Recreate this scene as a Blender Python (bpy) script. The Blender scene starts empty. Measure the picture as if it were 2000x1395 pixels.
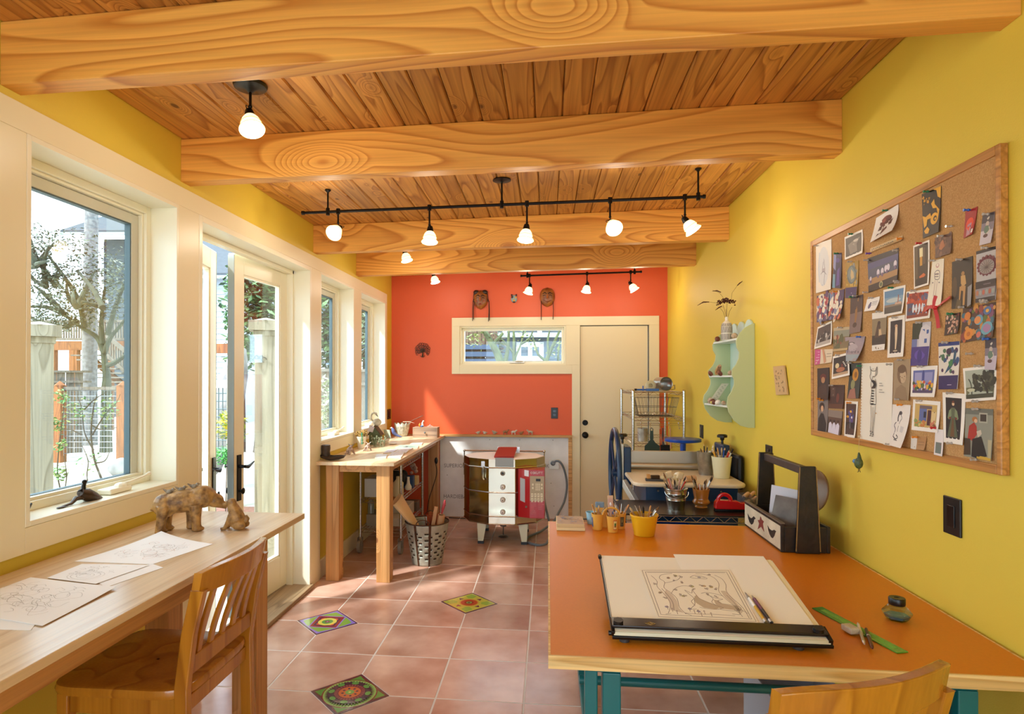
import bpy, math, random
from mathutils import Vector, Matrix, Euler
V = Vector
random.seed(7)
SC = bpy.context.scene
COL = SC.collection

# ------------------------------------------------------------------ camera
F, CX, CY, YAW, PIT, CAMZ = 1205.0, 943.5, 732.5, 0.105, 0.006, 1.487
_c, _s, _cp, _sp = math.cos(YAW), math.sin(YAW), math.cos(PIT), math.sin(PIT)
DV = V((-_s*_cp, _c*_cp, _sp)); RV = V((_c, _s, 0)); UV = RV.cross(DV)
cam_d = bpy.data.cameras.new('camera'); cam = bpy.data.objects.new('camera', cam_d); COL.objects.link(cam)
cam_d.sensor_width = 36; cam_d.sensor_fit = 'HORIZONTAL'; cam_d.lens = F*36/2000
cam_d.shift_x = (1000-CX)/2000; cam_d.shift_y = (CY-697.5)/2000; cam_d.clip_start = .05
cam.matrix_world = Matrix.Translation((0, 0, CAMZ)) @ Matrix((RV, UV, -DV)).transposed().to_4x4()
SC.camera = cam

def at(px, py, x=None, y=None, z=None):
    "world point where the sight line through a pixel of the photograph meets a plane"
    d = DV + RV*((px-CX)/F) - UV*((py-CY)/F)
    t = x/d.x if x is not None else y/d.y if y is not None else (z-CAMZ)/d.z
    return V((0, 0, CAMZ)) + d*t

# ------------------------------------------------------------------ light
world = bpy.data.worlds.new('sky'); SC.world = world; world.use_nodes = True
wb = world.node_tree.nodes['Background']
wb.inputs[0].default_value = (.70, .86, 1, 1); wb.inputs[1].default_value = 4.4
sun_d = bpy.data.lights.new('sun', 'SUN'); sun = bpy.data.objects.new('sun', sun_d); COL.objects.link(sun)
sun_d.energy = 7; sun_d.angle = math.radians(3.5); sun_d.color = (1, .97, .94)
sun.rotation_euler = V((1, .95, -1.46)).to_track_quat('-Z', 'Y').to_euler()
def portal(name, c, rot, sx, sy):
    d = bpy.data.lights.new(name, 'AREA'); d.shape = 'RECTANGLE'; d.size = sx; d.size_y = sy; d.cycles.is_portal = True
    o = bpy.data.objects.new(name, d); COL.objects.link(o); o.location = c; o.rotation_euler = rot
for yy, wy, zz, wz in ((2.245, .83, 1.64, 1.28), (3.54, 1.43, 1.14, 2.28), (4.83, .8, 1.64, 1.28), (5.84, .85, 1.64, 1.28), (.65, 1.3, 1.64, 1.28), (-1.1, 1.3, 1.64, 1.28)):
    portal('portal', (-1.9, yy, zz), (0, math.radians(-90), 0), wz, wy)
portal('portal', (-.2, -2.62, 1.35), (math.radians(90), 0, 0), 2.7, 2.2)
SC.view_settings.view_transform = 'Standard'; SC.view_settings.look = 'None'
SC.view_settings.gamma = 1; SC.view_settings.use_curve_mapping = False
SC.view_settings.exposure = .42
SC.cycles.use_denoising = True
SC.cycles.max_bounces = 10; SC.cycles.diffuse_bounces = 6; SC.cycles.transparent_max_bounces = 16
SC.cycles.caustics_reflective = False; SC.cycles.caustics_refractive = False
SC.cycles.sample_clamp_indirect = 6

# ------------------------------------------------------------------ helpers
def lin(c):
    if isinstance(c, str):
        c = c.lstrip('#'); c = [int(c[i:i+2], 16)/255 for i in (0, 2, 4)]
    return tuple((v/12.92 if v <= .04045 else ((v+.055)/1.055)**2.4) for v in c[:3])
def rgba(c): return lin(c)+(1,)

OFF = {}
def cyl_frame(d):
    d = d.normalized(); a = V((0, 0, 1)) if abs(d.z) < .9 else V((1, 0, 0))
    u = d.cross(a).normalized(); return u, u.cross(d).normalized()*-1

class MB:
    def __init__(s): s.v = []; s.f = []; s.c = []; s.col = None; s.M = Matrix()
    def add(s, vs, fs):
        b = len(s.v); s.v += [s.M @ V(p) for p in vs]; s.f += [tuple(i+b for i in f) for f in fs]; s.c += [s.col]*len(fs); return s
    def box(s, x0, x1, y0, y1, z0, z1):
        return s.add([(x, y, z) for x in (x0, x1) for y in (y0, y1) for z in (z0, z1)],
                     [(0, 1, 3, 2), (4, 6, 7, 5), (0, 4, 5, 1), (2, 3, 7, 6), (0, 2, 6, 4), (1, 5, 7, 3)])
    def cbox(s, c, d, rot=None):
        M = s.M; s.M = M @ Matrix.Translation(c) @ (Euler(rot).to_matrix().to_4x4() if rot else Matrix())
        s.box(-d[0]/2, d[0]/2, -d[1]/2, d[1]/2, -d[2]/2, d[2]/2); s.M = M; return s
    def bar(s, a, b, w, h, up=(0, 0, 1)):
        a, b = V(a), V(b); d = (b-a).normalized(); r = d.cross(V(up)).normalized(); u = r.cross(d)
        vs = [p+r*i*w/2+u*j*h/2 for p in (a, b) for i, j in ((-1, -1), (1, -1), (1, 1), (-1, 1))]
        return s.add(vs, [(3, 2, 1, 0), (4, 5, 6, 7)]+[(i, (i+1) % 4, (i+1) % 4+4, i+4) for i in range(4)])
    def tube(s, pts, r, n=8, closed=False, cap=True, flat=1):
        pts = [V(p) for p in pts]; m = len(pts); rr = r if isinstance(r, (list, tuple)) else [r]*m
        vs = []; u = None
        for i, p in enumerate(pts):
            d = (pts[(i+1) % m]-pts[i-1]) if closed else (pts[min(i+1, m-1)]-pts[max(i-1, 0)])
            if d.length < 1e-9: d = V((0, 0, 1))
            d.normalize()
            if u is None: u, w = cyl_frame(d)
            else:
                u = (u-d*u.dot(d))
                u = u.normalized() if u.length > 1e-6 else cyl_frame(d)[0]
                w = d.cross(u)
            for k in range(n):
                a = 2*math.pi*k/n; vs.append(p+(u*math.cos(a)+w*math.sin(a)*flat)*rr[i])
        fs = [(i*n+k, i*n+(k+1) % n, ((i+1) % m)*n+(k+1) % n, ((i+1) % m)*n+k) for i in range(m if closed else m-1) for k in range(n)]
        if cap and not closed: fs += [tuple(range(n))[::-1], tuple((m-1)*n+k for k in range(n))]
        return s.add(vs, fs)
    def cyl(s, a, b, r0, r1=None, n=20): return s.tube([a, b], [r0, r0 if r1 is None else r1], n)
    def lathe(s, prof, c=(0, 0, 0), n=24, d=(0, 0, 1), close=True):
        c = V(c); d = V(d).normalized(); u, w = cyl_frame(d); vs = []
        for r, z in prof:
            for k in range(n):
                a = 2*math.pi*k/n; vs.append(c+d*z+(u*math.cos(a)+w*math.sin(a))*max(r, 1e-4))
        m = len(prof); fs = [(i*n+k, i*n+(k+1) % n, (i+1)*n+(k+1) % n, (i+1)*n+k) for i in range(m-1) for k in range(n)]
        if close: fs += [tuple(range(n))[::-1], tuple((m-1)*n+k for k in range(n))]
        return s.add(vs, fs)
    def ball(s, c, r, n=12, m=8, rot=None):
        if not isinstance(r, (tuple, list)): r = (r, r, r)
        R = Euler(rot).to_matrix() if rot else Matrix.Identity(3); c = V(c); vs = [c+R @ V((0, 0, -r[2]))]
        for i in range(1, m):
            t = math.pi*i/m-math.pi/2
            for k in range(n):
                a = 2*math.pi*k/n; vs.append(c+R @ V((r[0]*math.cos(t)*math.cos(a), r[1]*math.cos(t)*math.sin(a), r[2]*math.sin(t))))
        vs.append(c+R @ V((0, 0, r[2]))); L = len(vs)-1
        fs = [(0, 1+(k+1) % n, 1+k) for k in range(n)]
        for i in range(m-2): fs += [(1+i*n+k, 1+i*n+(k+1) % n, 1+(i+1)*n+(k+1) % n, 1+(i+1)*n+k) for k in range(n)]
        fs += [(1+(m-2)*n+k, 1+(m-2)*n+(k+1) % n, L) for k in range(n)]
        return s.add(vs, fs)
    def prism(s, poly, d):
        d = V(d); n = len(poly); vs = [V(p) for p in poly]+[V(p)+d for p in poly]
        return s.add(vs, [tuple(range(n))[::-1], tuple(range(n, 2*n))]+[(i, (i+1) % n, (i+1) % n+n, i+n) for i in range(n)])
    def poly(s, pts): return s.add(pts, [tuple(range(len(pts)))])
    def loft(s, rows, closed=False):
        n = len(rows[0]); vs = [p for r in rows for p in r]; m = len(rows)
        return s.add(vs, [(i*n+k, i*n+(k+1) % n, (i+1)*n+(k+1) % n, (i+1)*n+k) for i in range(m-1) for k in range(n if closed else n-1)])
    def build(s, name, mat, parent=None, smooth=False, bevel=0, label=None, cat=None, group=None, kind=None, base=None, sub=0, solid=0):
        me = bpy.data.meshes.new(name)
        if parent is not None: off = OFF.get(parent.name, V())
        elif base is not None: off = V(base)
        else:
            xs, ys, zs = zip(*[tuple(p) for p in s.v]); off = V(((min(xs)+max(xs))/2, (min(ys)+max(ys))/2, min(zs)))
        me.from_pydata([p-off for p in s.v], [], s.f)
        if any(c is not None for c in s.c):
            a = me.color_attributes.new('Col', 'FLOAT_COLOR', 'CORNER'); dat = []
            for p, c in zip(me.polygons, s.c): dat += list((tuple(c)+(1,)) if c is not None else (1, 1, 1, 1))*p.loop_total
            a.data.foreach_set('color', dat)
        me.materials.append(mat)
        if smooth:
            me.polygons.foreach_set('use_smooth', [True]*len(me.polygons)); me.set_sharp_from_angle(angle=.75)
        o = bpy.data.objects.new(name, me); COL.objects.link(o)
        if parent is not None: o.parent = parent
        else: o.location = off
        OFF[o.name] = off
        if solid: m = o.modifiers.new('solid', 'SOLIDIFY'); m.thickness = solid; m.offset = 0
        if bevel:
            m = o.modifiers.new('bevel', 'BEVEL'); m.width = bevel; m.segments = 2; m.limit_method = 'ANGLE'; m.angle_limit = .6
        if sub: m = o.modifiers.new('sub', 'SUBSURF'); m.levels = m.render_levels = sub
        return tag(o, label, cat, group, kind)
def tag(o, label=None, cat=None, group=None, kind=None):
    if label: o['label'] = label
    if cat: o['category'] = cat
    if group: o['group'] = group
    if kind: o['kind'] = kind
    return o
def thing(name, label, cat, loc, group=None, rot=0, local=False, kind=None):
    o = bpy.data.objects.new(name, None); COL.objects.link(o); o.location = loc; o.empty_display_size = .05
    o.rotation_euler = (0, 0, rot); OFF[o.name] = V() if local else V(loc)
    return tag(o, label, cat, group, kind)
def dup(root, loc=None, rot=None, label=None, name=None, scale=None, parent=None):
    r = root.copy(); COL.objects.link(r); OFF[r.name] = OFF.get(root.name, V())
    if name: r.name = name
    if loc is not None: r.location = loc
    if rot is not None: r.rotation_euler = rot if isinstance(rot, (tuple, Euler)) else (0, 0, rot)
    if scale: r.scale = (scale,)*3
    if label: r['label'] = label
    if parent: r.parent = parent
    for c in list(root.children): dup(c, parent=r)
    return r

# ------------------------------------------------------------------ materials
MC = {}
def mat(name, col, rough=.5, metal=0, bump=0, bscale=60, var=0, vscale=6, spec=.5, emit=0, ecol=None, coat=0, alpha=1, trans=0, col2=None, randv=0, detail=4):
    if name in MC: return MC[name]
    m = bpy.data.materials.new(name); m.use_nodes = True; nt = m.node_tree; b = nt.nodes['Principled BSDF']
    b.inputs['Base Color'].default_value = rgba(col); b.inputs['Roughness'].default_value = rough; b.inputs['Metallic'].default_value = metal
    b.inputs['Specular IOR Level'].default_value = spec; b.inputs['Coat Weight'].default_value = coat; b.inputs['Transmission Weight'].default_value = trans
    b.inputs['Alpha'].default_value = alpha
    if emit: b.inputs['Emission Strength'].default_value = emit; b.inputs['Emission Color'].default_value = rgba(ecol or col)
    tc = nt.nodes.new('ShaderNodeTexCoord')
    out = None
    if var or col2:
        n = nt.nodes.new('ShaderNodeTexNoise'); n.inputs['Scale'].default_value = vscale; n.inputs['Detail'].default_value = detail
        nt.links.new(tc.outputs['Object'], n.inputs['Vector'])
        if randv:
            oi = nt.nodes.new('ShaderNodeObjectInfo'); n.noise_dimensions = '4D'; mm = nt.nodes.new('ShaderNodeMath'); mm.operation = 'MULTIPLY'; mm.inputs[1].default_value = 37
            nt.links.new(oi.outputs['Random'], mm.inputs[0]); nt.links.new(mm.outputs[0], n.inputs['W'])
        r = nt.nodes.new('ShaderNodeValToRGB'); r.color_ramp.elements[0].position = .32; r.color_ramp.elements[1].position = .68
        c = lin(col); c2 = lin(col2) if col2 else tuple(v*(1-var) for v in c)
        r.color_ramp.elements[0].color = c2+(1,); r.color_ramp.elements[1].color = c+(1,)
        nt.links.new(n.outputs[0], r.inputs[0]); out = r.outputs[0]
    if randv:
        oi = nt.nodes.new('ShaderNodeObjectInfo'); h = nt.nodes.new('ShaderNodeHueSaturation'); mr = nt.nodes.new('ShaderNodeMapRange')
        mr.inputs[3].default_value = 1-randv; mr.inputs[4].default_value = 1+randv
        nt.links.new(oi.outputs['Random'], mr.inputs[0]); nt.links.new(mr.outputs[0], h.inputs['Value'])
        if out: nt.links.new(out, h.inputs['Color'])
        else: h.inputs['Color'].default_value = rgba(col)
        out = h.outputs[0]
    if out: nt.links.new(out, b.inputs['Base Color'])
    if bump:
        n2 = nt.nodes.new('ShaderNodeTexNoise'); n2.inputs['Scale'].default_value = bscale; n2.inputs['Detail'].default_value = 3
        nt.links.new(tc.outputs['Object'], n2.inputs['Vector']); bp = nt.nodes.new('ShaderNodeBump'); bp.inputs['Strength'].default_value = bump; bp.inputs['Distance'].default_value = .004
        nt.links.new(n2.outputs[0], bp.inputs['Height']); nt.links.new(bp.outputs[0], b.inputs['Normal'])
    MC[name] = m; return m
def wood(name, light, dark, axis='X', along=.5, across=5, rings=12, rough=.45, fine=.25, knots=0, randv=.12, knotcol='#5a2c10', coat=0, mixk=.9):
    if name in MC: return MC[name]
    m = bpy.data.materials.new(name); m.use_nodes = True; nt = m.node_tree; N = nt.nodes; L = nt.links; b = N['Principled BSDF']
    b.inputs['Roughness'].default_value = rough; b.inputs['Coat Weight'].default_value = coat; b.inputs['Coat Roughness'].default_value = .2
    tc = N.new('ShaderNodeTexCoord'); oi = N.new('ShaderNodeObjectInfo')
    sc = {'X': (along, across, across), 'Y': (across, along, across), 'Z': (across, across, along)}[axis]
    mp = N.new('ShaderNodeVectorMath'); mp.operation = 'MULTIPLY'; mp.inputs[1].default_value = sc
    L.new(tc.outputs['Object'], mp.inputs[0])
    rn = N.new('ShaderNodeMath'); rn.operation = 'MULTIPLY'; rn.inputs[1].default_value = 53; L.new(oi.outputs['Random'], rn.inputs[0])
    ad = N.new('ShaderNodeVectorMath'); ad.operation = 'ADD'; L.new(mp.outputs[0], ad.inputs[0]); L.new(rn.outputs[0], ad.inputs[1])
    n = N.new('ShaderNodeTexNoise'); n.inputs['Scale'].default_value = 1; n.inputs['Detail'].default_value = 1.2; n.inputs['Roughness'].default_value = .35; n.inputs['Distortion'].default_value = .25
    L.new(ad.outputs[0], n.inputs['Vector'])
    hgt = n.outputs[0]
    if knots:
        vo = N.new('ShaderNodeTexVoronoi'); vo.inputs['Scale'].default_value = knots
        v2 = N.new('ShaderNodeVectorMath'); v2.operation = 'MULTIPLY'
        k = {'X': (.5/along, 1/across, 1/across), 'Y': (1/across, .5/along, 1/across), 'Z': (1/across, 1/across, .5/along)}[axis]
        v2.inputs[1].default_value = k; L.new(ad.outputs[0], v2.inputs[0]); L.new(v2.outputs[0], vo.inputs['Vector'])
        kr = N.new('ShaderNodeMapRange'); kr.inputs[1].default_value = 0; kr.inputs[2].default_value = .30; kr.inputs[3].default_value = .55; kr.inputs[4].default_value = 0; kr.interpolation_type = 'SMOOTHSTEP'
        L.new(vo.outputs['Distance'], kr.inputs[0])
        a2 = N.new('ShaderNodeMath'); a2.operation = 'ADD'; L.new(hgt, a2.inputs[0]); L.new(kr.outputs[0], a2.inputs[1]); hgt = a2.outputs[0]
    mu = N.new('ShaderNodeMath'); mu.operation = 'MULTIPLY'; mu.inputs[1].default_value = rings; L.new(hgt, mu.inputs[0])
    fr = N.new('ShaderNodeMath'); fr.operation = 'FRACT'; L.new(mu.outputs[0], fr.inputs[0])
    rp = N.new('ShaderNodeValToRGB'); e = rp.color_ramp.elements; e[0].position = 0; e[0].color = rgba(light); e[1].position = .62; e[1].color = tuple(a*.6+c*.4 for a, c in zip(lin(light), lin(dark)))+(1,)
    q = e.new(.86); q.color = rgba(dark); q = e.new(.97); q.color = rgba(light)
    L.new(fr.outputs[0], rp.inputs[0])
    # fine fibres
    f2 = N.new('ShaderNodeVectorMath'); f2.operation = 'MULTIPLY'; f2.inputs[1].default_value = {'X': (2, 110, 110), 'Y': (110, 2, 110), 'Z': (110, 110, 2)}[axis]; L.new(tc.outputs['Object'], f2.inputs[0])
    n2 = N.new('ShaderNodeTexNoise'); n2.inputs['Scale'].default_value = 1; n2.inputs['Detail'].default_value = 3; L.new(f2.outputs[0], n2.inputs['Vector'])
    mr = N.new('ShaderNodeMapRange'); mr.inputs[1].default_value = .3; mr.inputs[2].default_value = .7; mr.inputs[3].default_value = 1-fine; mr.inputs[4].default_value = 1+fine*.4; L.new(n2.outputs[0], mr.inputs[0])
    r2 = N.new('ShaderNodeMapRange'); r2.inputs[3].default_value = 1-randv; r2.inputs[4].default_value = 1+randv; L.new(oi.outputs['Random'], r2.inputs[0])
    mm = N.new('ShaderNodeMath'); mm.operation = 'MULTIPLY'; L.new(mr.outputs[0], mm.inputs[0]); L.new(r2.outputs[0], mm.inputs[1])
    hs = N.new('ShaderNodeHueSaturation'); L.new(rp.outputs[0], hs.inputs['Color']); L.new(mm.outputs[0], hs.inputs['Value']); out = hs.outputs[0]
    if knots:
        kk = N.new('ShaderNodeMapRange'); kk.inputs[1].default_value = .04; kk.inputs[2].default_value = .085; kk.inputs[3].default_value = mixk; kk.inputs[4].default_value = 0; L.new(vo.outputs['Distance'], kk.inputs[0])
        mx = N.new('ShaderNodeMix'); mx.data_type = 'RGBA'; L.new(kk.outputs[0], mx.inputs[0]); L.new(out, mx.inputs[6]); mx.inputs[7].default_value = rgba(knotcol); out = mx.outputs[2]
    L.new(out, b.inputs['Base Color'])
    bp = N.new('ShaderNodeBump'); bp.inputs['Strength'].default_value = .15; bp.inputs['Distance'].default_value = .002; L.new(n2.outputs[0], bp.inputs['Height']); L.new(bp.outputs[0], b.inputs['Normal'])
    MC[name] = m; return m
def vcmat(name, rough=.5, coat=0, metal=0, noise=0):
    if name in MC: return MC[name]
    m = bpy.data.materials.new(name); m.use_nodes = True; nt = m.node_tree; b = nt.nodes['Principled BSDF']
    a = nt.nodes.new('ShaderNodeVertexColor'); a.layer_name = 'Col'; out = a.outputs[0]
    if noise:
        tc = nt.nodes.new('ShaderNodeTexCoord'); n = nt.nodes.new('ShaderNodeTexNoise'); n.inputs['Scale'].default_value = noise; n.inputs['Detail'].default_value = 5
        nt.links.new(tc.outputs['Object'], n.inputs['Vector']); mr = nt.nodes.new('ShaderNodeMapRange'); mr.inputs[1].default_value = .3; mr.inputs[2].default_value = .7; mr.inputs[3].default_value = .45; mr.inputs[4].default_value = 1.5
        h = nt.nodes.new('ShaderNodeHueSaturation'); nt.links.new(n.outputs[0], mr.inputs[0]); nt.links.new(mr.outputs[0], h.inputs['Value']); nt.links.new(out, h.inputs['Color']); out = h.outputs[0]
    nt.links.new(out, b.inputs['Base Color']); b.inputs['Roughness'].default_value = rough; b.inputs['Coat Weight'].default_value = coat; b.inputs['Metallic'].default_value = metal
    MC[name] = m; return m
def glassmat(name, tint=(.96, .99, .98), refl=.08, rough=0.0):
    if name in MC: return MC[name]
    m = bpy.data.materials.new(name); m.use_nodes = True; nt = m.node_tree; N = nt.nodes; L = nt.links
    for n in list(N): N.remove(n)
    o = N.new('ShaderNodeOutputMaterial'); t = N.new('ShaderNodeBsdfTransparent'); t.inputs[0].default_value = tint+(1,)
    g = N.new('ShaderNodeBsdfGlossy'); g.inputs['Roughness'].default_value = rough; mx = N.new('ShaderNodeMixShader'); fz = N.new('ShaderNodeFresnel'); fz.inputs[0].default_value = 1.3
    ml = N.new('ShaderNodeMath'); ml.operation = 'MULTIPLY_ADD'; ml.inputs[1].default_value = .22; ml.inputs[2].default_value = refl*.3; L.new(fz.outputs[0], ml.inputs[0])
    L.new(ml.outputs[0], mx.inputs[0]); L.new(t.outputs[0], mx.inputs[1]); L.new(g.outputs[0], mx.inputs[2]); L.new(mx.outputs[0], o.inputs[0]); MC[name] = m; return m

YEL = mat('yellow_wall_paint', '#e0c646', .55, bump=.12, bscale=220, var=.04, vscale=1.2)
RED = mat('coral_wall_paint', '#df6034', .5, bump=.1, bscale=220, var=.03, vscale=1.2)
TRIM = mat('cream_trim_paint', '#ece3c4', .35)
CREAM = mat('cream_window_paint', '#f0ebd6', .3)
GLASS = glassmat('window_glass')
BEAM = wood('fir_beam', '#f2b252', '#c97f2c', 'X', .55, 3.4, 17, .5, .12, knots=2.1, randv=.03, knotcol='#a5602a', mixk=.7)
PLANK = wood('fir_plank', '#cc9248', '#9a5f24', 'Y', .7, 9, 9, .42, .2, knots=5.5, randv=.16, knotcol='#54290f')
MAPLE = wood('maple_top', '#e8d0ae', '#d8b88e', 'Y', .35, 4, 7, .28, .12, randv=.03)
LEGW = wood('fir_leg', '#cf9a60', '#b27c44', 'Z', .4, 9, 7, .5, .2, knots=6, randv=.05, knotcol='#7a4520')
APRON = wood('fir_apron', '#d2995c', '#b37b42', 'Y', .4, 9, 7, .5, .2, randv=.05)
CHAIRW = wood('honey_chair_wood', '#ba7c22', '#9c6014', 'Z', .5, 6, 5, .22, .1, randv=.03, coat=.4)
BLACK = mat('black_plastic', '#0b0a0a', .35)
IRON = mat('black_iron', '#141110', .4, .6)
CHROME = mat('chrome_wire', '#c8c8c6', .22, 1)
STEEL = mat('stainless_steel', '#c4bba6', .10, 1)
GALV = mat('galvanized_steel', '#b9bab5', .38, .9, var=.35, vscale=30)
VC = vcmat('printed_colour'); VCG = vcmat('glazed_colour', .12, .6)
PAPER = mat('white_paper', '#fbfbfb', .7)
# ------------------------------------------------------------------ shell
XL, XR, YB, YF = -1.70, 1.238, 6.59, -2.5
def ceil_z(x): return 2.603+(x-XL)*.0235
def struct(b, name, m, **k): return b.build(name, m, kind='structure', **k)
# floor: grout bed with tiles
S = .41; GX, GY = -.932, 4.889
b = MB(); b.box(XL-.18, XR+.12, YF-.1, YB+.12, -.12, -.0014)
floor = struct(b, 'floor', mat('pale_grout', '#ddd3ca', .8, bump=.2))
TILE = mat('terracotta_tile', '#d9b3a0', .22, col2='#ad7b66', vscale=3.4, randv=.10, bump=.12, bscale=14, detail=5, spec=.45)
DECO = {(0, 5): 0, (1, 2): 1, (-1, 3): 2}
for i in range(-3, 7):
    for j in range(-5, 19):
        x0, x1 = GX+i*S+.0042, GX+(i+1)*S-.0042; y1, y0 = GY-j*S-.0042, GY-(j+1)*S+.0042
        x0, x1, y0, y1 = max(x0, XL), min(x1, XR), max(y0, YF), min(y1, YB)
        if x1-x0 < .02 or y1-y0 < .02: continue
        h = .190+.006; pts = []
        for (cx, cy, gi, gj, first) in ((x0, y0, i, j+1, 'y'), (x1, y0, i+1, j+1, 'x'), (x1, y1, i+1, j, 'y'), (x0, y1, i, j, 'x')):
            if (gi, gj) in DECO:
                gx, gy = GX+gi*S, GY-gj*S; sx = 1 if cx > gx else -1; sy = 1 if cy > gy else -1
                a, c = (gx+sx*.0035, gy+sy*(h-.0035)), (gx+sx*(h-.0035), gy+sy*.0035)
                pts += [a, c] if first == 'y' else [c, a]
            else: pts.append((cx, cy))
        zt = random.uniform(-.0006, .0006)
        t = MB(); t.prism([(x, y, -.008) for x, y in pts], (0, 0, .008+zt)); t.build('tile', TILE, floor, bevel=.0018)
def disc(b, c, r, z, col, n=28, r0=0, a0=0, sq=1):
    b.col = lin(col)
    P = [(c[0]+r*math.cos(a0+2*math.pi*k/n), c[1]+r*sq*math.sin(a0+2*math.pi*k/n), z) for k in range(n)]
    b.poly(P)
def dpoly(b, c, pts, z, col, a=0, s=1):
    b.col = lin(col); b.poly([(c[0]+s*(x*math.cos(a)-y*math.sin(a)), c[1]+s*(x*math.sin(a)+y*math.cos(a)), z) for x, y in pts])
for (gi, gj), k in DECO.items():
    c = (GX+gi*S, GY-gj*S); h = .190
    t = MB(); t.prism([(c[0], c[1]-h, -.008), (c[0]+h, c[1], -.008), (c[0], c[1]+h, -.008), (c[0]-h, c[1], -.008)], (0, 0, .0085))
    dt = t.build('decorative_tile', mat('plum_glaze', '#5a2236', .2, coat=.4), floor)
    p = MB(); q = h*.93/math.sqrt(2); z = [0]
    def Z(): z[0] += .0001; return .0006+z[0]
    dia = lambda f: [(0, -h*f), (h*f, 0), (0, h*f), (-h*f, 0)]
    if k == 0:
        dpoly(p, c, dia(.93), Z(), '#6d1f28')
        for a in range(4): dpoly(p, c, [(h*.90, 0), (h*.50, h*.34), (h*.60, 0), (h*.50, -h*.34)], Z(), '#5f9440', a*math.pi/2)
        disc(p, c, .130, Z(), '#7b2a30'); disc(p, c, .124, Z(), '#93b860')
        for a in range(48): dpoly(p, c, [(.118, 0), (.098, .006), (.098, -.006)], Z(), '#3a1c3a', a*math.pi/24)
        disc(p, c, .101, Z(), '#3a1c3a')
        zz = Z()
        for a in range(8): dpoly(p, c, [(.098*math.cos(t_)-0, .0) for t_ in ()] or [(.088+.014*math.cos(t_*.6), .018*math.sin(t_*.6)) for t_ in range(10)], zz, '#5d9a48', a*math.pi/4)
        disc(p, c, .072, Z(), '#76303a')
        zz = Z()
        for a in range(30): dpoly(p, c, [(.072, .0018), (.056, .001), (.056, -.001), (.072, -.0018)], zz, '#a2605f', a*math.pi/15)
        disc(p, c, .052, Z(), '#c8683a'); zz = Z()
        for a in range(8): dpoly(p, c, [(.034+.007*math.cos(t_*.8), .006*math.sin(t_*.8)) for t_ in range(8)], zz, '#4a3350', (a+.5)*math.pi/4)
        disc(p, c, .022, Z(), '#7fae58', 8); disc(p, c, .006, Z(), '#e0d060')
    elif k == 1:
        dpoly(p, c, dia(.92), Z(), '#cfc44c')
        zz = Z()
        for a in range(4):
            dpoly(p, c, [(h*.86, 0), (h*.62, h*.20), (h*.42, h*.08), (h*.42, -h*.08), (h*.62, -h*.20)], zz, '#9db846', a*math.pi/2)
            dpoly(p, c, [(h*.40, h*.40), (h*.22, h*.36), (h*.36, h*.22)], Z(), '#77284e', a*math.pi/2)
        disc(p, c, .064, Z(), '#d9a23e'); disc(p, c, .056, Z(), '#c2522e'); disc(p, c, .030, Z(), '#a03326'); disc(p, c, .020, Z(), '#8fae52'); disc(p, c, .009, Z(), '#7a2c50')
    else:
        dpoly(p, c, dia(.94), Z(), '#8f79c8'); zz = Z()
        for a in range(4): dpoly(p, c, [(h*.80, 0), (h*.62, h*.25), (h*.47, h*.42), (h*.42, 0), (h*.47, -h*.42), (h*.62, -h*.25)], zz, '#86ad4c', a*math.pi/2)
        qq = h*.47; dpoly(p, c, [(-qq, -qq), (qq, -qq), (qq, qq), (-qq, qq)], Z(), '#9380cc'); qq = h*.43
        dpoly(p, c, [(-qq, -qq), (qq, -qq), (qq, qq), (-qq, qq)], Z(), '#922f34'); qq = h*.34
        dpoly(p, c, [(-qq, -qq), (qq, -qq), (qq, qq), (-qq, qq)], Z(), '#4e2550'); zz = Z()
        for a in range(4): dpoly(p, c, [(.054+.016*math.cos(t_*.8), .016*math.sin(t_*.8)) for t_ in range(8)], zz, '#d8543a', a*math.pi/2+math.pi/4)
        disc(p, c, .056, Z(), '#e6d860'); disc(p, c, .034, Z(), '#5f9c55'); disc(p, c, .014, Z(), '#8e3048'); disc(p, c, .006, Z(), '#9a8fd0')
    p.build('glaze_pattern', VCG, dt)
# ceiling
b = MB(); b.add([(XL-.2, YF-.1, ceil_z(XL-.2)+.02), (XR+.15, YF-.1, ceil_z(XR+.15)+.02), (XR+.15, YB+.12, ceil_z(XR+.15)+.02), (XL-.2, YB+.12, ceil_z(XL-.2)+.02),
   (XL-.2, YF-.1, 2.9), (XR+.15, YF-.1, 2.9), (XR+.15, YB+.12, 2.9), (XL-.2, YB+.12, 2.9)], [(0, 3, 2, 1), (4, 5, 6, 7), (0, 1, 5, 4), (1, 2, 6, 5), (2, 3, 7, 6), (3, 0, 4, 7)])
ceiling = struct(b, 'ceiling', mat('dark_groove', '#3a1d0c', .9))
npl = 25; pw = (XR-XL)/npl
for i in range(npl):
    x0, x1 = XL+i*pw+.001, XL+(i+1)*pw-.001; zc = ceil_z
    prof = [(x0, zc(x0)+.019), (x0, zc(x0)+.007), (x0+.006, zc(x0)), (x1-.006, zc(x1)), (x1, zc(x1)+.007), (x1, zc(x1)+.019)]
    t = MB(); t.prism([(x, YF, z) for x, z in prof], (0, YB-YF, 0)); t.build('plank', PLANK, ceiling)
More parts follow.
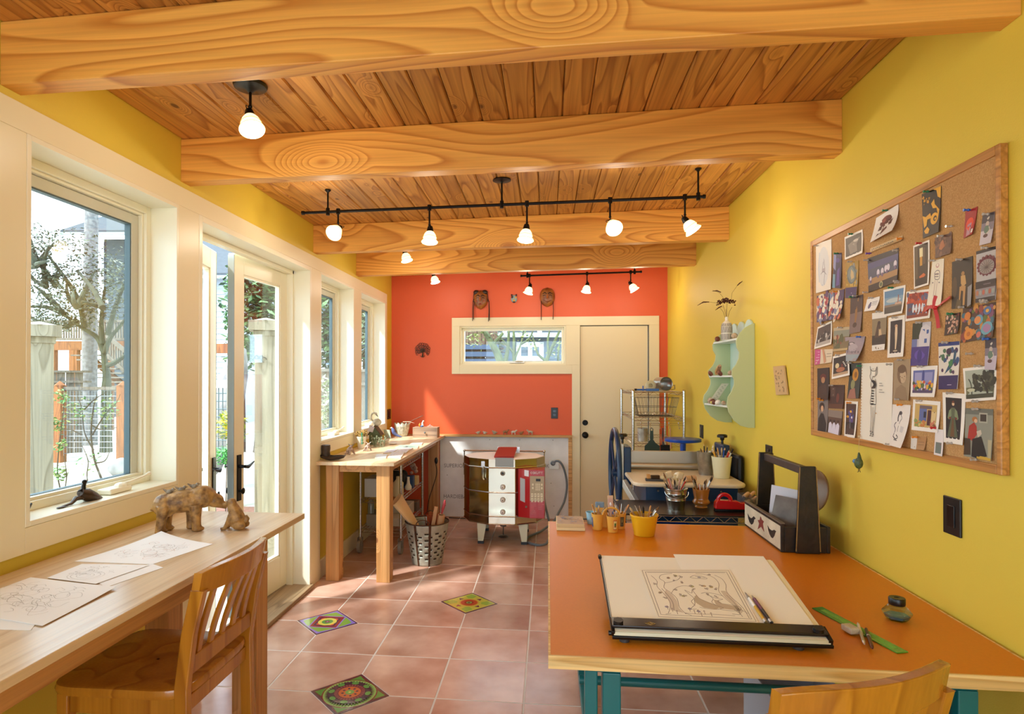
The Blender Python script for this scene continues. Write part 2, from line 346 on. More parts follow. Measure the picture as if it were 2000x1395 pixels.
# beams (front face y at the left and right wall)
BL = [('ceiling_beam', 1.751, 1.755, 'fir beam nearest the camera, top of the picture, with large swirling knots'),
      ('ceiling_beam', 2.703, 2.748, 'fir beam second from the camera, behind the single spot lamp'),
      ('ceiling_beam', 4.330, 4.385, 'fir beam third from the camera, right behind the long black track'),
      ('ceiling_beam', 5.340, 5.330, 'fir beam farthest from the camera, nearest the coral wall')]
for n_, yl, yr, lb in BL:
    th = .078; b = MB()
    zl0, zr0, zl1, zr1 = 2.405, 2.443, ceil_z(XL)-.0005, ceil_z(XR)-.0005
    m = 12; rows = []
    for k in range(m+1):
        t = k/m; x = XL+.001+(XR-XL-.002)*t; y = yl+(yr-yl)*t; z0 = zl0+(zr0-zl0)*t; z1 = zl1+(zr1-zl1)*t
        rows.append([(x, y, z0), (x, y+th, z0), (x, y+th, z1), (x, y, z1)])
    b.loft(rows, True); b.add(rows[0], [(3, 2, 1, 0)]); b.add(rows[-1], [(0, 1, 2, 3)])
    b.build(n_, BEAM, bevel=.004, label=lb, cat='beam', group='exposed fir ceiling beams')
# left wall with openings
WIN = [(1.83, 2.66), (4.425, 5.228), (5.42, 6.267), (.0, 1.30), (-1.75, -.45)]; DOOR = (2.823, 4.255); Z0, Z1 = 1.005, 2.283  # last two windows are out of view, added to bring in more daylight
ops = sorted([(a, c, Z0) for a, c in WIN]+[(DOOR[0], DOOR[1], -.12)])
b = MB(); y = YF-.1; XO = -1.87
for a, c, z in ops:
    b.box(XO, XL, y, a, -.12, 2.62); b.box(XO, XL, a, c, Z1, 2.62)
    if z > 0: b.box(XO, XL, a, c, -.12, z)
    y = c
b.box(XO, XL, y, YB+.12, -.12, 2.62); struct(b, 'wall_left', YEL)
b = MB(); b.box(XR, XR+.12, YF-.1, YB+.12, -.12, 2.72); struct(b, 'wall_right', YEL)
BW = (-.947, .186, 1.632, 2.049); BD = (.335, 1.048, 2.05)
b = MB(); Y1 = YB+.14
b.box(XL, BW[0], YB, Y1, -.12, 2.7); b.box(BW[0], BW[1], YB, Y1, -.12, BW[2]); b.box(BW[0], BW[1], YB, Y1, BW[3], 2.7)
b.box(BW[1], BD[0], YB, Y1, -.12, 2.7); b.box(BD[0], BD[1], YB, Y1, BD[2], 2.7); b.box(BD[1], XR, YB, Y1, -.12, 2.7); struct(b, 'wall_back', RED)
b = MB(); RO = (-1.6, 1.15, .25, 2.45)  # unseen rear wall, its wide opening added as fill light for the room
b.box(XL, RO[0], YF-.12, YF, -.12, 2.7); b.box(RO[1], XR, YF-.12, YF, -.12, 2.7); b.box(RO[0], RO[1], YF-.12, YF, -.12, RO[2]); b.box(RO[0], RO[1], YF-.12, YF, RO[3], 2.7)
struct(b, 'wall_rear', YEL)
# trim on the left wall
tn = [0]
def trim(x0, x1, y0, y1, z0, z1, m=TRIM, bev=.002):
    tn[0] += 1; b = MB(); b.box(x0, x1, y0, y1, z0, z1); return struct(b, 'trim_%d' % tn[0], m, bevel=bev)
T0, T1 = XL, -1.68
trim(T0, T1, -2.4, 6.33, 2.283, 2.372)
for a, c, z in ((-.45, 0, .92), (1.30, 1.83, .92), (2.66, 2.823, 0), (4.255, 4.425, 0), (5.228, 5.42, .92), (6.267, 6.33, .92)): trim(T0, T1, a, c, z, 2.283)
for a, c in WIN: trim(T0, T1, a, c, .92, Z0-.001)
b = MB(); b.box(XL, -1.683, 4.425, 6.585, 0, .135); struct(b, 'baseboard_left', TRIM, bevel=.003)
b = MB(); b.box(XL, -1.683, YF, 2.66, 0, .135); struct(b, 'baseboard_left_front', TRIM, bevel=.003)
b = MB(); b.box(XR-.016, XR, YF, YB-.02, 0, .12); struct(b, 'baseboard_right', TRIM, bevel=.003)
# windows in the left wall
def window(n, a, c, crank=True):
    w = thing('window_%d' % n, None, None, (-1.8, (a+c)/2, Z0), kind='structure')
    b = MB(); j = .018
    b.box(XO, -1.679, a, a+j, Z0, Z1); b.box(XO, -1.679, c-j, c, Z0, Z1); b.box(XO, -1.679, a+j, c-j, Z0, Z0+j); b.box(XO, -1.679, a+j, c-j, Z1-j, Z1)
    b.build('jamb', CREAM, w, bevel=.0015)
    b = MB(); f = .045; x0, x1 = -1.86, -1.80
    for s_, (x0, x1, f0, f1) in enumerate(((-1.865, -1.805, j, .05), (-1.86, -1.818, .05, .062))):
        b.box(x0, x1, a+f0, a+f1, Z0+f0, Z1-f0); b.box(x0, x1, c-f1, c-f0, Z0+f0, Z1-f0); b.box(x0, x1, a+f1, c-f1, Z0+f0, Z0+f1); b.box(x0, x1, a+f1, c-f1, Z1-f1, Z1-f0)
    b.build('frame', CREAM, w, bevel=.002)
    b = MB(); f0, f1, x0, x1 = .064, .108, -1.862, -1.835
    for q in ((a+f0, a+f1, Z0+f0-.02, Z1-f0), (c-f1, c-f0, Z0+f0-.02, Z1-f0), (a+f1, c-f1, Z0+f0-.02, Z0+f1-.05), (a+f1, c-f1, Z1-f1, Z1-f0)): b.box(x0, x1, *q)
    b.build('sash', mat('grey_cream_sash', '#cfcdbf', .35), w, bevel=.002)
    b = MB(); g0, g1 = f1-.001, f1+.006; zb_, zt_ = Z0+f1-.051, Z1-f1+.001
    for q in ((a+g0, a+g1, zb_, zt_), (c-g1, c-g0, zb_, zt_), (a+g1, c-g1, zb_, zb_+.007), (a+g1, c-g1, zt_-.007, zt_)): b.box(-1.864, -1.838, *q)
    b.build('gasket', mat('dark_gasket', '#4c5f66', .6), w)
    b = MB(); b.box(-1.852, -1.847, a+f1-.002, c-f1+.002, Z0+.056, Z1-f1+.002); b.build('pane', GLASS, w)
    if crank:
        ym = a+(c-a)*.62
        b = MB(); b.cbox((-1.755, ym, Z0+.030), (.06, .13, .022)); b.ball((-1.745, ym+.02, Z0+.042), (.022, .03, .015))
        b.build('crank_base', CREAM, w, bevel=.006)
        b = MB(); b.tube([(-1.745, ym+.02, Z0+.045), (-1.735, ym+.07, Z0+.052), (-1.735, ym+.15, Z0+.060), (-1.735, ym+.19, Z0+.068)], [.009, .007, .006, .009], 8)
        b.build('crank_handle', CREAM, w, smooth=True)
for n, (a, c) in enumerate(WIN): window(n+1, a, c, n < 3)
# double doors, both leaves a little open outwards
b = MB(); j = .03; a, c = DOOR
b.box(XO, -1.679, a, a+j, 0, Z1); b.box(XO, -1.679, c-j, c, 0, Z1); b.box(XO, -1.679, a+j, c-j, Z1-j, Z1)
b.box(-1.845, -1.80, a+j, a+j+.02, 0, Z1-j); b.box(-1.845, -1.80, c-j-.02, c-j, 0, Z1-j); b.box(-1.845, -1.80, a+j, c-j, Z1-j-.025, Z1-j)
d1 = thing('door_1', None, None, (-1.8, 3.54, 0), kind='structure'); b.build('jamb', CREAM, d1, bevel=.002)
b = MB(); b.box(-1.90, -1.655, a, c, .0, .028); b.build('threshold', wood('oak_sill', '#a58a68', '#80684a', 'Y', .5, 8, 6, .5), d1, bevel=.006)
def leaf(hy, sgn, ang):
    M = Matrix.Translation((-1.862, hy, 0)) @ Matrix.Rotation(ang, 4, 'Z'); w = .67; t = .04; z0, z1 = .035, Z1-.035
    def bb(): q = MB(); q.M = M; return q
    b = bb(); st = .105
    for y0, y1, za, zb in ((0, st, z0, z1), (w-st, w, z0, z1), (st, w-st, z0, z0+.22), (st, w-st, z1-.115, z1)):
        b.box(-t/2, t/2, *sorted((sgn*y0, sgn*y1)), za, zb)
    lf = b.build('door_leaf', CREAM, d1, bevel=.003)
    b = bb(); b.box(-.003, .003, *sorted((sgn*(st-.004), sgn*(w-st+.004))), z0+.216, z1-.111); b.build('pane', GLASS, lf)
    b = bb(); e = .012
    for y0, y1, za, zb in ((st, st+e, z0+.22, z1-.115), (w-st-e, w-st, z0+.22, z1-.115), (st, w-st, z0+.22, z0+.22+e), (st, w-st, z1-.115-e, z1-.115)):
        b.box(-.014, .014, *sorted((sgn*y0, sgn*y1)), za, zb)
    b.build('glazing_bead', CREAM, lf)
    b = bb(); yy = sgn*(w-.05)
    for sx in (-1, 1):
        b.box(*sorted((sx*t/2, sx*(t/2+.008))), yy-.02, yy+.02, .74, 1.02)
        b.cyl((sx*t/2, yy, .95), (sx*.062, yy, .95), .011, .009, 10)
        b.tube([(sx*.062, yy, .95), (sx*.066, yy-sgn*.03, .945), (sx*.060, yy-sgn*.07, .952), (sx*.058, yy-sgn*.11, .966)], [.010, .012, .008, .005], 8)
        b.cyl((sx*t/2, yy, .80), (sx*.05, yy, .80), .008, .008, 8); b.ball((sx*.052, yy, .80), (.006, .02, .02))
    b.build('door_handle', IRON, lf, smooth=True)
    b = bb(); b.box(-t/2-.001, t/2+.001, *sorted((sgn*w, sgn*(w+.004))), z0+.01, z1-.01)
    b.build('edge_strip', mat('dull_metal_strip', '#8d9290', .45, .7), lf)
leaf(c-j-.002, -1, math.radians(-4)); leaf(a+j+.002, 1, math.radians(12))
# back window and back door
w = thing('window_6', None, None, ((BW[0]+BW[1])/2, YB+.05, BW[2]), kind='structure')
def rect(b, x0, x1, z0, z1, t, y0, y1):
    b.box(x0, x0+t, y0, y1, z0, z1); b.box(x1-t, x1, y0, y1, z0, z1); b.box(x0+t, x1-t, y0, y1, z0, z0+t); b.box(x0+t, x1-t, y0, y1, z1-t, z1)
b = MB(); rect(b, BW[0], BW[1], BW[2], BW[3], .015, YB-.001, Y1); b.build('jamb', TRIM, w, bevel=.0015)
b = MB(); rect(b, BW[0]+.015, BW[1]-.015, BW[2]+.015, BW[3]-.015, .028, YB+.06, YB+.12); b.build('sash', CREAM, w, bevel=.003)
b = MB(); b.box(BW[0]+.04, BW[1]-.04, YB+.088, YB+.092, BW[2]+.04, BW[3]-.04); b.build('pane', GLASS, w)
xm = (BW[0]+BW[1])/2+.05
b = MB(); b.cbox((xm, YB+.045, BW[2]+.03), (.16, .03, .02)); b.ball((xm+.02, YB+.03, BW[2]+.04), (.05, .015, .012)); b.build('crank_handle', mat('pale_metal', '#d8d4c8', .3, .3), w, bevel=.004)
Yt = YB-.02
for q in ((-1.031, 1.150, BW[3], 2.142), (-1.031, BW[0], 1.537, BW[3]), (BW[0], .2505, 1.537, BW[2]), (BW[1], BD[0], BW[2], BW[3]), (.2505, BD[0], 0, BW[2]), (BD[1], 1.150, 0, BW[3])):
    trim(q[0], q[1], Yt, YB-.0005, q[2], q[3], mat('cream_back_trim', '#e8deba', .35))
d2 = thing('door_2', None, None, (.69, YB, 0), kind='structure')
b = MB(); b.box(BD[0]+.004, BD[1]-.012, YB+.008, YB+.05, .01, BD[2]-.008); b.build('door_slab', mat('cream_door_paint', '#e6d9b4', .4), d2, bevel=.002)
b = MB(); rect(b, BD[0], BD[1], 0, BD[2], .004, YB+.0, YB+.1); b.build('shaded_door_stop', mat('shadow_gap', '#6b6450', .7), d2)  # thin stop lining, coloured dark for the shade in the door gap
for zz, r in ((1.021, .030), (.891, .034)):
    p = (.389, YB+.008, zz); b = MB(); b.cyl(p, (p[0], YB-.002, zz), r, r*.9, 20)
    if zz > 1: b.cyl((p[0], YB-.002, zz), (p[0], YB-.015, zz), .018, .014, 16)
    else: b.cyl((p[0], YB-.002, zz), (p[0], YB-.045, zz), .012, .012, 12); b.ball((p[0], YB-.058, zz), (.030, .022, .030))
    b.build('deadbolt' if zz > 1 else 'door_knob', IRON, d2, smooth=True)
# cement board panel with lettering and wood edging
pn = thing('cement_board', 'grey cement backer board with stencilled lettering behind the kiln', 'wall panel', (-.45, 6.57, 0))
CEM = mat('grey_cement', '#eef0f2', .8, var=.1, vscale=8, bump=.2)
b = MB(); b.box(-1.160, .212, 6.572, 6.586, .004, .866); b.build('board', CEM, pn)
EDG = wood('pine_edge', '#d8a868', '#bd8a4c', 'X', .5, 12, 6, .5)
b = MB(); b.box(-1.698, .250, 6.535, 6.589, .866, .890); b.build('ledge', EDG, pn, bevel=.002)
b = MB(); b.box(.212, .250, 6.556, 6.589, .004, .866); b.build('edge_board', EDG, pn, bevel=.002)
for x, z in ((-.62, .835), (-.3, .835), (.05, .835), (-1.08, .45), (.03, .38), (.06, .14), (-1.1, .12)): b = MB(); b.ball((x, 6.571, z), (.005, .002, .005), 8, 4); b.build('screw', mat('screw_grey', '#8f9390', .5), pn)
def text(s_, size, loc, rot, m, parent, name='lettering', sx=1, ext=.0004, align='LEFT'):
    cu = bpy.data.curves.new('t', 'FONT'); cu.body = s_; cu.size = size; cu.extrude = ext; cu.align_x = align; cu.resolution_u = 2
    o = bpy.data.objects.new('t', cu); COL.objects.link(o); dg = bpy.context.evaluated_depsgraph_get()
    me = bpy.data.meshes.new_from_object(o.evaluated_get(dg)); COL.objects.unlink(o); bpy.data.objects.remove(o)
    M = Matrix.Translation(loc) @ Euler(rot).to_matrix().to_4x4() @ Matrix.Diagonal((sx, 1, 1, 1))
    if parent is not None: M = Matrix.Translation(-OFF.get(parent.name, V())) @ M
    me.transform(M); me.materials.clear(); me.materials.append(m)
    o = bpy.data.objects.new(name, me); COL.objects.link(o); o.parent = parent; return o
INK = mat('stencil_ink', '#85868a', .8)
RX = (math.radians(90), 0, 0)
p = at(867, 913, y=6.57); text('SUPERIOR', .058, (p.x, 6.571, p.z), RX, INK, pn, sx=.92)
p = at(1060, 914, y=6.57); text('OK', .058, (p.x, 6.571, p.z), RX, INK, pn, sx=.8)
p = at(866, 973, y=6.57); text('HARDIEBACKER', .058, (p.x, 6.571, p.z), RX, INK, pn, sx=.92)
# ------------------------------------------------------------------ benches, tables, chairs
def bench(name, label, x0, x1, y0, y1, top, legs, ap=.055, th=.024, lt=.10):
    t = thing(name, label, 'table', ((x0+x1)/2, (y0+y1)/2, 0))
    b = MB(); b.box(x0, x1, y0, y1, top-th, top); b.build('tabletop', MAPLE, t, bevel=.002)
    for lx, ly in legs:
        b = MB(); b.box(lx, lx+lt, ly, ly+lt, 0, top-th); b.build('leg', LEGW, t, bevel=.003)
    ax0, ax1 = legs[0][0], legs[1][0]+lt; ay0, ay1 = legs[0][1], legs[2][1]+lt
    for q in ((ax0+lt, ax1-lt, ay0+.01, ay0+.045), (ax0+lt, ax1-lt, ay1-.045, ay1-.01), (ax1-.045, ax1-.01, ay0+lt, ay1-lt), (ax0+.01, ax0+.045, ay0+lt, ay1-lt)):
        b = MB(); b.box(*q, top-th-ap, top-th-.001); b.build('apron', APRON, t, bevel=.002)
    return t
bench('work_bench', 'long wooden work bench with thick square legs, in the far left corner below the windows', -1.697, -1.102, 4.345, 6.53, .880,
      [(-1.628, 4.40), (-1.247, 4.40), (-1.628, 6.36), (-1.247, 6.36)])
bench('window_desk', 'pale wooden desk top along the window at the left edge, with papers on it', -1.676, -1.091, .55, 2.685, .880,
      [(-1.60, .75), (-1.235, .75), (-1.60, 2.31), (-1.235, 2.31)], ap=.075)

def counter_chair(label, loc, rot):
    t = thing('slat_back_chair', label, 'chair', loc, 'slat back counter chairs', rot, local=True)
    hw, hd, sz, tz = .205, .215, .600, .945
    # saddle seat with rounded corners
    b = MB(); n = 40; out = []
    for k in range(n):
        a = 2*math.pi*k/n; cx, cy = math.cos(a), math.sin(a); e = .32
        x = hw*1.03*abs(cx)**e*(1 if cx > 0 else -1); y = hd*abs(cy)**e*(1 if cy > 0 else -1)
        if y > 0: x *= 1+.03*y/hd
        out.append((x, y))
    rows = []
    for f, z in ((.93, sz-.032), (.985, sz-.028), (1, sz-.016), (.985, sz-.003), (.95, sz), (.6, sz-.007), (.25, sz-.010), (.02, sz-.010)): rows.append([(x*f, y*f, z) for x, y in out])
    b.loft(rows, True); b.add(rows[0], [tuple(range(n))[::-1]]); b.build('seat', CHAIRW, t, smooth=True)
    for sx in (-1, 1):
        b = MB(); b.bar((sx*.175, .17, 0), (sx*.175, .17, sz-.032), .036, .036, (0, 1, 0)); b.build('leg', CHAIRW, t, bevel=.004)
        b = MB(); P = [(sx*.19, -.235, 0), (sx*.188, -.205, .35), (sx*.188, -.20, sz), (sx*.190, -.222, .76), (sx*.192, -.252, .885)]
        w_, h_ = .026, .040; rows = [[(x-w_/2, y-h_/2, z), (x+w_/2, y-h_/2, z), (x+w_/2, y+h_/2, z), (x-w_/2, y+h_/2, z)] for x, y, z in P]
        b.loft(rows, True); b.add(rows[0], [(3, 2, 1, 0)]); b.add(rows[-1], [(0, 1, 2, 3)]); b.build('leg', CHAIRW, t, bevel=.004)
    for q in ((-.157, .157, .155, .175, sz-.09, sz-.034), (-.172, .172, -.205, -.185, sz-.08, sz-.034), (.165, .185, -.18, .152, sz-.09, sz-.034), (-.185, -.165, -.18, .152, sz-.09, sz-.034)):
        b = MB(); b.box(*q); b.build('apron', CHAIRW, t, bevel=.003)
    for q in ((.167, .183, -.19, .152, .20, .225), (-.183, -.167, -.19, .152, .20, .225), (-.157, .157, .162, .180, .26, .285), (-.175, .175, -.215, -.198, .30, .325)):
        b = MB(); b.box(*q); b.build('stretcher', CHAIRW, t, bevel=.003)
    b = MB(); b.box(-.176, .176, -.222, -.202, sz+.035, sz+.085); b.build('lower_back_rail', CHAIRW, t, bevel=.003)
    # curved crest rail
    def crest(u, z, dy): return (u*.200, -.240-.042*(1-u*u)-(z-.87)*.18+dy, z)
    rows = []; m = 18
    for k in range(m+1):
        u = -1+2*k/m; zt = tz-.010*(abs(u)**4); rows.append([crest(u, .872, -.014), crest(u, .872, .010), crest(u, zt, .010), crest(u, zt, -.014)])
    b = MB(); b.loft(rows, True); b.add(rows[0], [(3, 2, 1, 0)]); b.add(rows[-1], [(0, 1, 2, 3)]); b.build('crest_rail', CHAIRW, t, bevel=.003)
    for k in range(5):
        u = (-.64+.32*k); x = u*.207; b = MB(); rows = []
        for i in range(7):
            f = i/6; z = sz+.08+(.876-sz-.08)*f; y0 = -.212; y1 = -.240-.042*(1-u*u); y = y0+(y1-y0)*f**1.3; w_ = .011+.002*math.sin(f*3.1); rows.append([(x-w_, y-.006, z), (x+w_, y-.006, z), (x+w_, y+.006, z), (x-w_, y+.006, z)])
        b.loft(rows, True); b.add(rows[0], [(3, 2, 1, 0)]); b.add(rows[-1], [(0, 1, 2, 3)]); b.build('back_slat', CHAIRW, t, bevel=.002)
    return t
counter_chair('honey wooden chair with five back slats tucked under the window desk', (-1.240, 1.858, 0), math.radians(90))
counter_chair('honey wooden chair whose curved crest rail shows below the orange table, bottom right', (.487, 1.452, 0), math.radians(22.8))

# drafting table
t = thing('drafting_table', 'large drafting table with an orange top, pale wood edge and teal metal legs', 'table', (.62, 2.4, 0))
TX0, TX1, TY0, TY1, TZ = 0.0, 1.225, 1.632, 3.165, .76
ORG = mat('orange_linoleum', '#d67d06', .36, var=.06, vscale=120, bump=.05, bscale=300)
b = MB(); b.box(TX0+.006, TX1-.006, TY0+.006, TY1-.006, TZ-.027, TZ); b.build('tabletop', ORG, t)
PIN = wood('pine_edge_band', '#eccb8a', '#d0a35c', 'X', .4, 14, 8, .5, knots=3, randv=.02)
for q in ((TX0, TX1, TY0, TY0+.006), (TX0, TX1, TY1-.006, TY1), (TX0, TX0+.006, TY0+.006, TY1-.006), (TX1-.006, TX1, TY0+.006, TY1-.006)):
    b = MB(); b.box(*q, TZ-.034, TZ+.0005); b.build('edge_band', PIN, t)
TEAL = mat('teal_enamel', '#12686a', .35)
for ex in (.145, 1.03):
    for ly in (1.68, 3.0): b = MB(); b.box(ex, ex+.048, ly, ly+.055, .06, TZ-.061); b.build('leg', TEAL, t, bevel=.003)
    b = MB(); b.box(ex-.046, ex-.012, 1.70, 1.735, .44, TZ-.06); b.box(ex-.046, ex-.012, 3.0, 3.035, .44, TZ-.06); b.box(ex-.046, ex+.048, 1.68, 3.055, TZ-.06, TZ-.035); b.build('height_slide', TEAL, t, bevel=.003)
    b = MB(); b.box(ex, ex+.048, 1.62, 3.12, .02, .06); b.build('foot', TEAL, t, bevel=.004)
    b = MB(); b.cyl((ex-.029, 1.717, .445), (ex-.029, 1.717, .41), .024, .016, 14); b.cyl((ex-.03, 1.70, .40), (ex+.01, 1.70, .38), .012, .012, 12); b.build('clamp', mat('pale_metal', '#d8d4c8', .3, .3), t, smooth=True)
for yy, zz in ((2.02, .515), (2.80, .515)):
    b = MB(); b.cyl((.10, yy, zz), (1.07, yy, zz), .014, .014, 12); b.build('cross_bar', TEAL, t, smooth=True)

# black topped wire cart behind the drafting table
def truss(b, a, c, h, n, r=.0022):
    a, c = V(a), V(c); b.tube([a, c], r*1.3, 6); b.tube([a-V((0, 0, h)), c-V((0, 0, h))], r*1.3, 6); P = []
    for k in range(2*n+1): P.append(a.lerp(c, k/(2*n))-V((0, 0, h if k % 2 else 0)))
    b.tube(P, r*.8, 5)
def wire_shelf(parent, x0, x1, y0, y1, z, h=.028, step=.028, m=CHROME, r=.0016):
    b = MB()
    n = max(3, int((x1-x0)/.07)); n2 = max(3, int((y1-y0)/.07))
    for y in (y0, y1): truss(b, (x0, y, z), (x1, y, z), h, n)
    for x in (x0, x1): truss(b, (x, y0, z), (x, y1, z), h, n2)
    k = int((x1-x0)/step)
    for i in range(1, k): x = x0+(x1-x0)*i/k; b.tube([(x, y0, z), (x, y1, z)], r, 5)
    return b.build('wire_shelf', m, parent, kind='stuff')
def post(parent, x, y, z0, z1, r=.0125, m=CHROME):
    b = MB(); prof = [(r, z0)]
    z = z0+.02
    while z < z1: prof += [(r, z), (r*.88, z+.001), (r*.88, z+.003), (r, z+.004)]; z += .025
    prof += [(r, z1), (r*1.1, z1+.001), (r*1.1, z1+.008), (r*.5, z1+.016)]
    b.lathe(prof, (x, y, 0), 12); return b.build('post', m, parent, smooth=True)
t = thing('wire_cart', 'wire shelf cart with a black top behind the orange table', 'shelf', (.82, 3.55, 0))
BX0, BX1, BY0, BY1, BZ = .385, 1.17, 3.35, 3.735, .768
b = MB(); b.box(BX0, BX1, BY0, BY1, BZ-.006, BZ); b.build('top_panel', mat('black_cart_top', '#1d1512', .3, bump=.1), t, bevel=.002)
for z in (BZ-.008, .45, .14): wire_shelf(t, BX0+.005, BX1-.005, BY0+.005, BY1-.005, z, .03)
for x in (BX0+.02, BX1-.02):
    for y in (BY0+.02, BY1-.02): post(t, x, y, .0, BZ-.012)
NAVY = mat('navy_enamel', '#123254', .32)
COB = mat('cobalt_enamel', '#1148a8', .3)
bn = thing('plastic_crate', 'cobalt blue plastic crate inside the wire cart behind the orange table', 'box', (.7, 3.54, .45))
b = MB(); b.box(.60, .80, 3.42, 3.66, .4525, .458); b.box(.60, .605, 3.42, 3.66, .458, .66); b.box(.795, .80, 3.42, 3.66, .458, .66); b.box(.605, .795, 3.42, 3.425, .458, .66); b.box(.605, .795, 3.655, 3.66, .458, .66); b.box(.59, .81, 3.41, 3.42, .645, .66)
b.build('crate_body', COB, bn, bevel=.003)
b = MB(); b.box(.74, 1.0, 2.1, 2.45, .001, .006)
for q in ((.74, .746, 2.1, 2.45), (.994, 1.0, 2.1, 2.45), (.746, .994, 2.1, 2.106), (.746, .994, 2.444, 2.45)): b.box(*q, .006, .42)
b.build('storage_bin', mat('grey_plastic', '#a9adb4', .5), label='pale grey open bin on the floor under the orange table', cat='box', bevel=.002)

# slab roller
t = thing('slab_roller', 'clay slab roller with a pale rounded bed, navy sides and a big hand wheel', 'machine', (.85, 4.1, 0))
SR = mat('speckled_bed', '#e3d3b6', .35, var=.05, vscale=200); z = .862
def rrect(x0, x1, y0, y1, r, z, n=6):
    P = []
    for cx, cy, a0 in ((x1-r, y1-r, 0), (x0+r, y1-r, 90), (x0+r, y0+r, 180), (x1-r, y0+r, 270)):
        for k in range(n+1): a = math.radians(a0+90*k/n); P.append((cx+r*math.cos(a), cy+r*math.sin(a), z))
    return P
b = MB(); b.prism(rrect(.51, 1.172, 3.77, 4.36, .075, z-.024), (0, 0, .024)); b.build('bed', SR, t, bevel=.008)
b = MB(); b.box(.585, 1.12, 3.80, 4.34, .60, z-.025); b.build('body', NAVY, t, bevel=.004)
for x, zz in ((.655, .815), (.725, .785), (.655, .745), (.95, .735), (1.02, .815), (1.07, .76)):
    b = MB(); b.cyl((x, 3.80, zz), (x, 3.790, zz), .009, .007, 12); b.build('bolt', CHROME, t, smooth=True)
for x0 in (.60, 1.06):
    for y0 in (3.84, 4.28):
        b = MB(); b.box(x0, x0+.04, y0, y0+.04, 0, .60); b.build('leg', NAVY, t, bevel=.003)
b = MB(); b.bar((.50, 4.18, .80), (.60, 3.92, .62), .03, .045); b.build('brace', mat('pale_metal', '#d8d4c8', .3, .3), t, bevel=.003)
b = MB(); b.box(.53, 1.14, 4.37, 4.41, .86, .985); b.cyl((.53, 4.35, .885), (1.14, 4.35, .885), .022, .022, 18); b.build('roller', mat('brushed_aluminium', '#bdb7a8', .35, .85), t, smooth=True, bevel=.002)
for xx, nm in ((.530, 'side_plate'), (1.165, 'side_plate')):
    b = MB(); b.box(xx-.022, xx+.022, 4.20, 4.42, .775, 1.03 if xx < 1 else 1.05); b.build(nm, NAVY, t, bevel=.008)
b = MB(); b.box(.490, .507, 4.22, 4.40, .80, 1.05); b.build('height_gauge', mat('brushed_aluminium', '#bdb7a8', .35, .85), t, bevel=.004)
for xx, zz in ((.505, 1.052), (1.165, 1.052)):
    b = MB(); b.cyl((xx, 4.3, zz-.02), (xx, 4.3, zz+.03), .008, .008, 10); b.lathe([(.010, 0), (.014, .006), (.014, .016), (.034, .020), (.034, .034), (.026, .040), (.01, .041)], (xx, 4.3, zz+.02), 8); b.build('tension_knob', BLACK, t, smooth=True)
b = MB(); b.box(1.192, 1.232, 4.05, 4.45, .78, 1.0); b.build('gear_cover', mat('black_enamel', '#0c0d12', .4), t, bevel=.03)
b = MB(); R = .295; wc = V((.452, 4.28, .845)); P = [(wc.x, wc.y+R*math.cos(a), wc.z+R*math.sin(a)) for a in [2*math.pi*k/40 for k in range(40)]]
b.tube(P, .0165, 10, closed=True); wheel = b.build('hand_wheel', NAVY, t, smooth=True)
for k in range(4):
    a = math.pi/4+math.pi/2*k; b = MB(); b.tube([wc, wc+V((0, math.cos(a), math.sin(a)))*R], .009, 8); b.build('spoke', NAVY, wheel, smooth=True)
b = MB(); b.cyl((.432, wc.y, wc.z), (.52, wc.y, wc.z), .015, .015, 12); b.cyl((.436, wc.y, wc.z), (.470, wc.y, wc.z), .03, .03, 16); b.build('axle', NAVY, t, smooth=True)

# chrome rack by the back door
t = thing('chrome_rack', 'tall chrome wire rack with a basket and hooks in the far right corner', 'shelf', (1.0, 5.9, 0))
KX0, KX1, KY0, KY1 = .735, 1.165, 5.47, 6.33
for x in (KX0, KX1):
    for y in (KY0, KY1): post(t, x, y, .06, 1.375)
RZ = [1.372, 1.150, .925, .42]
for z in RZ: wire_shelf(t, KX0+.012, KX1-.012, KY0, KY1, z, .028, .026)
for x in (KX0, KX1):
    for y in (KY0, KY1):
        b = MB(); b.cyl((x-.01, y, .025), (x+.01, y, .025), .025, .025, 14); b.box(x-.008, x+.008, y-.012, y+.012, .03, .065); b.build('caster', BLACK, t, smooth=True)
b = MB()
for zz in (1.085, 1.10): b.tube([(.76, 5.45, zz), (1.15, 5.45, zz)], .0025, 6)
b.build('hook_rail', CHROME, t)
HK = [.80, .875, .955, 1.035, 1.115]
for x in HK:
    b = MB(); b.tube([(x, 5.445, 1.10), (x, 5.435, 1.085), (x, 5.432, 1.065), (x, 5.420, 1.055), (x, 5.412, 1.066)], .0028, 6); b.ball((x, 5.45, 1.105), .008, 8, 6); b.build('hook', CHROME, t, smooth=True)

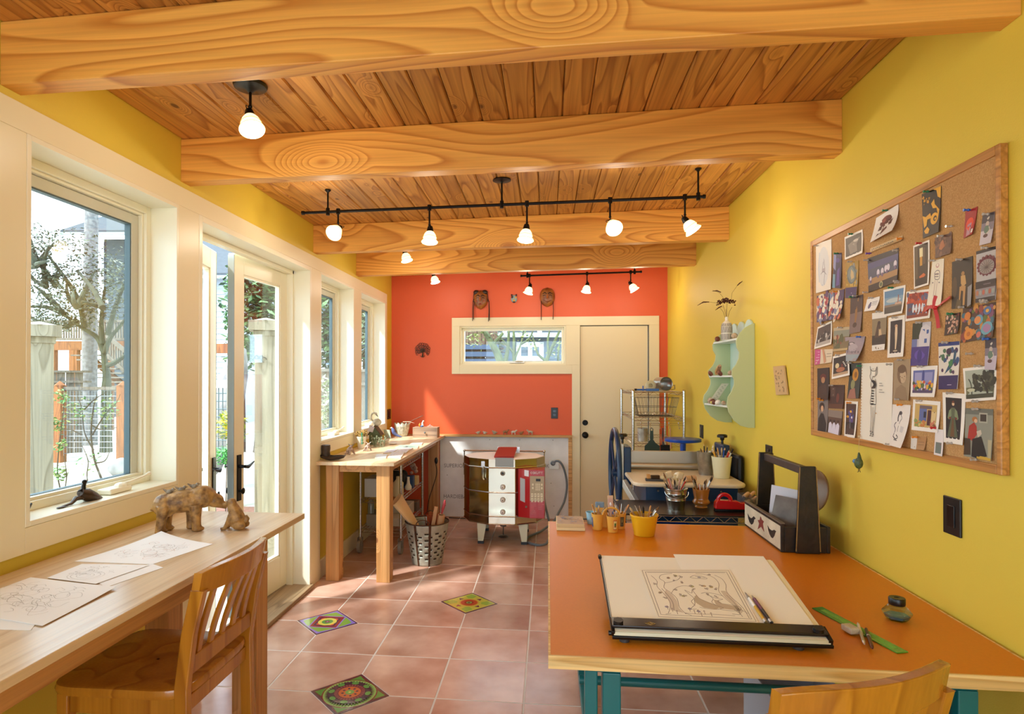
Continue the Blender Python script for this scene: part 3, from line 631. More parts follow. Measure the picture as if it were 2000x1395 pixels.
# wire basket
def wire_basket(name, label, c, w0, d0, w1, d1, h, nx, ny, r=.0016):
    t = thing(name, label, 'basket', c); b = MB()
    rects = []
    for f in (0, .5, 1):
        w, d = w0+(w1-w0)*f, d0+(d1-d0)*f; z = c[2]+.003+h*f
        rects.append([(c[0]-w/2, c[1]-d/2, z), (c[0]+w/2, c[1]-d/2, z), (c[0]+w/2, c[1]+d/2, z), (c[0]-w/2, c[1]+d/2, z)])
    for q in rects: b.tube(q+[q[0]], r*1.4, 6)
    for i in range(nx+1):
        f = i/nx
        a = [V(rects[k][0]).lerp(V(rects[k][1]), f) for k in (2, 0)]; c_ = [V(rects[k][3]).lerp(V(rects[k][2]), f) for k in (0, 2)]; b.tube(a+c_, r, 5)
    for i in range(ny+1):
        f = i/ny
        a = [V(rects[k][0]).lerp(V(rects[k][3]), f) for k in (2, 0)]; c_ = [V(rects[k][1]).lerp(V(rects[k][2]), f) for k in (0, 2)]; b.tube(a+c_, r, 5)
    b.build('basket_wires', mat('basket_wire', '#6d6a64', .35, .9), t, kind='stuff'); return t
wire_basket('wire_basket', 'flared wire basket on the chrome rack, second shelf', (.945, 5.66, 1.152), .30, .24, .375, .30, .165, 12, 8)

# blue banding wheel on a stand
t = thing('banding_wheel', 'cobalt blue round turntable on a tall blue column behind the slab roller', 'stand', (.985, 4.98, 0))
p = at(1334, 859, y=4.98)
b = MB(); b.lathe([(.02, p.z-.03), (.10, p.z-.018), (.135, p.z-.014), (.138, p.z-.010), (.138, p.z+.006), (.130, p.z+.010), (.01, p.z+.010)], (p.x, p.y, 0), 40); b.build('turntable', COB, t, smooth=True)
b = MB(); b.cyl((p.x, p.y, .03), (p.x, p.y, p.z-.02), .022, .022, 18); b.build('column', COB, t, smooth=True)
b = MB(); b.lathe([(.13, .0), (.13, .012), (.03, .035)], (p.x, p.y, 0), 30); b.build('foot', COB, t, smooth=True)

# wire shelf unit under the work bench
t = thing('under_bench_cart', 'chrome wire cart on casters standing under the work bench', 'shelf', (-1.42, 5.75, 0))
UX0, UX1, UY0, UY1 = -1.60, -1.245, 5.15, 6.05
for x in (UX0, UX1):
    for y in (UY0, UY1):
        post(t, x, y, .13, .80)
        b = MB(); b.cyl((x-.014, y-.01, .055), (x+.014, y-.01, .055), .055, .055, 18); b.box(x-.02, x-.016, y-.03, y+.02, .05, .13); b.box(x+.016, x+.02, y-.03, y+.02, .05, .13); b.build('caster', mat('caster_grey', '#8a8378', .4), t, smooth=True)
UZ = [.735, .455, .20]
for z in UZ: wire_shelf(t, UX0+.012, UX1-.012, UY0, UY1, z)

# ------------------------------------------------------------------ kiln
t = thing('kiln', 'shiny stainless steel kiln on white legs against the cement board', 'kiln', (-.41, 5.86, 0))
KC = V((-.41, 5.775, 0)); R = .378; NS = 10; SQ = .80
def ring(r, z, a0=math.pi/10): return [KC+V((r*math.sin(a0+2*math.pi*k/NS), -r*SQ*math.cos(a0+2*math.pi*k/NS), z)) for k in range(NS)]
a0 = 2*math.pi/20
kz = lambda py: at(985, py, y=5.48).z
z0, z1, z2, zt = kz(1026), kz(915), kz(913), kz(898)
b = MB(); b.loft([ring(R, z0), ring(R, z1)], True); b.add(ring(R, z0), [tuple(range(NS))[::-1]]); b.add(ring(R, z1), [tuple(range(NS))]); b.build('jacket', STEEL, t, bevel=.004)
b = MB(); b.loft([ring(R+.002, z1+.006), ring(R+.002, zt+.0)], True); b.add(ring(R, z1+.006), [tuple(range(NS))[::-1]]); b.build('lid_band', STEEL, t, bevel=.004)
b = MB(); b.prism(ring(R-.004, z1+.008), (0, 0, zt+.002-z1-.008)); b.build('lid', mat('firebrick', '#e8dcd2', .85, bump=.3), t, bevel=.004)
for z in (z1+.002, kz(963), kz(1010), z0+.004):
    b = MB(); b.loft([ring(R+.002, z-.006), ring(R+.006, z), ring(R+.002, z+.006)], True); b.build('band', CHROME, t)
WH = mat('white_enamel', '#e4ead2', .35)
for sx, sy in ((-1, -1), (1, -1), (-1, 1), (1, 1)):
    x = KC.x+sx*.195; y = KC.y+sy*.235
    b = MB(); P = [(x-sx*.052, y, z0-.002), (x+sx*.030, y, z0-.002), (x+sx*.022, y, .022), (x-sx*.022, y, .022)]; b.prism(P, (0, .004, 0)); b.prism([(x+sx*.030, y, z0-.002), (x+sx*.030, y+.05, z0-.002), (x+sx*.022, y+.035, .022), (x+sx*.022, y, .022)], (sx*.003, 0, 0)); b.box(x-.03, x+.03, y-.004, y+.05, z0-.012, z0-.002)
    lg = b.build('leg', WH, t)
    b = MB(); b.box(x-.027, x+.027, y-.005, y+.04, 0, .024); b.build('rubber_foot', BLACK, lg)
FY = KC.y-R*SQ*math.cos(math.pi/NS)
FY0 = FY-.001
# peepholes on the face toward the camera
px_ = at(982, 950, y=FY0).x
for py, plug in ((925, 0), (952, 1), (977, 1), (1001, 1)):
    z = kz(py); b = MB()
    if plug: b.lathe([(.022, 0), (.024, .006), (.020, .018), (.013, .028), (.006, .029)], (px_, FY0, z), 16, (0, -1, 0)); o = b.build('peephole_plug', mat('white_ceramic', '#f0ece4', .4), t, smooth=True); b = MB(); b.cyl((px_, FY0-.029, z), (px_, FY0-.031, z), .005, .005, 10); b.build('plug_hole', mat('brown_hole', '#4a3222', .8), o)
    else: b.lathe([(.022, 0), (.022, .006), (.012, .007), (.010, .001)], (px_, FY0, z), 16, (0, -1, 0)); o = b.build('peephole', mat('bronze_ring', '#8b7a66', .3, .8), t, smooth=True); b = MB(); b.cyl((px_, FY0, z), (px_, FY0-.003, z), .010, .010, 12); b.build('hole', BLACK, o)
# lid latch
p = at(944, 913, y=5.52); b = MB(); b.box(p.x-.018, p.x+.018, p.y-.012, p.y, p.z+.0, p.z+.055); b.tube([(p.x, p.y-.014, p.z+.01), (p.x-.004, p.y-.022, p.z-.03), (p.x-.004, p.y-.024, p.z-.09), (p.x+.006, p.y-.030, p.z-.11)], [.010, .012, .008, .010], 8); b.build('lid_latch', CHROME, t, smooth=True)
# hinge bar with red cover and side rods
zb = at(985, 881, y=6.09).z; b = MB()
xl, xr = at(907, 885, y=6.09).x, at(1063, 885, y=6.09).x
b.tube([(xl, 6.09, zb), (xr, 6.09, zb)], .0075, 8)
for x in (xl, xr): b.ball((x, 6.09, zb), .013, 10, 6); b.tube([(x, 6.09, zb+.01), (x, 6.09, zb-.24)], .006, 8); b.cyl((x, 6.09, zb-.12), (x, 6.09, zb-.15), .014, .014, 12)
b.build('lid_hinge_bar', CHROME, t, smooth=True)
b = MB(); b.tube([(xl+.004, 6.09, zb-.20), (xl+.004, 6.09, .10)], .0022, 6); b.build('lid_rod', CHROME, t)
REDP = mat('red_enamel', '#b3101a', .28, coat=.4)
q = [at(965, 893, y=5.58), at(1004, 893, y=5.58)]; z_ = q[0].z
b = MB(); A = V((q[0].x, 5.58, z_-.004)); B = V((q[1].x, 5.58, z_-.004)); C = V((q[1].x+.012, 5.92, zb+.045)); D = V((q[0].x+.012, 5.92, zb+.045))
b.prism([A, B, C, D], (0, 0, .014)); b.add([A, B, B-V((0, 0, .012)), A-V((0, 0, .012)), A+V((0, .01, 0)), B+V((0, .01, 0)), B+V((0, .01, -.012)), A+V((0, .01, -.012))], [(0, 3, 2, 1), (4, 5, 6, 7), (0, 1, 5, 4), (3, 7, 6, 2), (0, 4, 7, 3), (1, 2, 6, 5)])
b.build('hinge_cover', mat('red_metal', '#a83a35', .22, .6), t, bevel=.002)
for x in (A.x+.02, B.x+.02): b = MB(); b.box(x-.015, x+.015, 5.915, 5.93, zb-.01, zb+.06); b.build('hinge_bracket', CHROME, t)
b = MB(); p0, p1 = at(967, 897, y=5.47), at(1003, 915, y=5.47); b.box(p0.x, p1.x, FY-.004, FY, p1.z+.008, p0.z+.01); b.build('lid_plate', mat('dull_plate', '#8a857c', .4, .8), t)
# control box
c0, c1 = at(1034, 0, y=5.43).x, at(1063, 0, y=5.43).x; zt_, zb_ = at(1050, 918, y=5.43).z, at(1050, 1013, y=5.43).z
bk = at(1012, 0, y=5.50).x
b = MB(); Pb = [(c0, 5.43), (c1, 5.43), (c1+.005, 5.60), (bk, 5.56), (bk, 5.475)]
b.prism([(x, y, zb_) for x, y in Pb], (0, 0, zt_-zb_)); cb = b.build('control_box', REDP, t, bevel=.003)
ph = zt_-zb_; zA, zB = zt_-ph*.13, zt_-ph*.64
b = MB(); b.box(c0+.003, c1-.004, 5.4275, 5.431, zB, zA); kp = b.build('keypad', mat('beige_panel', '#b8a88a', .5), cb)
b = MB(); b.box(c0+.055*1, c0+.095, 5.4265, 5.428, zA-.045, zA-.022); b.build('display', BLACK, kp)
b = MB(); b.col = lin('#efe6cc'); w_ = c1-c0
for r in range(4):
    for k in range(3): x = c0+w_*(.40+.11*k); z = zA-.065-.016*r; b.box(x, x+.010, 5.4262, 5.4280, z-.010, z)
for r in range(2):
    for x in (c0+w_*.16, c0+w_*.76): z = zA-.065-.030*r; b.box(x, x+.014, 5.4262, 5.428, z-.018, z)
for r in range(2):
    for k in range(4): x = c0+w_*(.10+.21*k); z = zA-.150-.042*r; b.box(x, x+w_*.14, 5.4262, 5.428, z-.034, z); b.col = lin('#8d7f66'); b.box(x+.004, x+w_*.14-.004, 5.4258, 5.428, z-.014, z-.010); b.box(x+.004, x+w_*.14-.008, 5.4258, 5.428, z-.024, z-.020); b.col = lin('#efe6cc')
b.build('keys', VC, kp, kind='stuff')
WHI = mat('white_print', '#f2ece6', .6)
text('SKUTT', .030, (c0+.028, 5.4285, zt_-.037), RX, WHI, cb, sx=.95); b = MB(); b.tube([(c0+.016+.008*math.cos(a), 5.4285, zt_-.027+.008*math.sin(a)) for a in [k*.5 for k in range(13)]], .0015, 5); b.build('round_emblem', WHI, cb)
b = MB()
for k in range(8):
    z = zB-.014-.014*k
    for x, l in ((c0+.008, .05), (c0+.075, .05)):
        if k < 5 or x < c0+.01: b.box(x, x+l*random.uniform(.5, 1), 5.4288, 5.4302, z-.0035, z)
b.build('small_print', mat('pink_print', '#d98a86', .6), cb, kind='stuff')
n_ = V((5.475-5.43, c0-bk, 0)); sd = V((c0-bk, 5.43-5.475, 0)); nn = V((-sd.y, sd.x, 0)).normalized()*-1
b = MB(); s0 = V((bk, 5.475, 0)); 
def side(u, z): return s0+sd*u+nn*-.0012*-1+V((0, 0, z))
b.poly([side(.18, zB-.005), side(.60, zB-.02), side(.60, zA-.03), side(.18, zA-.02)]); b.build('rating_label', mat('grey_label', '#b9bec0', .5), cb, solid=.0008)
b = MB(); b.poly([side(.55, zA-.002), side(.93, zA-.006), side(.93, zt_-.008), side(.55, zt_-.004)]); b.build('small_label', mat('white_label', '#eeeef4', .5), cb, solid=.0008)
b = MB(); c_ = side(.72, zB-.055); b.cyl(c_, c_+nn*.006, .012, .010, 12); b.build('power_switch', CHROME, cb)
b = MB(); b.lathe([(.03, .10), (.035, .13), (.012, .165), (.012, .19)], (-.42, 5.80, 0), 14); b.tube([(-.42, 5.80, .10), (-.42, 5.80, .02)], .006, 6); b.lathe([(.05, 0), (.03, .015)], (-.42, 5.80, 0), 14); b.build('floor_bracket', mat('dull_plate', '#8a857c', .4, .8), t, smooth=True)
# outlet, plug and cord
p = at(1082, 907, y=6.57)
b = MB(); b.cbox((p.x, 6.570, p.z), (.105, .006, .105)); o = b.build('kiln_outlet', mat('pale_metal', '#d8d4c8', .3, .3), label='square steel wall socket on the cement board with a grey plug', cat='socket', bevel=.002, base=(p.x, 6.57, p.z))
CORD = mat('grey_cord', '#6f7c88', .5)
A = [(1080, 906, 6.53), (1086, 901, 6.50), (1094, 903, 6.49), (1101, 915, 6.50), (1106, 935, 6.52), (1107, 955, 6.53), (1102, 980, 6.50), (1092, 1000, 6.40)]
P = [at(a, c, y=y) for a, c, y in A]; P += [V((P[-1].x-.06, 6.2, .06)), V((P[-1].x-.18, 6.0, .013)), V((-.17, 5.80, .012)), V((-.20, 5.62, .012)), V((-.10, 5.50, .012)), V((-.01, 5.58, .012)), V((.02, 5.75, .10)), V((-.03, 5.86, .30)), V((-.04, 5.80, .42))]
def smooth_path(P, n=6):
    out = []
    for i in range(len(P)-1):
        p0, p1, p2, p3 = P[max(i-1, 0)], P[i], P[i+1], P[min(i+2, len(P)-1)]
        for k in range(n):
            t_ = k/n; out.append(.5*((2*p1)+(p2-p0)*t_+(2*p0-5*p1+4*p2-p3)*t_*t_+(3*p1-p0-3*p2+p3)*t_**3))
    return out+[P[-1]]
P = [V(p) for p in P]; b = MB(); b.tube(smooth_path(P), .011, 8); co = b.build('power_cord', CORD, t, smooth=True)
b = MB(); b.cyl((P[0].x, 6.566, P[0].z), (P[0].x+.005, 6.50, P[0].z+.012), .026, .018, 14); b.build('plug', CORD, co, smooth=True)

# ------------------------------------------------------------------ lamps
GLOW = mat('lit_glass_shade', '#ffe7bf', .3, emit=1.5, ecol='#ffe0a8')
RIMG = mat('shade_rim', '#ffcf8a', .3, emit=.75, ecol='#ffb050')
def lampshape(root, piv, d, watts=3):
    "socket, wire loop and two tiered glass shade, opening along d"
    d = V(d).normalized(); u, w = cyl_frame(d)
    b = MB(); b.lathe([(.006, -.030), (.014, -.026), (.018, -.012), (.020, .0), (.019, .012)], piv, 14, d); s_ = b.build('socket', IRON, root, smooth=True)
    b = MB(); L = [piv+u*.026*math.cos(a)+d*(.02*math.sin(a)-.022) for a in [k*math.pi/6 for k in range(12)]]; b.tube(L, .0018, 6, closed=True); b.build('wire_loop', IRON, root, smooth=True)
    b = MB(); b.lathe([(.014, .004), (.024, .010), (.033, .024), (.038, .040), (.0385, .045), (.034, .048), (.036, .053), (.046, .066), (.047, .071), (.043, .070), (.034, .058), (.01, .052)], piv, 24, d); sh = b.build('lamp_shade', GLOW, root, smooth=True)
    b = MB()
    for rr, zz in ((.0390, .0425), (.0472, .0690)):
        b.tube([piv+d*zz+(u*math.cos(a)+w*math.sin(a))*rr for a in [k*math.pi/12 for k in range(24)]], .0012, 6, closed=True)
    b.build('shade_rim', RIMG, sh, smooth=True)
    l = bpy.data.lights.new('lamp_light', 'POINT'); l.energy = watts; l.color = (1, .88, .70); l.shadow_soft_size = .035
    o = bpy.data.objects.new('lamp_light', l); COL.objects.link(o); o.parent = root; o.location = V(piv)+d*.115-OFF[root.name]
def drop(root, top, piv, d):
    b = MB(); top, piv = V(top), V(piv); m = V((top.x, top.y, piv.z+.035)); b.tube([top, m], .0055, 8); b.ball(m, .008, 8, 6); b.tube([m, piv-V(d).normalized()*.02], .003, 6); b.build('stem', IRON, root, smooth=True)
# single spot on the ceiling
pc = at(489, 168, z=2.612); pl = at(488, 226, y=pc.y)
t = thing('spot_lamp', 'single lit spot lamp on a round black canopy, upper left between the nearest two beams', 'lamp', (pc.x, pc.y, ceil_z(pc.x)), 'ceiling spot lamps')
b = MB(); b.lathe([(.062, 0), (.064, .004), (.060, .012), (.045, .016), (.02, .020), (.008, .030)], (pc.x, pc.y, ceil_z(pc.x)), 28, (0, 0, -1)); b.build('canopy', BLACK, t, smooth=True)
drop(t, (pc.x, pc.y, ceil_z(pc.x)-.02), pl, (.3, -.35, -1)); lampshape(t, pl, (.32, -.35, -1), 3)
def track(label, y, xa, xb, za, zb, hangs, lamps, zc=None, canopy=None):
    t = thing('track_light', label, 'light', ((xa+xb)/2, y, (za+zb)/2)); zt = lambda x: za+(zb-za)*(x-xa)/(xb-xa)
    b = MB(); b.tube([(xa, y, za), (xb, y, zb)], .0085, 10)
    for x in (xa, xb): b.cyl((x-.008, y, zt(x)), (x+.008, y, zt(x)), .012, .012, 10)
    b.build('rail', IRON, t, smooth=True)
    for x in hangs:
        b = MB(); zc_ = ceil_z(x); b.lathe([(.018 if x != canopy else .052, 0), (.018 if x != canopy else .053, .006), (.010, .012), (.005, .02)], (x, y, zc_), 20, (0, 0, -1)); b.tube([(x, y, zc_-.015), (x, y, zt(x)-.012)], .0055, 8); b.cyl((x, y, zt(x)+.022), (x, y, zt(x)-.020), .011, .011, 10); b.build('hanger', IRON, t, smooth=True)
    for x, px, py, d in lamps:
        pv = at(px, py, y=y); l = thing('spot_head', None, None, (0, 0, 0)); l.parent = t; l.location = V((0, 0, 0)); OFF[l.name] = OFF[t.name]
        b = MB(); b.cyl((x, y, zt(x)+.016), (x, y, zt(x)-.016), .012, .012, 10); b.build('rail_clip', IRON, l, smooth=True)
        drop(l, (x, y, zt(x)-.015), pv, d); lampshape(l, pv, d)
    return t
ty = 3.55; g = lambda px, py: at(px, py, y=ty)
A, B = g(592, 416), g(1375, 384)
LT = [(661, 447, 661, 411, (-.12, -.8, -.55)), (840, 451, 839, 405, (.0, -.2, -1)), (1028, 447, 1029, 401, (-.08, -.2, -1)), (1194, 436, 1191, 391, (.15, -.75, -.6)), (1340, 432, 1337, 385, (.55, -.15, -.85))]
track('long black track light with five lit spots between the second and third beams', ty, A.x, B.x, A.z, B.z, [g(641, 0).x, g(980, 0).x, g(1363, 0).x], [(g(c, 0).x, a, b_, d) for a, b_, c, e, d in LT], canopy=g(980, 0).x)
ty = 6.0; A, B = g(1018, 539), g(1252, 531)
LT = [(1035, 560, 1034, 0, (-.28, -.1, -1)), (1147, 557, 1146, 0, (-.18, -.15, -1)), (1232, 555, 1231, 0, (.5, -.1, -.85))]
track('short black track light with three lit spots before the coral wall', ty, A.x, B.x, A.z, B.z, [A.x+.06, B.x-.06], [(g(c, 0).x, a, b_, d) for a, b_, c, e, d in LT])
for px, py, y, lb in ((791, 494, 4.95, 'single lit spot lamp hanging between the third and farthest beams'), (847, 539, 6.0, 'single lit spot lamp below the farthest beam, left part of the coral wall')):
    pv = at(px, py, y=y); t = thing('spot_lamp', lb, 'lamp', (pv.x, y, ceil_z(pv.x)), 'ceiling spot lamps')
    b = MB(); b.lathe([(.06, 0), (.062, .006), (.045, .014), (.008, .028)], (pv.x, y, ceil_z(pv.x)), 28, (0, 0, -1)); b.build('canopy', BLACK, t, smooth=True)
    drop(t, (pv.x, y, ceil_z(pv.x)-.02), pv, (.25, 0, -1)); lampshape(t, pv, (.28, -.1, -1))
# ------------------------------------------------------------------ cork board and its cards
CX0 = XR-.001; CS = 1.2205
t = thing('cork_board', 'large cork pinboard in an oak frame on the right yellow wall', 'pinboard', (XR, 2.41, 1.225))
ya, yb_, za_, zb2 = 1.802, 3.016, 1.225, 2.125; OAK = wood('oak_frame', '#c98f48', '#a97030', 'Y', .5, 12, 7, .4, randv=.03)
f = .027; b = MB(); b.box(CS, CX0, ya+.018, yb_-.02, za_+f, zb2-f); b.build('cork_sheet', mat('cork', '#caa06a', .9, col2='#b08450', vscale=260, bump=.4, bscale=300), t)
f = .027
for q in ((ya, ya+.018, za_, zb2), (yb_-.02, yb_, za_, zb2), (ya+.018, yb_-.02, za_, za_+f), (ya+.018, yb_-.02, zb2-f, zb2)):
    b = MB(); b.box(CS-.006, CX0, *q); b.build('frame_rail', OAK, t, bevel=.003)
b = MB()
for k in range(3): b.col = lin(('#222222', '#e8e8e8', '#222222')[k]); b.box(CS-.0006, CS, 1.848, 1.872, 1.292-.006*k, 1.297-.006*k)
b.build('maker_label', VC, t)
def catm(P, n=5): return smooth_path([V((x, y, 0)) for x, y in P], n)
def card(label, quad, bg, shapes, border=0, bc='#efeae0', pins=(), curl=.003, cat='card', name='pinned_card', depth=0, rough=.4):
    q = [at(px, py, x=CS-.001-depth) for px, py in quad]     # TL TR BR BL
    def uv(u, v, h=0):
        p = q[0].lerp(q[1], u).lerp(q[3].lerp(q[2], u), v); c = curl*(v**2)*(.4+u)*1.6
        return V((p.x-c-h, p.y, p.z))
    m = 5; b = MB(); b.col = lin(bc if border else bg)
    for h in (0, .0012): b.loft([[uv(i/m, j/m, h) for i in range(m+1)] for j in range(m+1)])
    for e in ([(i/m, 0) for i in range(m+1)], [(1, i/m) for i in range(m+1)], [(1-i/m, 1) for i in range(m+1)], [(0, 1-i/m) for i in range(m+1)]):
        b.loft([[uv(u, v, 0) for u, v in e], [uv(u, v, .0012) for u, v in e]])
    root = b.build(name, VC, None, label=label, cat=cat, base=(CS, (q[0].y+q[1].y)/2, q[3].z))
    b = MB(); k = [0]
    bu = border; bv = border*abs((q[0]-q[1]).length/(q[0]-q[3]).length)
    def T(u, v): return (bu+(1-2*bu)*u, bv+(1-2*bv)*v)
    def put(P, col):
        k[0] += 1; h = .0013+.00006*k[0]; b.col = lin(col)
        P = [T(u, v) for u, v in P]; n = len(P); b.add([uv(u, v, h) for u, v in P], [tuple(range(n))[::-1]])
    if border:
        b.col = lin(bg); b.loft([[uv(*T(i/m, j/m), .0013) for i in range(m+1)] for j in range(m+1)])
    for s in shapes:
        if s[0] == 'r': _, u0, v0, u1, v1, col = s; put([(u0, v0), ((u0+u1)/2, v0), (u1, v0), (u1, (v0+v1)/2), (u1, v1), ((u0+u1)/2, v1), (u0, v1), (u0, (v0+v1)/2)], col)
        elif s[0] == 'e': _, u, v, ru, rv, col = s; put([(u+ru*math.cos(a*math.pi/8), v+rv*math.sin(a*math.pi/8)) for a in range(16)], col)
        elif s[0] == 'p': put(s[1], s[2])
        elif s[0] == 'l':
            _, P, w, col = s; P = [(p.x, p.y) for p in catm(P, 4)]; asp = (q[0]-q[1]).length/(q[0]-q[3]).length; k[0] += 1
            for i in range(len(P)-1):
                (x0, y0), (x1, y1) = P[i], P[i+1]; dx, dy = (x1-x0), (y1-y0)/asp; L = math.hypot(dx, dy) or 1; nx, ny = -dy/L*w, dx/L*w*asp; k[0] -= 1
                put([(x0+nx, y0+ny), (x1+nx, y1+ny), (x1-nx, y1-ny), (x0-nx, y0-ny)], col)
        elif s[0] == 'dots':
            _, u0, v0, u1, v1, n, r, cols, seed = s; rr = random.Random(seed); asp = (q[0]-q[1]).length/(q[0]-q[3]).length
            for _i in range(n):
                u, v, sr = rr.uniform(u0, u1), rr.uniform(v0, v1), r*rr.uniform(.6, 1.3); c_ = rr.choice(cols); a0 = rr.random()*3; el = rr.uniform(.6, 1.4)
                if _i % 6: k[0] -= 1
                put([(u+sr*math.cos(a0+a*math.pi/4), v+sr*el*asp*math.sin(a0+a*math.pi/4)) for a in range(8)], c_)
    if shapes or border: b.build('print', VC, root)
    for (px, py, col) in pins:
        p = at(px, py, x=CS-.004); b = MB(); h = V((p.x, p.y, p.z)); b.tube([h+V((.004, 0, 0)), h+V((-.004, 0, 0)), h+V((-.006, 0, 0)), h+V((-.013, 0, 0)), h+V((-.014, 0, 0)), h+V((-.017, 0, 0))], [.001, .0045, .0028, .0028, .0045, .0040], 8)
        PM = {'c': mat('clear_pin', '#e4ddd0', .15, trans=.5), 'g': mat('green_pin', '#1f7a50', .3), 'b': mat('blue_pin', '#2f63b8', .3), 'r': mat('red_pin', '#b81f22', .3), 'o': mat('orange_pin', '#e08a20', .3), 'p': mat('purple_pin', '#6a3aa0', .3)}
        b.build('pin', PM[col], root, smooth=True)
    return root
BR_ = ['#6b4a2c', '#8a6236', '#3a2618', '#a57c48', '#2a1c14']; GN = ['#3d4a2a', '#57643a', '#2c3622', '#7a8052']; FL = ['#c43c2c', '#e8e2d0', '#e0a83a', '#5a3b86', '#2f5a96', '#c76a8a', '#e6d6c0']
card('tall white sketch sheet, top left corner of the pinboard', [(1594, 477), (1624, 467), (1626, 565), (1595, 573)], '#ece6da', [('e', .5, .5, .36, .40, '#d9dde0'), ('e', .5, .25, .06, .05, '#8c88b8'), ('l', [(.5, .3), (.48, .45), (.42, .6), (.46, .8), (.44, .88)], .012, '#9a9aa8'), ('l', [(.52, .3), (.56, .45), (.60, .6), (.56, .8), (.58, .88)], .012, '#9a9aa8'), ('r', .42, .54, .62, .62, '#b8b4bc'), ('l', [(.3, .66), (.5, .60), (.7, .68)], .01, '#8d8d98'), ('l', [(.25, .2), (.2, .5), (.24, .8)], .02, '#c4d2de')], pins=[(1597, 480, 'c')], cat='drawing', name='pinned_drawing')
card('black and white photo in a white border near the top left of the pinboard', [(1650, 463.6), (1685, 448), (1688, 494), (1651.4, 508)], '#3a332c', [('p', [(.15, .4), (.5, .25), (.9, .2), (.7, .5), (.75, .9), (.3, .95)], '#7d746a'), ('p', [(.3, .5), (.55, .4), (.6, .85), (.35, .9)], '#a49a8c'), ('e', .65, .3, .15, .07, '#c0b6a8')], .06, pins=[(1665, 457, 'g')])
card('white sheet with a dark red rose, top of the pinboard', [(1712, 426), (1755, 399), (1758, 450), (1704, 474)], '#ece8e2', [('e', .52, .38, .26, .20, '#5c1f20'), ('e', .50, .30, .17, .13, '#7a2c28'), ('e', .60, .42, .14, .10, '#4a1618'), ('e', .44, .34, .08, .06, '#8c3b34'), ('p', [(.28, .5), (.42, .5), (.40, .68), (.24, .66)], '#4a2420'), ('p', [(.66, .5), (.84, .42), (.80, .62), (.68, .62)], '#54302a'), ('l', [(.50, .52), (.46, .72), (.42, .86)], .02, '#5b4434'), ('p', [(.44, .72), (.62, .62), (.66, .72), (.46, .86)], '#6d4640'), ('p', [(.40, .80), (.22, .88), (.26, .78)], '#5c4038')], pins=[(1733, 411, 'g')], curl=.012, cat='print')
card('long narrow tan strip of lettering below the rose print', [(1700, 485.5), (1763.6, 460), (1763.6, 470), (1701, 493)], '#c6a878', [('l', [(.05+.12*k, .4), (.08+.12*k, .7), (.11+.12*k, .35), (.15+.12*k, .65)], .006, '#6d6a5a') for k in range(6)]+[('e', .9, .4, .06, .28, '#e08a2a')], pins=[(1761, 466, 'o'), (1700, 495, 'p')], name='pinned_strip')
card('narrow purple and blue card beside the tall sketch', [(1629, 496), (1644, 494), (1645, 563.5), (1627, 562)], '#2e2a52', [('p', [(.0, .0), (.35, .05), (.3, .5), (0, .4)], '#8a8fc0'), ('e', .55, .2, .25, .07, '#4a3b86'), ('p', [(.5, .5), (.8, .4), (.85, .9), (.45, .95)], '#5a4b96'), ('p', [(.0, .6), (.3, .6), (.35, 1), (0, 1)], '#6fa0b8')], pins=[(1637, 495, 'g')])
card('gold ornamental card with a grey oval and purple foot', [(1652, 513.5), (1677.5, 508.7), (1676.5, 581), (1652.6, 582.5)], '#a8852c', [('dots', .05, .03, .95, .68, 40, .06, ['#c9a444', '#7b6b3a', '#8a8f8a'], 3), ('e', .5, .36, .36, .26, '#5f6e70'), ('e', .5, .36, .30, .22, '#7e8c88'), ('p', [(.45, .2), (.65, .3), (.7, .45), (.5, .5), (.42, .38)], '#c8b080'), ('r', 0, .71, 1, 1, '#35245e'), ('r', .42, .86, .58, .88, '#b8b0c8')], pins=[(1664, 511, 'c')])
card('wide poster of pale figures on a blue field with a black foot', [(1695, 505), (1755, 484), (1756, 550), (1698, 572)], '#474e66', [('r', 0, 0, 1, .16, '#1c1822'), ('r', 0, .16, 1, .34, '#4a4c78'), ('r', 0, .62, 1, .80, '#a88050'), ('r', 0, .80, 1, 1, '#22100f')]+[('e', u, v, .05, .10, '#d8d0dc') for u, v in ((.36, .52), (.5, .52), (.62, .48), (.70, .47), (.92, .44))]+[('e', u, v+.1, .035, .06, '#6d5a7c') for u, v in ((.36, .52), (.5, .52), (.66, .48), (.92, .44), (.1, .60))]+[('e', .1, .62, .04, .06, '#d0c4d0'), ('e', .47, .90, .07, .10, '#a8a27a'), ('e', .47, .90, .04, .06, '#4a5a3a')], pins=[(1753, 489, 'c'), (1696, 508, 'c'), (1755, 549, 'c'), (1694, 571, 'c')], cat='poster', name='pinned_poster')
card('black card with a curling yellow ornament, top right of the pinboard', [(1801, 379.5), (1838.6, 363.6), (1838, 452.6), (1804.5, 466)], '#17100c', [('p', [(.6, 0), (1, 0), (1, .26), (.84, .2), (.78, .05)], '#e3a823'), ('dots', .03, .1, .45, .26, 16, .035, ['#d89c24', '#8a6218'], 5), ('p', [(.5, .30), (.66, .22), (.70, .34), (.96, .5), (.92, .66), (.8, .44), (.6, .42)], '#e3a823'), ('e', .70, .66, .22, .13, '#e3a823'), ('e', .74, .66, .10, .06, '#17100c'), ('e', .76, .67, .05, .03, '#e3a823'), ('p', [(.02, .5), (.2, .55), (.46, .5), (.55, .62), (.3, .62), (.25, .75), (.1, .78)], '#e3a823'), ('p', [(.1, .85), (.3, .78), (.44, .86), (.36, .94), (.18, .92)], '#e3a823')], pins=[(1814, 374, 'g')])
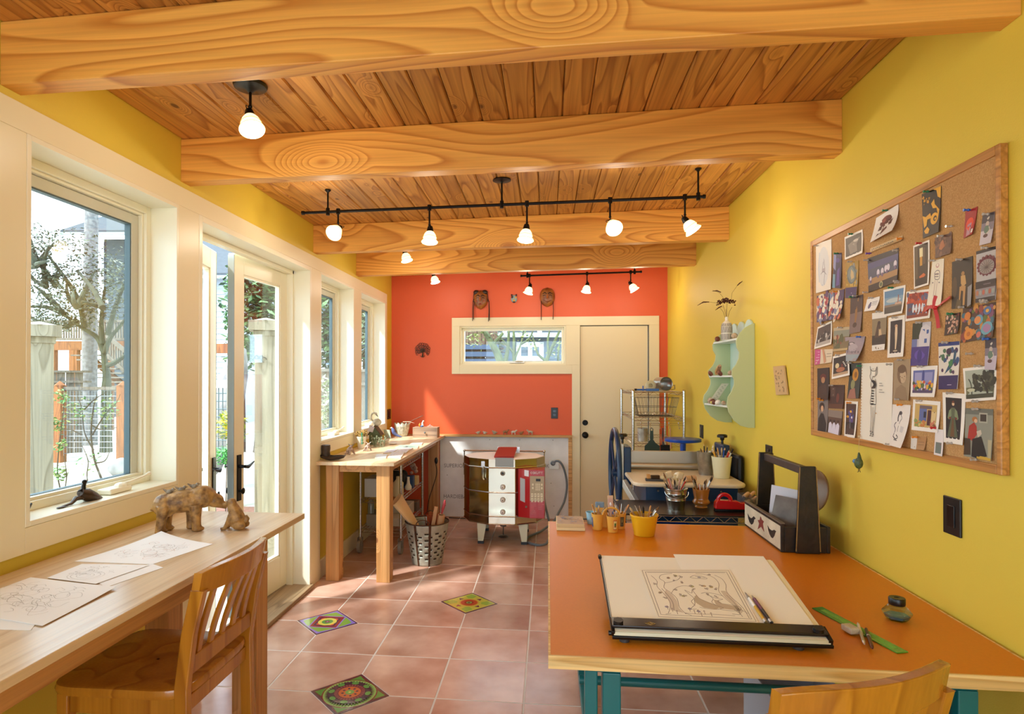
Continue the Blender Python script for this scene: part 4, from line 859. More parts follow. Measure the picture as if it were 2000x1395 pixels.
card('small bright red card with an orange head, upper right of the pinboard', [(1886.7, 413.6), (1909.8, 403.3), (1904, 457), (1883.7, 466)], '#a01418', [('e', .5, .55, .36, .24, '#e2401e'), ('p', [(.3, .55), (.7, .5), (.72, .95), (.3, .98)], '#b98a9a'), ('e', .42, .66, .05, .03, '#4a3a5a'), ('e', .60, .64, .05, .03, '#4a3a5a'), ('r', .78, .78, .96, .92, '#efeae0')], pins=[(1894, 410, 'b')])
def teapot(): return [('r', 0, 0, 1, .3, '#3c3640'), ('r', 0, .3, 1, .55, '#7d7480'), ('p', [(.42, .16), (.6, .10), (.62, .16), (.5, .22)], '#c8c0b4'), ('e', .5, .34, .14, .09, '#b8a89c'), ('e', .48, .52, .22, .13, '#5f7a68'), ('l', [(.66, .44), (.74, .56), (.5, .66)], .03, '#d0c8b8'), ('e', .46, .72, .2, .06, '#5a3c3c')]
card('small grey card of a teapot at the upper right edge of the pinboard', [(1920, 419.7), (1943.5, 413), (1940, 474), (1914.7, 480)], '#c4bcc4', teapot(), pins=[(1932, 418, 'c')])
card('white bordered painting of a narrow yellow lit hallway', [(1784.3, 480.6), (1815.5, 468.4), (1818, 556), (1787, 564.7)], '#3c3020', [('r', .0, 0, .25, 1, '#5b4a30'), ('r', .38, .08, .62, .30, '#e8dca8'), ('r', .40, .30, .58, .52, '#c8922c'), ('r', .62, .1, .8, .5, '#5d4a38'), ('p', [(.35, .78), (.7, .72), (.85, .78), (.6, .86), (.4, .84)], '#d06a2a'), ('r', .1, .82, .9, 1, '#2c2016')], .07, pins=[(1799, 475, 'r')])
card('small square brown carved looking card beside the hallway painting', [(1826.5, 464.8), (1859.4, 454.3), (1861.6, 494.5), (1828.6, 505)], '#5f3f30', [('dots', .05, .05, .95, .95, 30, .07, ['#6d4a38', '#4c3028', '#7a5440'], 11), ('p', [(.35, .3), (.5, .2), (.62, .55), (.4, .7), (.25, .6)], '#a8643a')], pins=[(1842, 461, 'c')])
r13 = card('tall cream strip with a drawn paper doll and a red ribbon', [(1822, 508.7), (1844, 505), (1841.6, 597.6), (1811.8, 596.4)], '#ece4cf', [('e', .5, .13, .14, .05, '#c89a9a'), ('e', .5, .12, .09, .035, '#ece4cf'), ('l', [(.3, .3), (.45, .24), (.7, .26), (.72, .42), (.4, .42), (.32, .3)], .02, '#8a8080'), ('r', .36, .30, .66, .33, '#8a7c7c'), ('r', .36, .36, .66, .38, '#8a7c7c'), ('l', [(.42, .44), (.42, .8)], .012, '#c09a96'), ('l', [(.6, .44), (.58, .8)], .012, '#c09a96'), ('e', .26, .5, .05, .015, '#8a8080'), ('e', .76, .5, .05, .015, '#8a8080')], pins=[(1826, 509, 'c')])
RIB = mat('red_ribbon', '#c01820', .45)
rb = thing('ribbon_bow', 'red ribbon tied at the foot of the paper doll strip', 'ribbon', at(1828, 600, x=CS-.004))
for P, w in (([(1826, 602), (1842, 591), (1857, 580)], .006), ([(1808, 608), (1816, 600), (1826, 600)], .007), ([(1829, 578), (1826, 590), (1826, 604)], .007), ([(1827, 602), (1832, 622), (1834, 641)], .007)):
    b = MB(); pts = [at(x, y, x=CS-.006) for x, y in P]; pts = smooth_path(pts, 4); rows = []
    for i, p in enumerate(pts):
        d = (pts[min(i+1, len(pts)-1)]-pts[max(i-1, 0)]).normalized(); n = V((0, -d.z, d.y))*w*.8; rows.append([p+n+V((-.004, 0, 0)), p-n])
    b.loft(rows); b.build('ribbon_strand', RIB, rb, solid=.0006)
b = MB(); b.ball(at(1827, 601, x=CS-.010), (.006, .006, .006), 10, 6); b.build('knot', RIB, rb, smooth=True)
card('dark brown painting with a pale standing figure, right part of the pinboard', [(1860, 512), (1900, 500), (1902, 599), (1860.6, 604)], '#2b2012', [('e', .15, .55, .12, .22, '#4e3a1c'), ('e', .55, .30, .08, .045, '#a87c44'), ('p', [(.45, .34), (.66, .34), (.72, .52), (.55, .58), (.46, .5)], '#c49a5c'), ('p', [(.46, .54), (.70, .56), (.68, .95), (.58, .95), (.58, .66), (.46, .64)], '#b98c50'), ('p', [(.40, .56), (.5, .56), (.44, .84), (.38, .84)], '#b98c50'), ('p', [(.3, .8), (.5, .85), (.5, 1), (.2, 1)], '#5a4c2c'), ('p', [(.8, .6), (1, .55), (1, .95), (.82, 1)], '#8a8a8c')], pins=[(1879, 507, 'c'), (1884, 600, 'c')], cat='print')
card('poster of a fluted bowl above a row of small pots, right edge of the pinboard', [(1907.4, 491.6), (1950, 479.4), (1950, 585.5), (1909, 592)], '#b4b0b0', [('r', 0, 0, 1, .06, '#241818'), ('e', .52, .32, .44, .18, '#6a2430')]+[('e', .52+.42*math.cos(a*.39), .32+.17*math.sin(a*.39), .06, .03, '#6a2430') for a in range(16)]+[('e', .52, .34, .36, .14, '#9a8e88')]+[('l', [(.52, .36), (.52+.34*math.cos(a*.39), .34+.13*math.sin(a*.39))], .008, '#5f504c') for a in range(16)]+[('r', 0, .60, 1, .74, '#281c20'), ('r', .25, .66, .75, .68, '#6a6068'), ('r', 0, .74, 1, .9, '#8c8488')]+[('e', .1+.16*k, .82, .07, .05, c) for k, c in enumerate(('#b07050', '#a0a09a', '#b8604a', '#9aa09a', '#a85a44', '#98a098'))]+[('r', 0, .92, 1, 1, '#241a1e')], pins=[(1929, 484, 'c'), (1926, 587, 'c'), (1932, 587, 'c')], cat='poster', name='pinned_poster')
card('open card covered in white and red flowers, left side of the pinboard', [(1596, 578.6), (1649.5, 564.7), (1648, 622), (1597.7, 630)], '#4c3f63', [('dots', .02, .03, .98, .97, 110, .055, ['#e8e0d0', '#ded4c0', '#c86a4a', '#7a86a8', '#5a3b6a', '#e8e0d0', '#a8404a'], 21), ('r', .48, 0, .50, 1, '#3a3040')], pins=[(1635, 570, 'o')], curl=.008)
card('card with a bronze statuette on a brown ground below the gold card', [(1662, 582), (1686, 575), (1684, 648), (1660, 653)], '#7a6460', [('r', 0, 0, 1, .45, '#4a3630'), ('e', .50, .30, .09, .06, '#8a5a30'), ('p', [(.44, .32), (.60, .32), (.62, .5), (.54, .72), (.44, .72), (.42, .5)], '#96682f'), ('l', [(.5, .33), (.62, .16), (.66, .06)], .04, '#96682f'), ('e', .46, .78, .18, .07, '#4a3020')], pins=[(1667, 580, 'g'), (1674, 578, 'c')])
card('tiny white card with a purple bird in the middle of the pinboard', [(1694, 585), (1718.7, 579), (1716.6, 605.7), (1690, 608.7)], '#efece8', [('e', .35, .6, .12, .22, '#5a5880'), ('e', .38, .38, .07, .08, '#4a4468'), ('r', .5, .3, .9, .34, '#8a8890'), ('r', .5, .42, .9, .46, '#8a8890'), ('r', .5, .55, .9, .58, '#8a8890')], pins=[(1705, 582, 'c')], curl=.006)
card('photo of a blue sky over a harbour in a white border', [(1726, 566.5), (1769, 556.6), (1766, 612), (1726.6, 619)], '#7ea0b8', [('r', 0, .0, 1, .3, '#5e8ab0'), ('e', .5, .45, .4, .1, '#b8c4c4'), ('r', 0, .62, 1, .75, '#8a7a6a'), ('r', 0, .72, 1, 1, '#54504a'), ('r', .74, .25, .78, .65, '#a8604a'), ('r', .6, .56, .95, .66, '#c8a890')], .06, pins=[(1744, 562, 'g'), (1757, 552, 'c')])
card('orange and blue crowd painting in a white border', [(1771, 570), (1820, 564), (1820, 621), (1770, 628)], '#b4421f', [('dots', 0, 0, 1, .4, 26, .07, ['#c8502a', '#8a2c1c', '#5a5a78'], 31), ('r', 0, .4, .3, 1, '#4c4a68'), ('dots', .1, .4, .95, .9, 20, .05, ['#44547a', '#7a3828', '#c8cede'], 33)]+[('e', .3+.14*k, .62, .05, .18, '#dadfe6') for k in range(4)]+[('r', 0, .88, 1, 1, '#8c3a24')], .06, pins=[(1789, 568, 'c')])
card('small dark photo of flowers below the red ribbon', [(1848, 617), (1875.7, 610), (1875, 651), (1846, 656)], '#2e1a12', [('dots', .05, .05, .95, .95, 36, .07, ['#b88a72', '#4a5a2c', '#6a3028', '#d0a890'], 41)], pins=[(1861, 613, 'g')])
card('bright card of many coloured pots, right side of the pinboard', [(1881.7, 603), (1946, 589.7), (1944, 659), (1877.8, 670)], '#4a3020', [('dots', .02, .02, .98, .98, 60, .07, ['#b8602c', '#7a4a6a', '#3f6a7a', '#c88a3c', '#5a6a2c', '#8a3a2c'], 45), ('e', .25, .78, .14, .17, '#d8862a'), ('e', .25, .78, .06, .07, '#b8641c'), ('e', .8, .70, .17, .19, '#6aa4b4'), ('e', .8, .70, .12, .13, '#a07aa0'), ('e', .54, .42, .13, .15, '#5c98b0'), ('e', .5, .42, .10, .11, '#d88a4a'), ('e', .58, .85, .07, .09, '#c86a5a'), ('e', .18, .25, .1, .12, '#d07a2c'), ('e', .78, .2, .12, .12, '#4a6a9a'), ('e', .78, .2, .05, .05, '#e0a83a')], pins=[(1928, 590, 'c')], cat='print')
card('tilted black and white group photo, left edge of the pinboard', [(1597.6, 639.4), (1625, 626.7), (1626.9, 672.5), (1591.6, 682)], '#4c3f3c', [('dots', .1, .2, .9, .8, 18, .09, ['#8a8480', '#b8b4ae', '#2c2624'], 51), ('r', 0, .82, 1, 1, '#b0a8a0')], .06, pins=[(1611, 634, 'c')])
card('faded green landscape print beside the group photo', [(1629, 641), (1661, 638), (1659, 684), (1628, 687)], '#7a6a48', [('r', 0, 0, 1, .12, '#b8a888'), ('r', 0, .12, 1, .4, '#8a8c7a'), ('dots', .05, .4, .95, .85, 26, .08, ['#8a4a34', '#b89a78', '#5a5a38'], 55), ('r', 0, .9, 1, 1, '#b8a070')], pins=[(1644, 640, 'c')])
card('grey lilac card of a jug, tilted, over the landscape print', [(1651, 659), (1690, 657), (1683.5, 705.7), (1656, 705.7)], '#9a8c94', [('e', .35, .3, .2, .1, '#5f5860'), ('e', .35, .28, .12, .05, '#c0b4b8'), ('e', .45, .45, .28, .16, '#aaa0a8'), ('dots', .1, .6, .9, .66, 12, .03, ['#6d6470'], 57), ('r', 0, .72, 1, 1, '#8fa0ac')], pins=[(1681, 658, 'b')], depth=.002, curl=.01)
card('card of a seated dark haired woman above the sketchbook page', [(1704, 612), (1732.6, 607.8), (1731.7, 683), (1704.6, 686)], '#8a7a5c', [('r', 0, 0, 1, .16, '#e8e4dc'), ('r', 0, .85, 1, 1, '#e8e4dc'), ('r', 0, .6, 1, .85, '#2c241c'), ('p', [(.4, .28), (.58, .30), (.66, .55), (.8, .66), (.2, .66), (.3, .45)], '#4a3222'), ('e', .5, .28, .1, .05, '#3a2418'), ('p', [(.5, .42), (.64, .44), (.72, .60), (.5, .62)], '#c8b088')], pins=[(1720, 609, 'c')])
card('narrow print with a slim pale shape on black, centre of the pinboard', [(1736, 621), (1768, 615), (1767.8, 696.6), (1734.7, 699)], '#2a2024', [('e', .5, .17, .12, .05, '#c8a080'), ('p', [(.42, .2), (.6, .2), (.62, .4), (.6, .6), (.56, .88), (.46, .88), (.44, .6), (.40, .4)], '#e0c8a4'), ('e', .5, .93, .2, .025, '#b8a890')], .14, pins=[(1752, 620, 'c')])
card('tall card of a white house with blue shutters over purple fields', [(1783.5, 632), (1819, 628), (1816, 714), (1780.5, 714.7)], '#c0bcc4', [('r', 0, 0, .55, .38, '#28301a'), ('p', [(.5, .12), (.75, .04), (1, .14), (1, .56), (.4, .56), (.4, .3)], '#d0ccd0'), ('r', .58, .16, .70, .25, '#3c5a9a'), ('r', .8, .18, .92, .27, '#3c5a9a'), ('r', .7, .38, .84, .48, '#3c5a9a'), ('r', 0, .38, .3, .56, '#6a74a8'), ('r', 0, .56, 1, 1, '#3f3080'), ('e', .5, .75, .3, .12, '#5a44a8'), ('e', .5, .78, .14, .16, '#32247a')], pins=[(1799, 630, 'c')], cat='print')
card('card with a blue and green patterned bird and a navy foot', [(1833.5, 670), (1874.8, 666.5), (1874.8, 760), (1835.6, 760.8)], '#ded8cc', [('r', 0, 0, 1, .08, '#2c3a78'), ('dots', .04, .1, .96, .68, 30, .07, ['#2c4a78', '#3f6a4a', '#ded8cc', '#4a2f56'], 61), ('e', .52, .2, .13, .07, '#38203c'), ('p', [(.78, .18), (.88, .2), (.82, .42), (.62, .56), (.3, .68), (.5, .5), (.72, .38)], '#27506c'), ('p', [(.5, .42), (.72, .36), (.70, .5), (.54, .54)], '#3a7a4a'), ('r', 0, .71, 1, 1, '#2a1c5a'), ('e', .5, .84, .04, .02, '#c8c4d4'), ('r', .3, .90, .7, .915, '#b0aac4')], pins=[(1851, 669, 'c')], cat='print')
card('small grey card of a teapot at the lower right edge of the pinboard', [(1925, 663), (1949, 660.5), (1949, 723), (1925, 722)], '#bdb4c4', teapot(), pins=[(1932, 662, 'b')], depth=.003)
card('large print of a dark leaning tree in a white border', [(1881.4, 719.8), (1947, 713), (1950, 781), (1886.8, 785.5)], '#a8b0a0', [('r', 0, .6, 1, 1, '#6a6c4c'), ('dots', .3, .12, 1, .75, 70, .07, ['#34382c', '#4a4e3a', '#2a2c22'], 65), ('l', [(.8, .9), (.72, .6), (.55, .3)], .03, '#241f18'), ('l', [(.22, .85), (.2, .5), (.12, .3)], .014, '#4a4a3c'), ('r', .0, .85, 1, 1, '#3c3e2c'), ('e', .2, .7, .15, .06, '#c0c2a4')], .06, pins=[(1915, 715, 'c'), (1911, 784, 'c')], cat='print')
card('pink and cream leaflet peeking out below the group photo', [(1592.5, 683), (1627, 682), (1627, 708), (1592.5, 713)], '#d8c8ac', [('r', 0, 0, .33, 1, '#c84a86'), ('p', [(.42, .0), (.52, 0), (.70, .9), (.58, 1)], '#c8906a'), ('r', .68, .3, .95, .36, '#a89880'), ('r', .68, .5, .95, .56, '#a89880')]+[('r', .06, .15+.18*k, .28, .2+.18*k, '#e0a8c4') for k in range(4)], name='pinned_leaflet')
card('tilted dark still life in a white border, left side of the pinboard', [(1627, 696.6), (1656, 689), (1663, 733), (1625.7, 741)], '#241814', [('e', .28, .45, .14, .14, '#d8c898'), ('e', .5, .7, .3, .13, '#a86844'), ('e', .62, .5, .07, .1, '#6a2420')]+[('e', .72+.05*k, .32+.08*k, .05, .03, '#d8d4cc') for k in range(4)]+[('r', 0, .86, 1, 1, '#b89a78')], .07, pins=[(1640, 694, 'c')], depth=.003)
card('dark portrait in a red cap, left edge of the pinboard', [(1596.7, 720), (1620, 718), (1621, 781), (1597.7, 781)], '#281410', [('e', .5, .28, .26, .10, '#5a1c14'), ('e', .5, .38, .16, .10, '#a87850'), ('p', [(.1, .62), (.4, .5), (.75, .52), (.95, .9), (.9, 1), (.1, 1)], '#3c2018')], pins=[(1603, 779, 'o')])
card('dark painting with a big golden disc beside the sketchbook page', [(1661, 710), (1683, 708.7), (1680.5, 778.6), (1655.8, 778.6)], '#2e3430', [('e', .55, .33, .26, .18, '#c88c2c'), ('e', .58, .33, .12, .09, '#8a5a24'), ('e', .4, .6, .18, .14, '#8a8a5a'), ('p', [(.2, .75), (.6, .7), (.8, 1), (.05, 1)], '#a06a58')], pins=[(1682, 715, 'g'), (1663, 709, 'c')])
card('dim brown interior painting, lower left of the pinboard', [(1621.7, 752), (1650, 752), (1649.5, 799), (1618.7, 797.5)], '#3c1f16', [('r', .1, .1, .4, .5, '#54362a'), ('r', .22, .15, .3, .45, '#8a7a70'), ('e', .6, .55, .1, .2, '#6a3024'), ('r', 0, .8, 1, 1, '#5a3018')], pins=[(1627, 753, 'c')])
sk = card('large white sketchbook page of a tall hound in striped stockings', [(1683.5, 710), (1745, 708), (1742, 871.3), (1681, 857.8)], '#e9e3d3', [('r', -.0, 0, .0, 0, '#e9e3d3')][:0]+[('r', .012, .01+.0385*k, .035, .026+.0385*k, '#b98c58') for k in range(25)]
  +[('l', P, .006, '#6d6862') for P in ([(.30, .04), (.33, .12), (.30, .17), (.36, .22), (.40, .17), (.47, .17), (.52, .05), (.54, .12), (.50, .16)], [(.33, .08), (.38, .10), (.48, .10), (.50, .07)], [(.36, .22), (.34, .28), (.38, .34), (.36, .42)], [(.48, .20), (.52, .28), (.50, .34)], [(.36, .42), (.34, .52), (.46, .525), (.52, .51), (.50, .34)], [(.36, .54), (.38, .70), (.37, .82), (.38, .92)], [(.50, .54), (.49, .70), (.46, .82), (.46, .92)], [(.43, .56), (.44, .7), (.42, .9)])]
  +[('l', [(.36+.02*k, .22), (.44+.015*k, .27), (.38+.02*k, .32)], .010, '#2a2624') for k in range(5)]+[('r', .37, .345+.033*k, .45, .360+.033*k, '#1c1a18') for k in range(6)]+[('r', .34, .52, .52, .527, '#2a2624')]
  +[('r', .62, .25, .70, .258, '#8a8680'), ('r', .62, .28, .74, .288, '#8a8680'), ('r', .62, .33, .72, .338, '#8a8680'), ('r', .62, .36, .78, .368, '#8a8680')]+[('e', u, v, .02, .006, '#1c1a18') for u, v in ((.38, .87), (.45, .875), (.40, .90), (.47, .90), (.38, .925), (.45, .925))]+[('e', .55, .63, .02, .008, '#c08a3a'), ('e', .42, .075, .012, .005, '#8a4a30')], pins=[(1741, 712, 'c'), (1739, 868, 'c')], cat='drawing', name='pinned_drawing', curl=.002)
card('brown chalk drawing of a bowed head, centre of the pinboard', [(1747, 704), (1779, 701), (1778.4, 782.5), (1746, 779.5)], '#a08a6a', [('e', .52, .36, .30, .24, '#7a6046'), ('e', .58, .42, .20, .17, '#c0a684'), ('e', .50, .24, .26, .10, '#6a5038'), ('l', [(.5, .44), (.56, .46)], .012, '#4a3424'), ('l', [(.66, .42), (.72, .42)], .012, '#4a3424'), ('l', [(.64, .46), (.66, .52)], .010, '#8a6a4c'), ('p', [(.2, .72), (.5, .62), (.8, .7), (.95, 1), (.05, 1)], '#8f775a')], pins=[(1762, 703, 'c'), (1757, 780, 'c')], cat='drawing', name='pinned_drawing')
card('white bordered photo of a blue window full of flowers', [(1780.5, 717), (1832, 714), (1829, 775.8), (1780, 775)], '#5f6aa8', [('r', .08, .1, .42, .55, '#9a9cc8'), ('r', .56, .1, .92, .55, '#8c8fc0'), ('r', .46, 0, .53, .6, '#3c4488'), ('dots', .0, .5, 1, .88, 60, .06, ['#c8502a', '#e0b03a', '#4a6a34', '#dcd4d0', '#8a4a8a', '#3a4a24'], 71), ('r', 0, .88, 1, 1, '#4a3c60')], .09, pins=[(1802, 716, 'c')], cat='print')
card('portrait of a curly haired sitter on grey, bottom left of the pinboard', [(1597.6, 781.6), (1618, 781), (1618, 843.6), (1597.6, 841)], '#7a706c', [('e', .42, .22, .26, .14, '#2c1a14'), ('e', .45, .28, .13, .10, '#d0a884'), ('p', [(.1, .6), (.35, .42), (.6, .44), (.9, .75), (.92, 1), (.05, 1)], '#241a1c')], pins=[(1608, 782, 'o')])
card('card of three white robed figures, bottom left corner of the pinboard', [(1618, 800.5), (1646, 803.6), (1643.7, 850.8), (1618, 844)], '#5a4238', [('r', 0, 0, 1, .3, '#8a7a70')]+[('p', [(.08+.28*k, .6), (.2+.28*k, .5), (.32+.28*k, .62), (.34+.28*k, 1), (.02+.28*k, 1)], '#d4cede') for k in range(3)]+[('e', .2+.28*k, .46, .07, .06, '#3a2018') for k in range(3)], depth=.001)
card('narrow white bordered card with blue and yellow flowers on brown', [(1651, 783.4), (1676, 784.6), (1673, 855.7), (1650.4, 852.6)], '#4c342c', [('r', 0, .6, 1, 1, '#22181c'), ('dots', .3, .2, .75, .55, 14, .09, ['#3c4488', '#5a4a8a'], 75), ('e', .5, .25, .1, .04, '#e0b03a'), ('e', .2, .42, .14, .04, '#d89a2c'), ('e', .62, .44, .08, .04, '#dcd8e0'), ('l', [(.5, .5), (.5, .8)], .02, '#8a9aa8')], .1, pins=[(1662, 787, 'o')])
card('ink sketch of a long haired dancer on a curling white sheet', [(1744, 790), (1779, 791.5), (1775.4, 875.8), (1741.6, 869.8)], '#e8e2da', [('e', .5, .2, .09, .05, '#4a464a'), ('l', [(.46, .18), (.38, .3), (.4, .4)], .03, '#3c383c'), ('l', [(.52, .24), (.6, .32), (.5, .42), (.44, .6), (.5, .75)], .012, '#5a565a'), ('l', [(.3, .42), (.2, .5), (.3, .6), (.22, .75)], .02, '#6a666a'), ('l', [(.2, .76), (.4, .82), (.55, .78), (.4, .72)], .018, '#2c282c'), ('p', [(.6, .5), (.8, .52), (.78, .66), (.6, .64)], '#cfcac8'), ('l', [(.3, .84), (.55, .85)], .014, '#4a464a')], pins=[(1762, 791, 'o')], curl=.012, cat='drawing', name='pinned_drawing')
card('white bordered photo of a blue shop front with a dark doorway', [(1784.4, 780.4), (1837, 784.6), (1835.6, 845.7), (1782, 839.7)], '#c8a864', [('r', .22, .06, .78, .2, '#6a5a60'), ('r', .22, .2, .56, .75, '#5b6aa0'), ('r', .27, .32, .38, .58, '#1e2438'), ('r', .42, .32, .53, .58, '#1e2438'), ('r', .60, .24, .76, .9, '#4a1e2a'), ('r', .78, .3, .98, .9, '#d8c088'), ('r', .88, .3, .91, .5, '#3a2a20'), ('dots', .02, .7, .55, .95, 26, .05, ['#c87a3a', '#8a9a5a', '#e0c070'], 81), ('dots', .76, .7, 1, .95, 12, .05, ['#c87a5a', '#8a5a3a'], 82)], .09, pins=[(1800, 783, 'c'), (1829, 836, 'r')], cat='print')
card('print of a lady in a wide green gown on black', [(1841.6, 766.5), (1886, 769.5), (1884.7, 869.8), (1844.6, 863.8)], '#20161a', [('e', .48, .15, .08, .045, '#d8b890'), ('e', .48, .10, .08, .03, '#6a3a20'), ('p', [(.36, .24), (.60, .24), (.58, .42), (.66, .6), (.84, .96), (.10, .96), (.30, .6), (.38, .42)], '#566048'), ('p', [(.36, .26), (.22, .32), (.12, .5), (.22, .54), (.38, .44)], '#7a8a66'), ('p', [(.60, .26), (.74, .32), (.84, .5), (.74, .54), (.58, .44)], '#7a8a66'), ('e', .28, .5, .07, .03, '#7a2c24'), ('e', .68, .5, .07, .03, '#7a2c24'), ('p', [(.44, .5), (.52, .5), (.62, .95), (.32, .95)], '#6a4a2c')], .14, pins=[(1860, 768, 'c'), (1861, 866, 'c')], cat='print')
card('large painting of a seated woman in a red jacket, bottom right of the pinboard', [(1886.8, 797.5), (1940, 799.6), (1941, 901), (1884.7, 891)], '#8c8e80', [('r', 0, 0, 1, .12, '#6a6c62'), ('r', .52, .08, .82, .28, '#a8a898'), ('r', .56, .11, .78, .25, '#3a3028'), ('e', .36, .22, .10, .055, '#a86a30'), ('e', .40, .25, .06, .04, '#d8b090'), ('p', [(.16, .36), (.34, .28), (.44, .36), (.46, .52), (.30, .66), (.12, .62)], '#a42c20'), ('p', [(.44, .46), (.60, .42), (.64, .5), (.5, .58)], '#c8bca8'), ('p', [(.30, .62), (.62, .55), (.86, .92), (.62, 1), (.30, .98)], '#14100e'), ('p', [(.0, .62), (.22, .62), (.26, .95), (0, .97)], '#3c2c1c'), ('r', .5, .94, 1, 1, '#c8a030'), ('p', [(.86, .6), (1, .6), (1, .95), (.9, .95)], '#b0a888')], pins=[(1911, 799, 'c'), (1908, 898, 'c')], cat='print')
card('small tan card with a potted plant at the foot of the pinboard', [(1780.5, 852), (1810, 853), (1809, 880), (1780.5, 877)], '#b08454', [('r', 0, .0, .42, 1, '#dcd6cc'), ('e', .2, .4, .08, .25, '#5a7a4a'), ('r', .12, .6, .3, .85, '#6a3a34'), ('r', .5, .4, .92, .44, '#8a6440'), ('r', .5, .6, .92, .64, '#8a6440')], pins=[(1792, 854, 'o')])
card('narrow white slip with a green and black strip, below the shop front photo', [(1827.5, 838), (1842.5, 839.7), (1844.6, 891.8), (1825.7, 888)], '#e4dedc', [('r', .15, .5, .85, .92, '#6d7a74'), ('p', [(.3, .88), (.6, .6), (.7, .62), (.45, .9)], '#2c4a34'), ('e', .7, .58, .08, .03, '#a83040')], depth=.003)
for n_, (px, py, c) in enumerate(((1859, 442, 'c'), (1899, 691, 'c'))):
    p = at(px, py, x=CS-.004); b = MB(); b.tube([p+V((.004, 0, 0)), p+V((-.004, 0, 0)), p+V((-.006, 0, 0)), p+V((-.013, 0, 0)), p+V((-.017, 0, 0))], [.001, .0045, .0028, .0028, .0045], 8)
    b.build('push_pin', MC['clear_pin'], smooth=True, label=('clear push pin alone between the yellow ornament card and the red card', 'clear push pin alone in the bare cork above the leaning tree print')[n_], cat='pin')
# hanging bird
p = at(1677, 905, x=XR-.035); pt = at(1678, 853, x=CS-.012)
t = thing('hanging_bird', 'tiny green and blue bird ornament hanging on a thread below the pinboard', 'ornament', p)
GB = vcmat('feather_paint', .5, 0, 0, 120)
b = MB(); b.col = lin('#4c5c34'); b.ball(p, (.016, .014, .022), 12, 8); b.col = lin('#5a86b8'); b.ball(p+V((-.008, .012, .006)), .009, 10, 6); b.col = lin('#3c4a28'); b.tube([p+V((0, -.006, .01)), p+V((0, -.004, .03)), p+V((0, -.002, .042))], [.010, .006, .003], 8); b.col = lin('#7a3020'); b.tube([p+V((-.01, .018, .006)), p+V((-.012, .026, .004))], [.004, .001], 6)
b.build('bird_body', GB, t, smooth=True)
b = MB(); b.tube([p+V((0, .0, -.018)), p+V((0, .003, -.034)), p+V((0, .010, -.036))], .0012, 5); b.tube([p+V((0, -.006, -.016)), p+V((0, -.008, -.030)), p+V((0, -.014, -.032))], .0012, 5); b.build('bird_feet', IRON, t)
b = MB(); b.tube([p+V((0, 0, .018)), V((pt.x, pt.y, pt.z))], .0006, 5); b.ball(pt, .005, 8, 6); b.build('thread', mat('tan_thread', '#cbb68a', .7), t)
# wall plates
def plate(px0, px1, py0, py1, label, dup_=True, x=XR):
    a, c = at(px0, py0, x=x), at(px1, py1, x=x); b = MB(); y0, y1 = sorted((a.y, c.y)); ym = (a.y+c.y)/2; z0, z1 = sorted((a.z, c.z)); s = -1 if x > 0 else 1
    t = thing('wall_socket', label, 'socket', (x, ym, z0)); b.box(*sorted((x, x+s*.007)), y0, y1, z0, z1); b.build('cover_plate', BLACK, t, bevel=.002)
    b = MB(); zm = (z0+z1)/2; b.box(*sorted((x+s*.007, x+s*.010)), ym-.017, ym+.017, zm-.033, zm+.033); b.build('receptacle', mat('black_gloss', '#141214', .2), t, bevel=.001)
plate(1846, 1880, 967, 1052, 'black wall socket on the yellow wall right of the wooden tote')
plate(1497, 1509, 868, 910, 'black wall socket on the yellow wall behind the wooden tote handle')
plate(1368, 1374, 829, 857, 'narrow black switch on the yellow wall between the chrome rack and the green shelf')
plate(756, 762, 800, 818, 'small dark socket on the yellow strip beside the farthest left window', x=XL)
p = at(1083, 807, y=YB); t = thing('wall_socket', 'black double socket on the coral wall above the kiln', 'socket', (p.x, YB, p.z-.058))
b = MB(); b.box(p.x-.036, p.x+.036, YB-.007, YB, p.z-.058, p.z+.058); b.build('cover_plate', BLACK, t, bevel=.002)
for s in (-1, 1): b = MB(); b.box(p.x-.016, p.x+.016, YB-.010, YB-.007, p.z+s*.020-.014, p.z+s*.020+.014); b.build('receptacle', MC['black_gloss'], t, bevel=.001)
# small relief plaque
q = [at(1513, 716, x=XR-.004), at(1534, 714, x=XR-.004), at(1541, 771, x=XR-.004), at(1519, 772, x=XR-.004)]
b = MB(); b.prism(q, (-.010, 0, 0)); t = b.build('relief_plaque', mat('sand_clay', '#c9a878', .7, bump=.3), label='small sand coloured clay plaque on the yellow wall left of the pinboard', cat='plaque', bevel=.002)
b = MB(); rr = random.Random(4)
for _ in range(22):
    u, v = rr.uniform(.15, .85), rr.uniform(.1, .9); p = q[0].lerp(q[1], u).lerp(q[3].lerp(q[2], u), v); b.ball((p.x-.011, p.y, p.z), (.003, rr.uniform(.002, .005), rr.uniform(.003, .007)), 8, 4)
b.build('raised_pattern', mat('plaque_relief', '#a8906c', .7), t, kind='stuff')

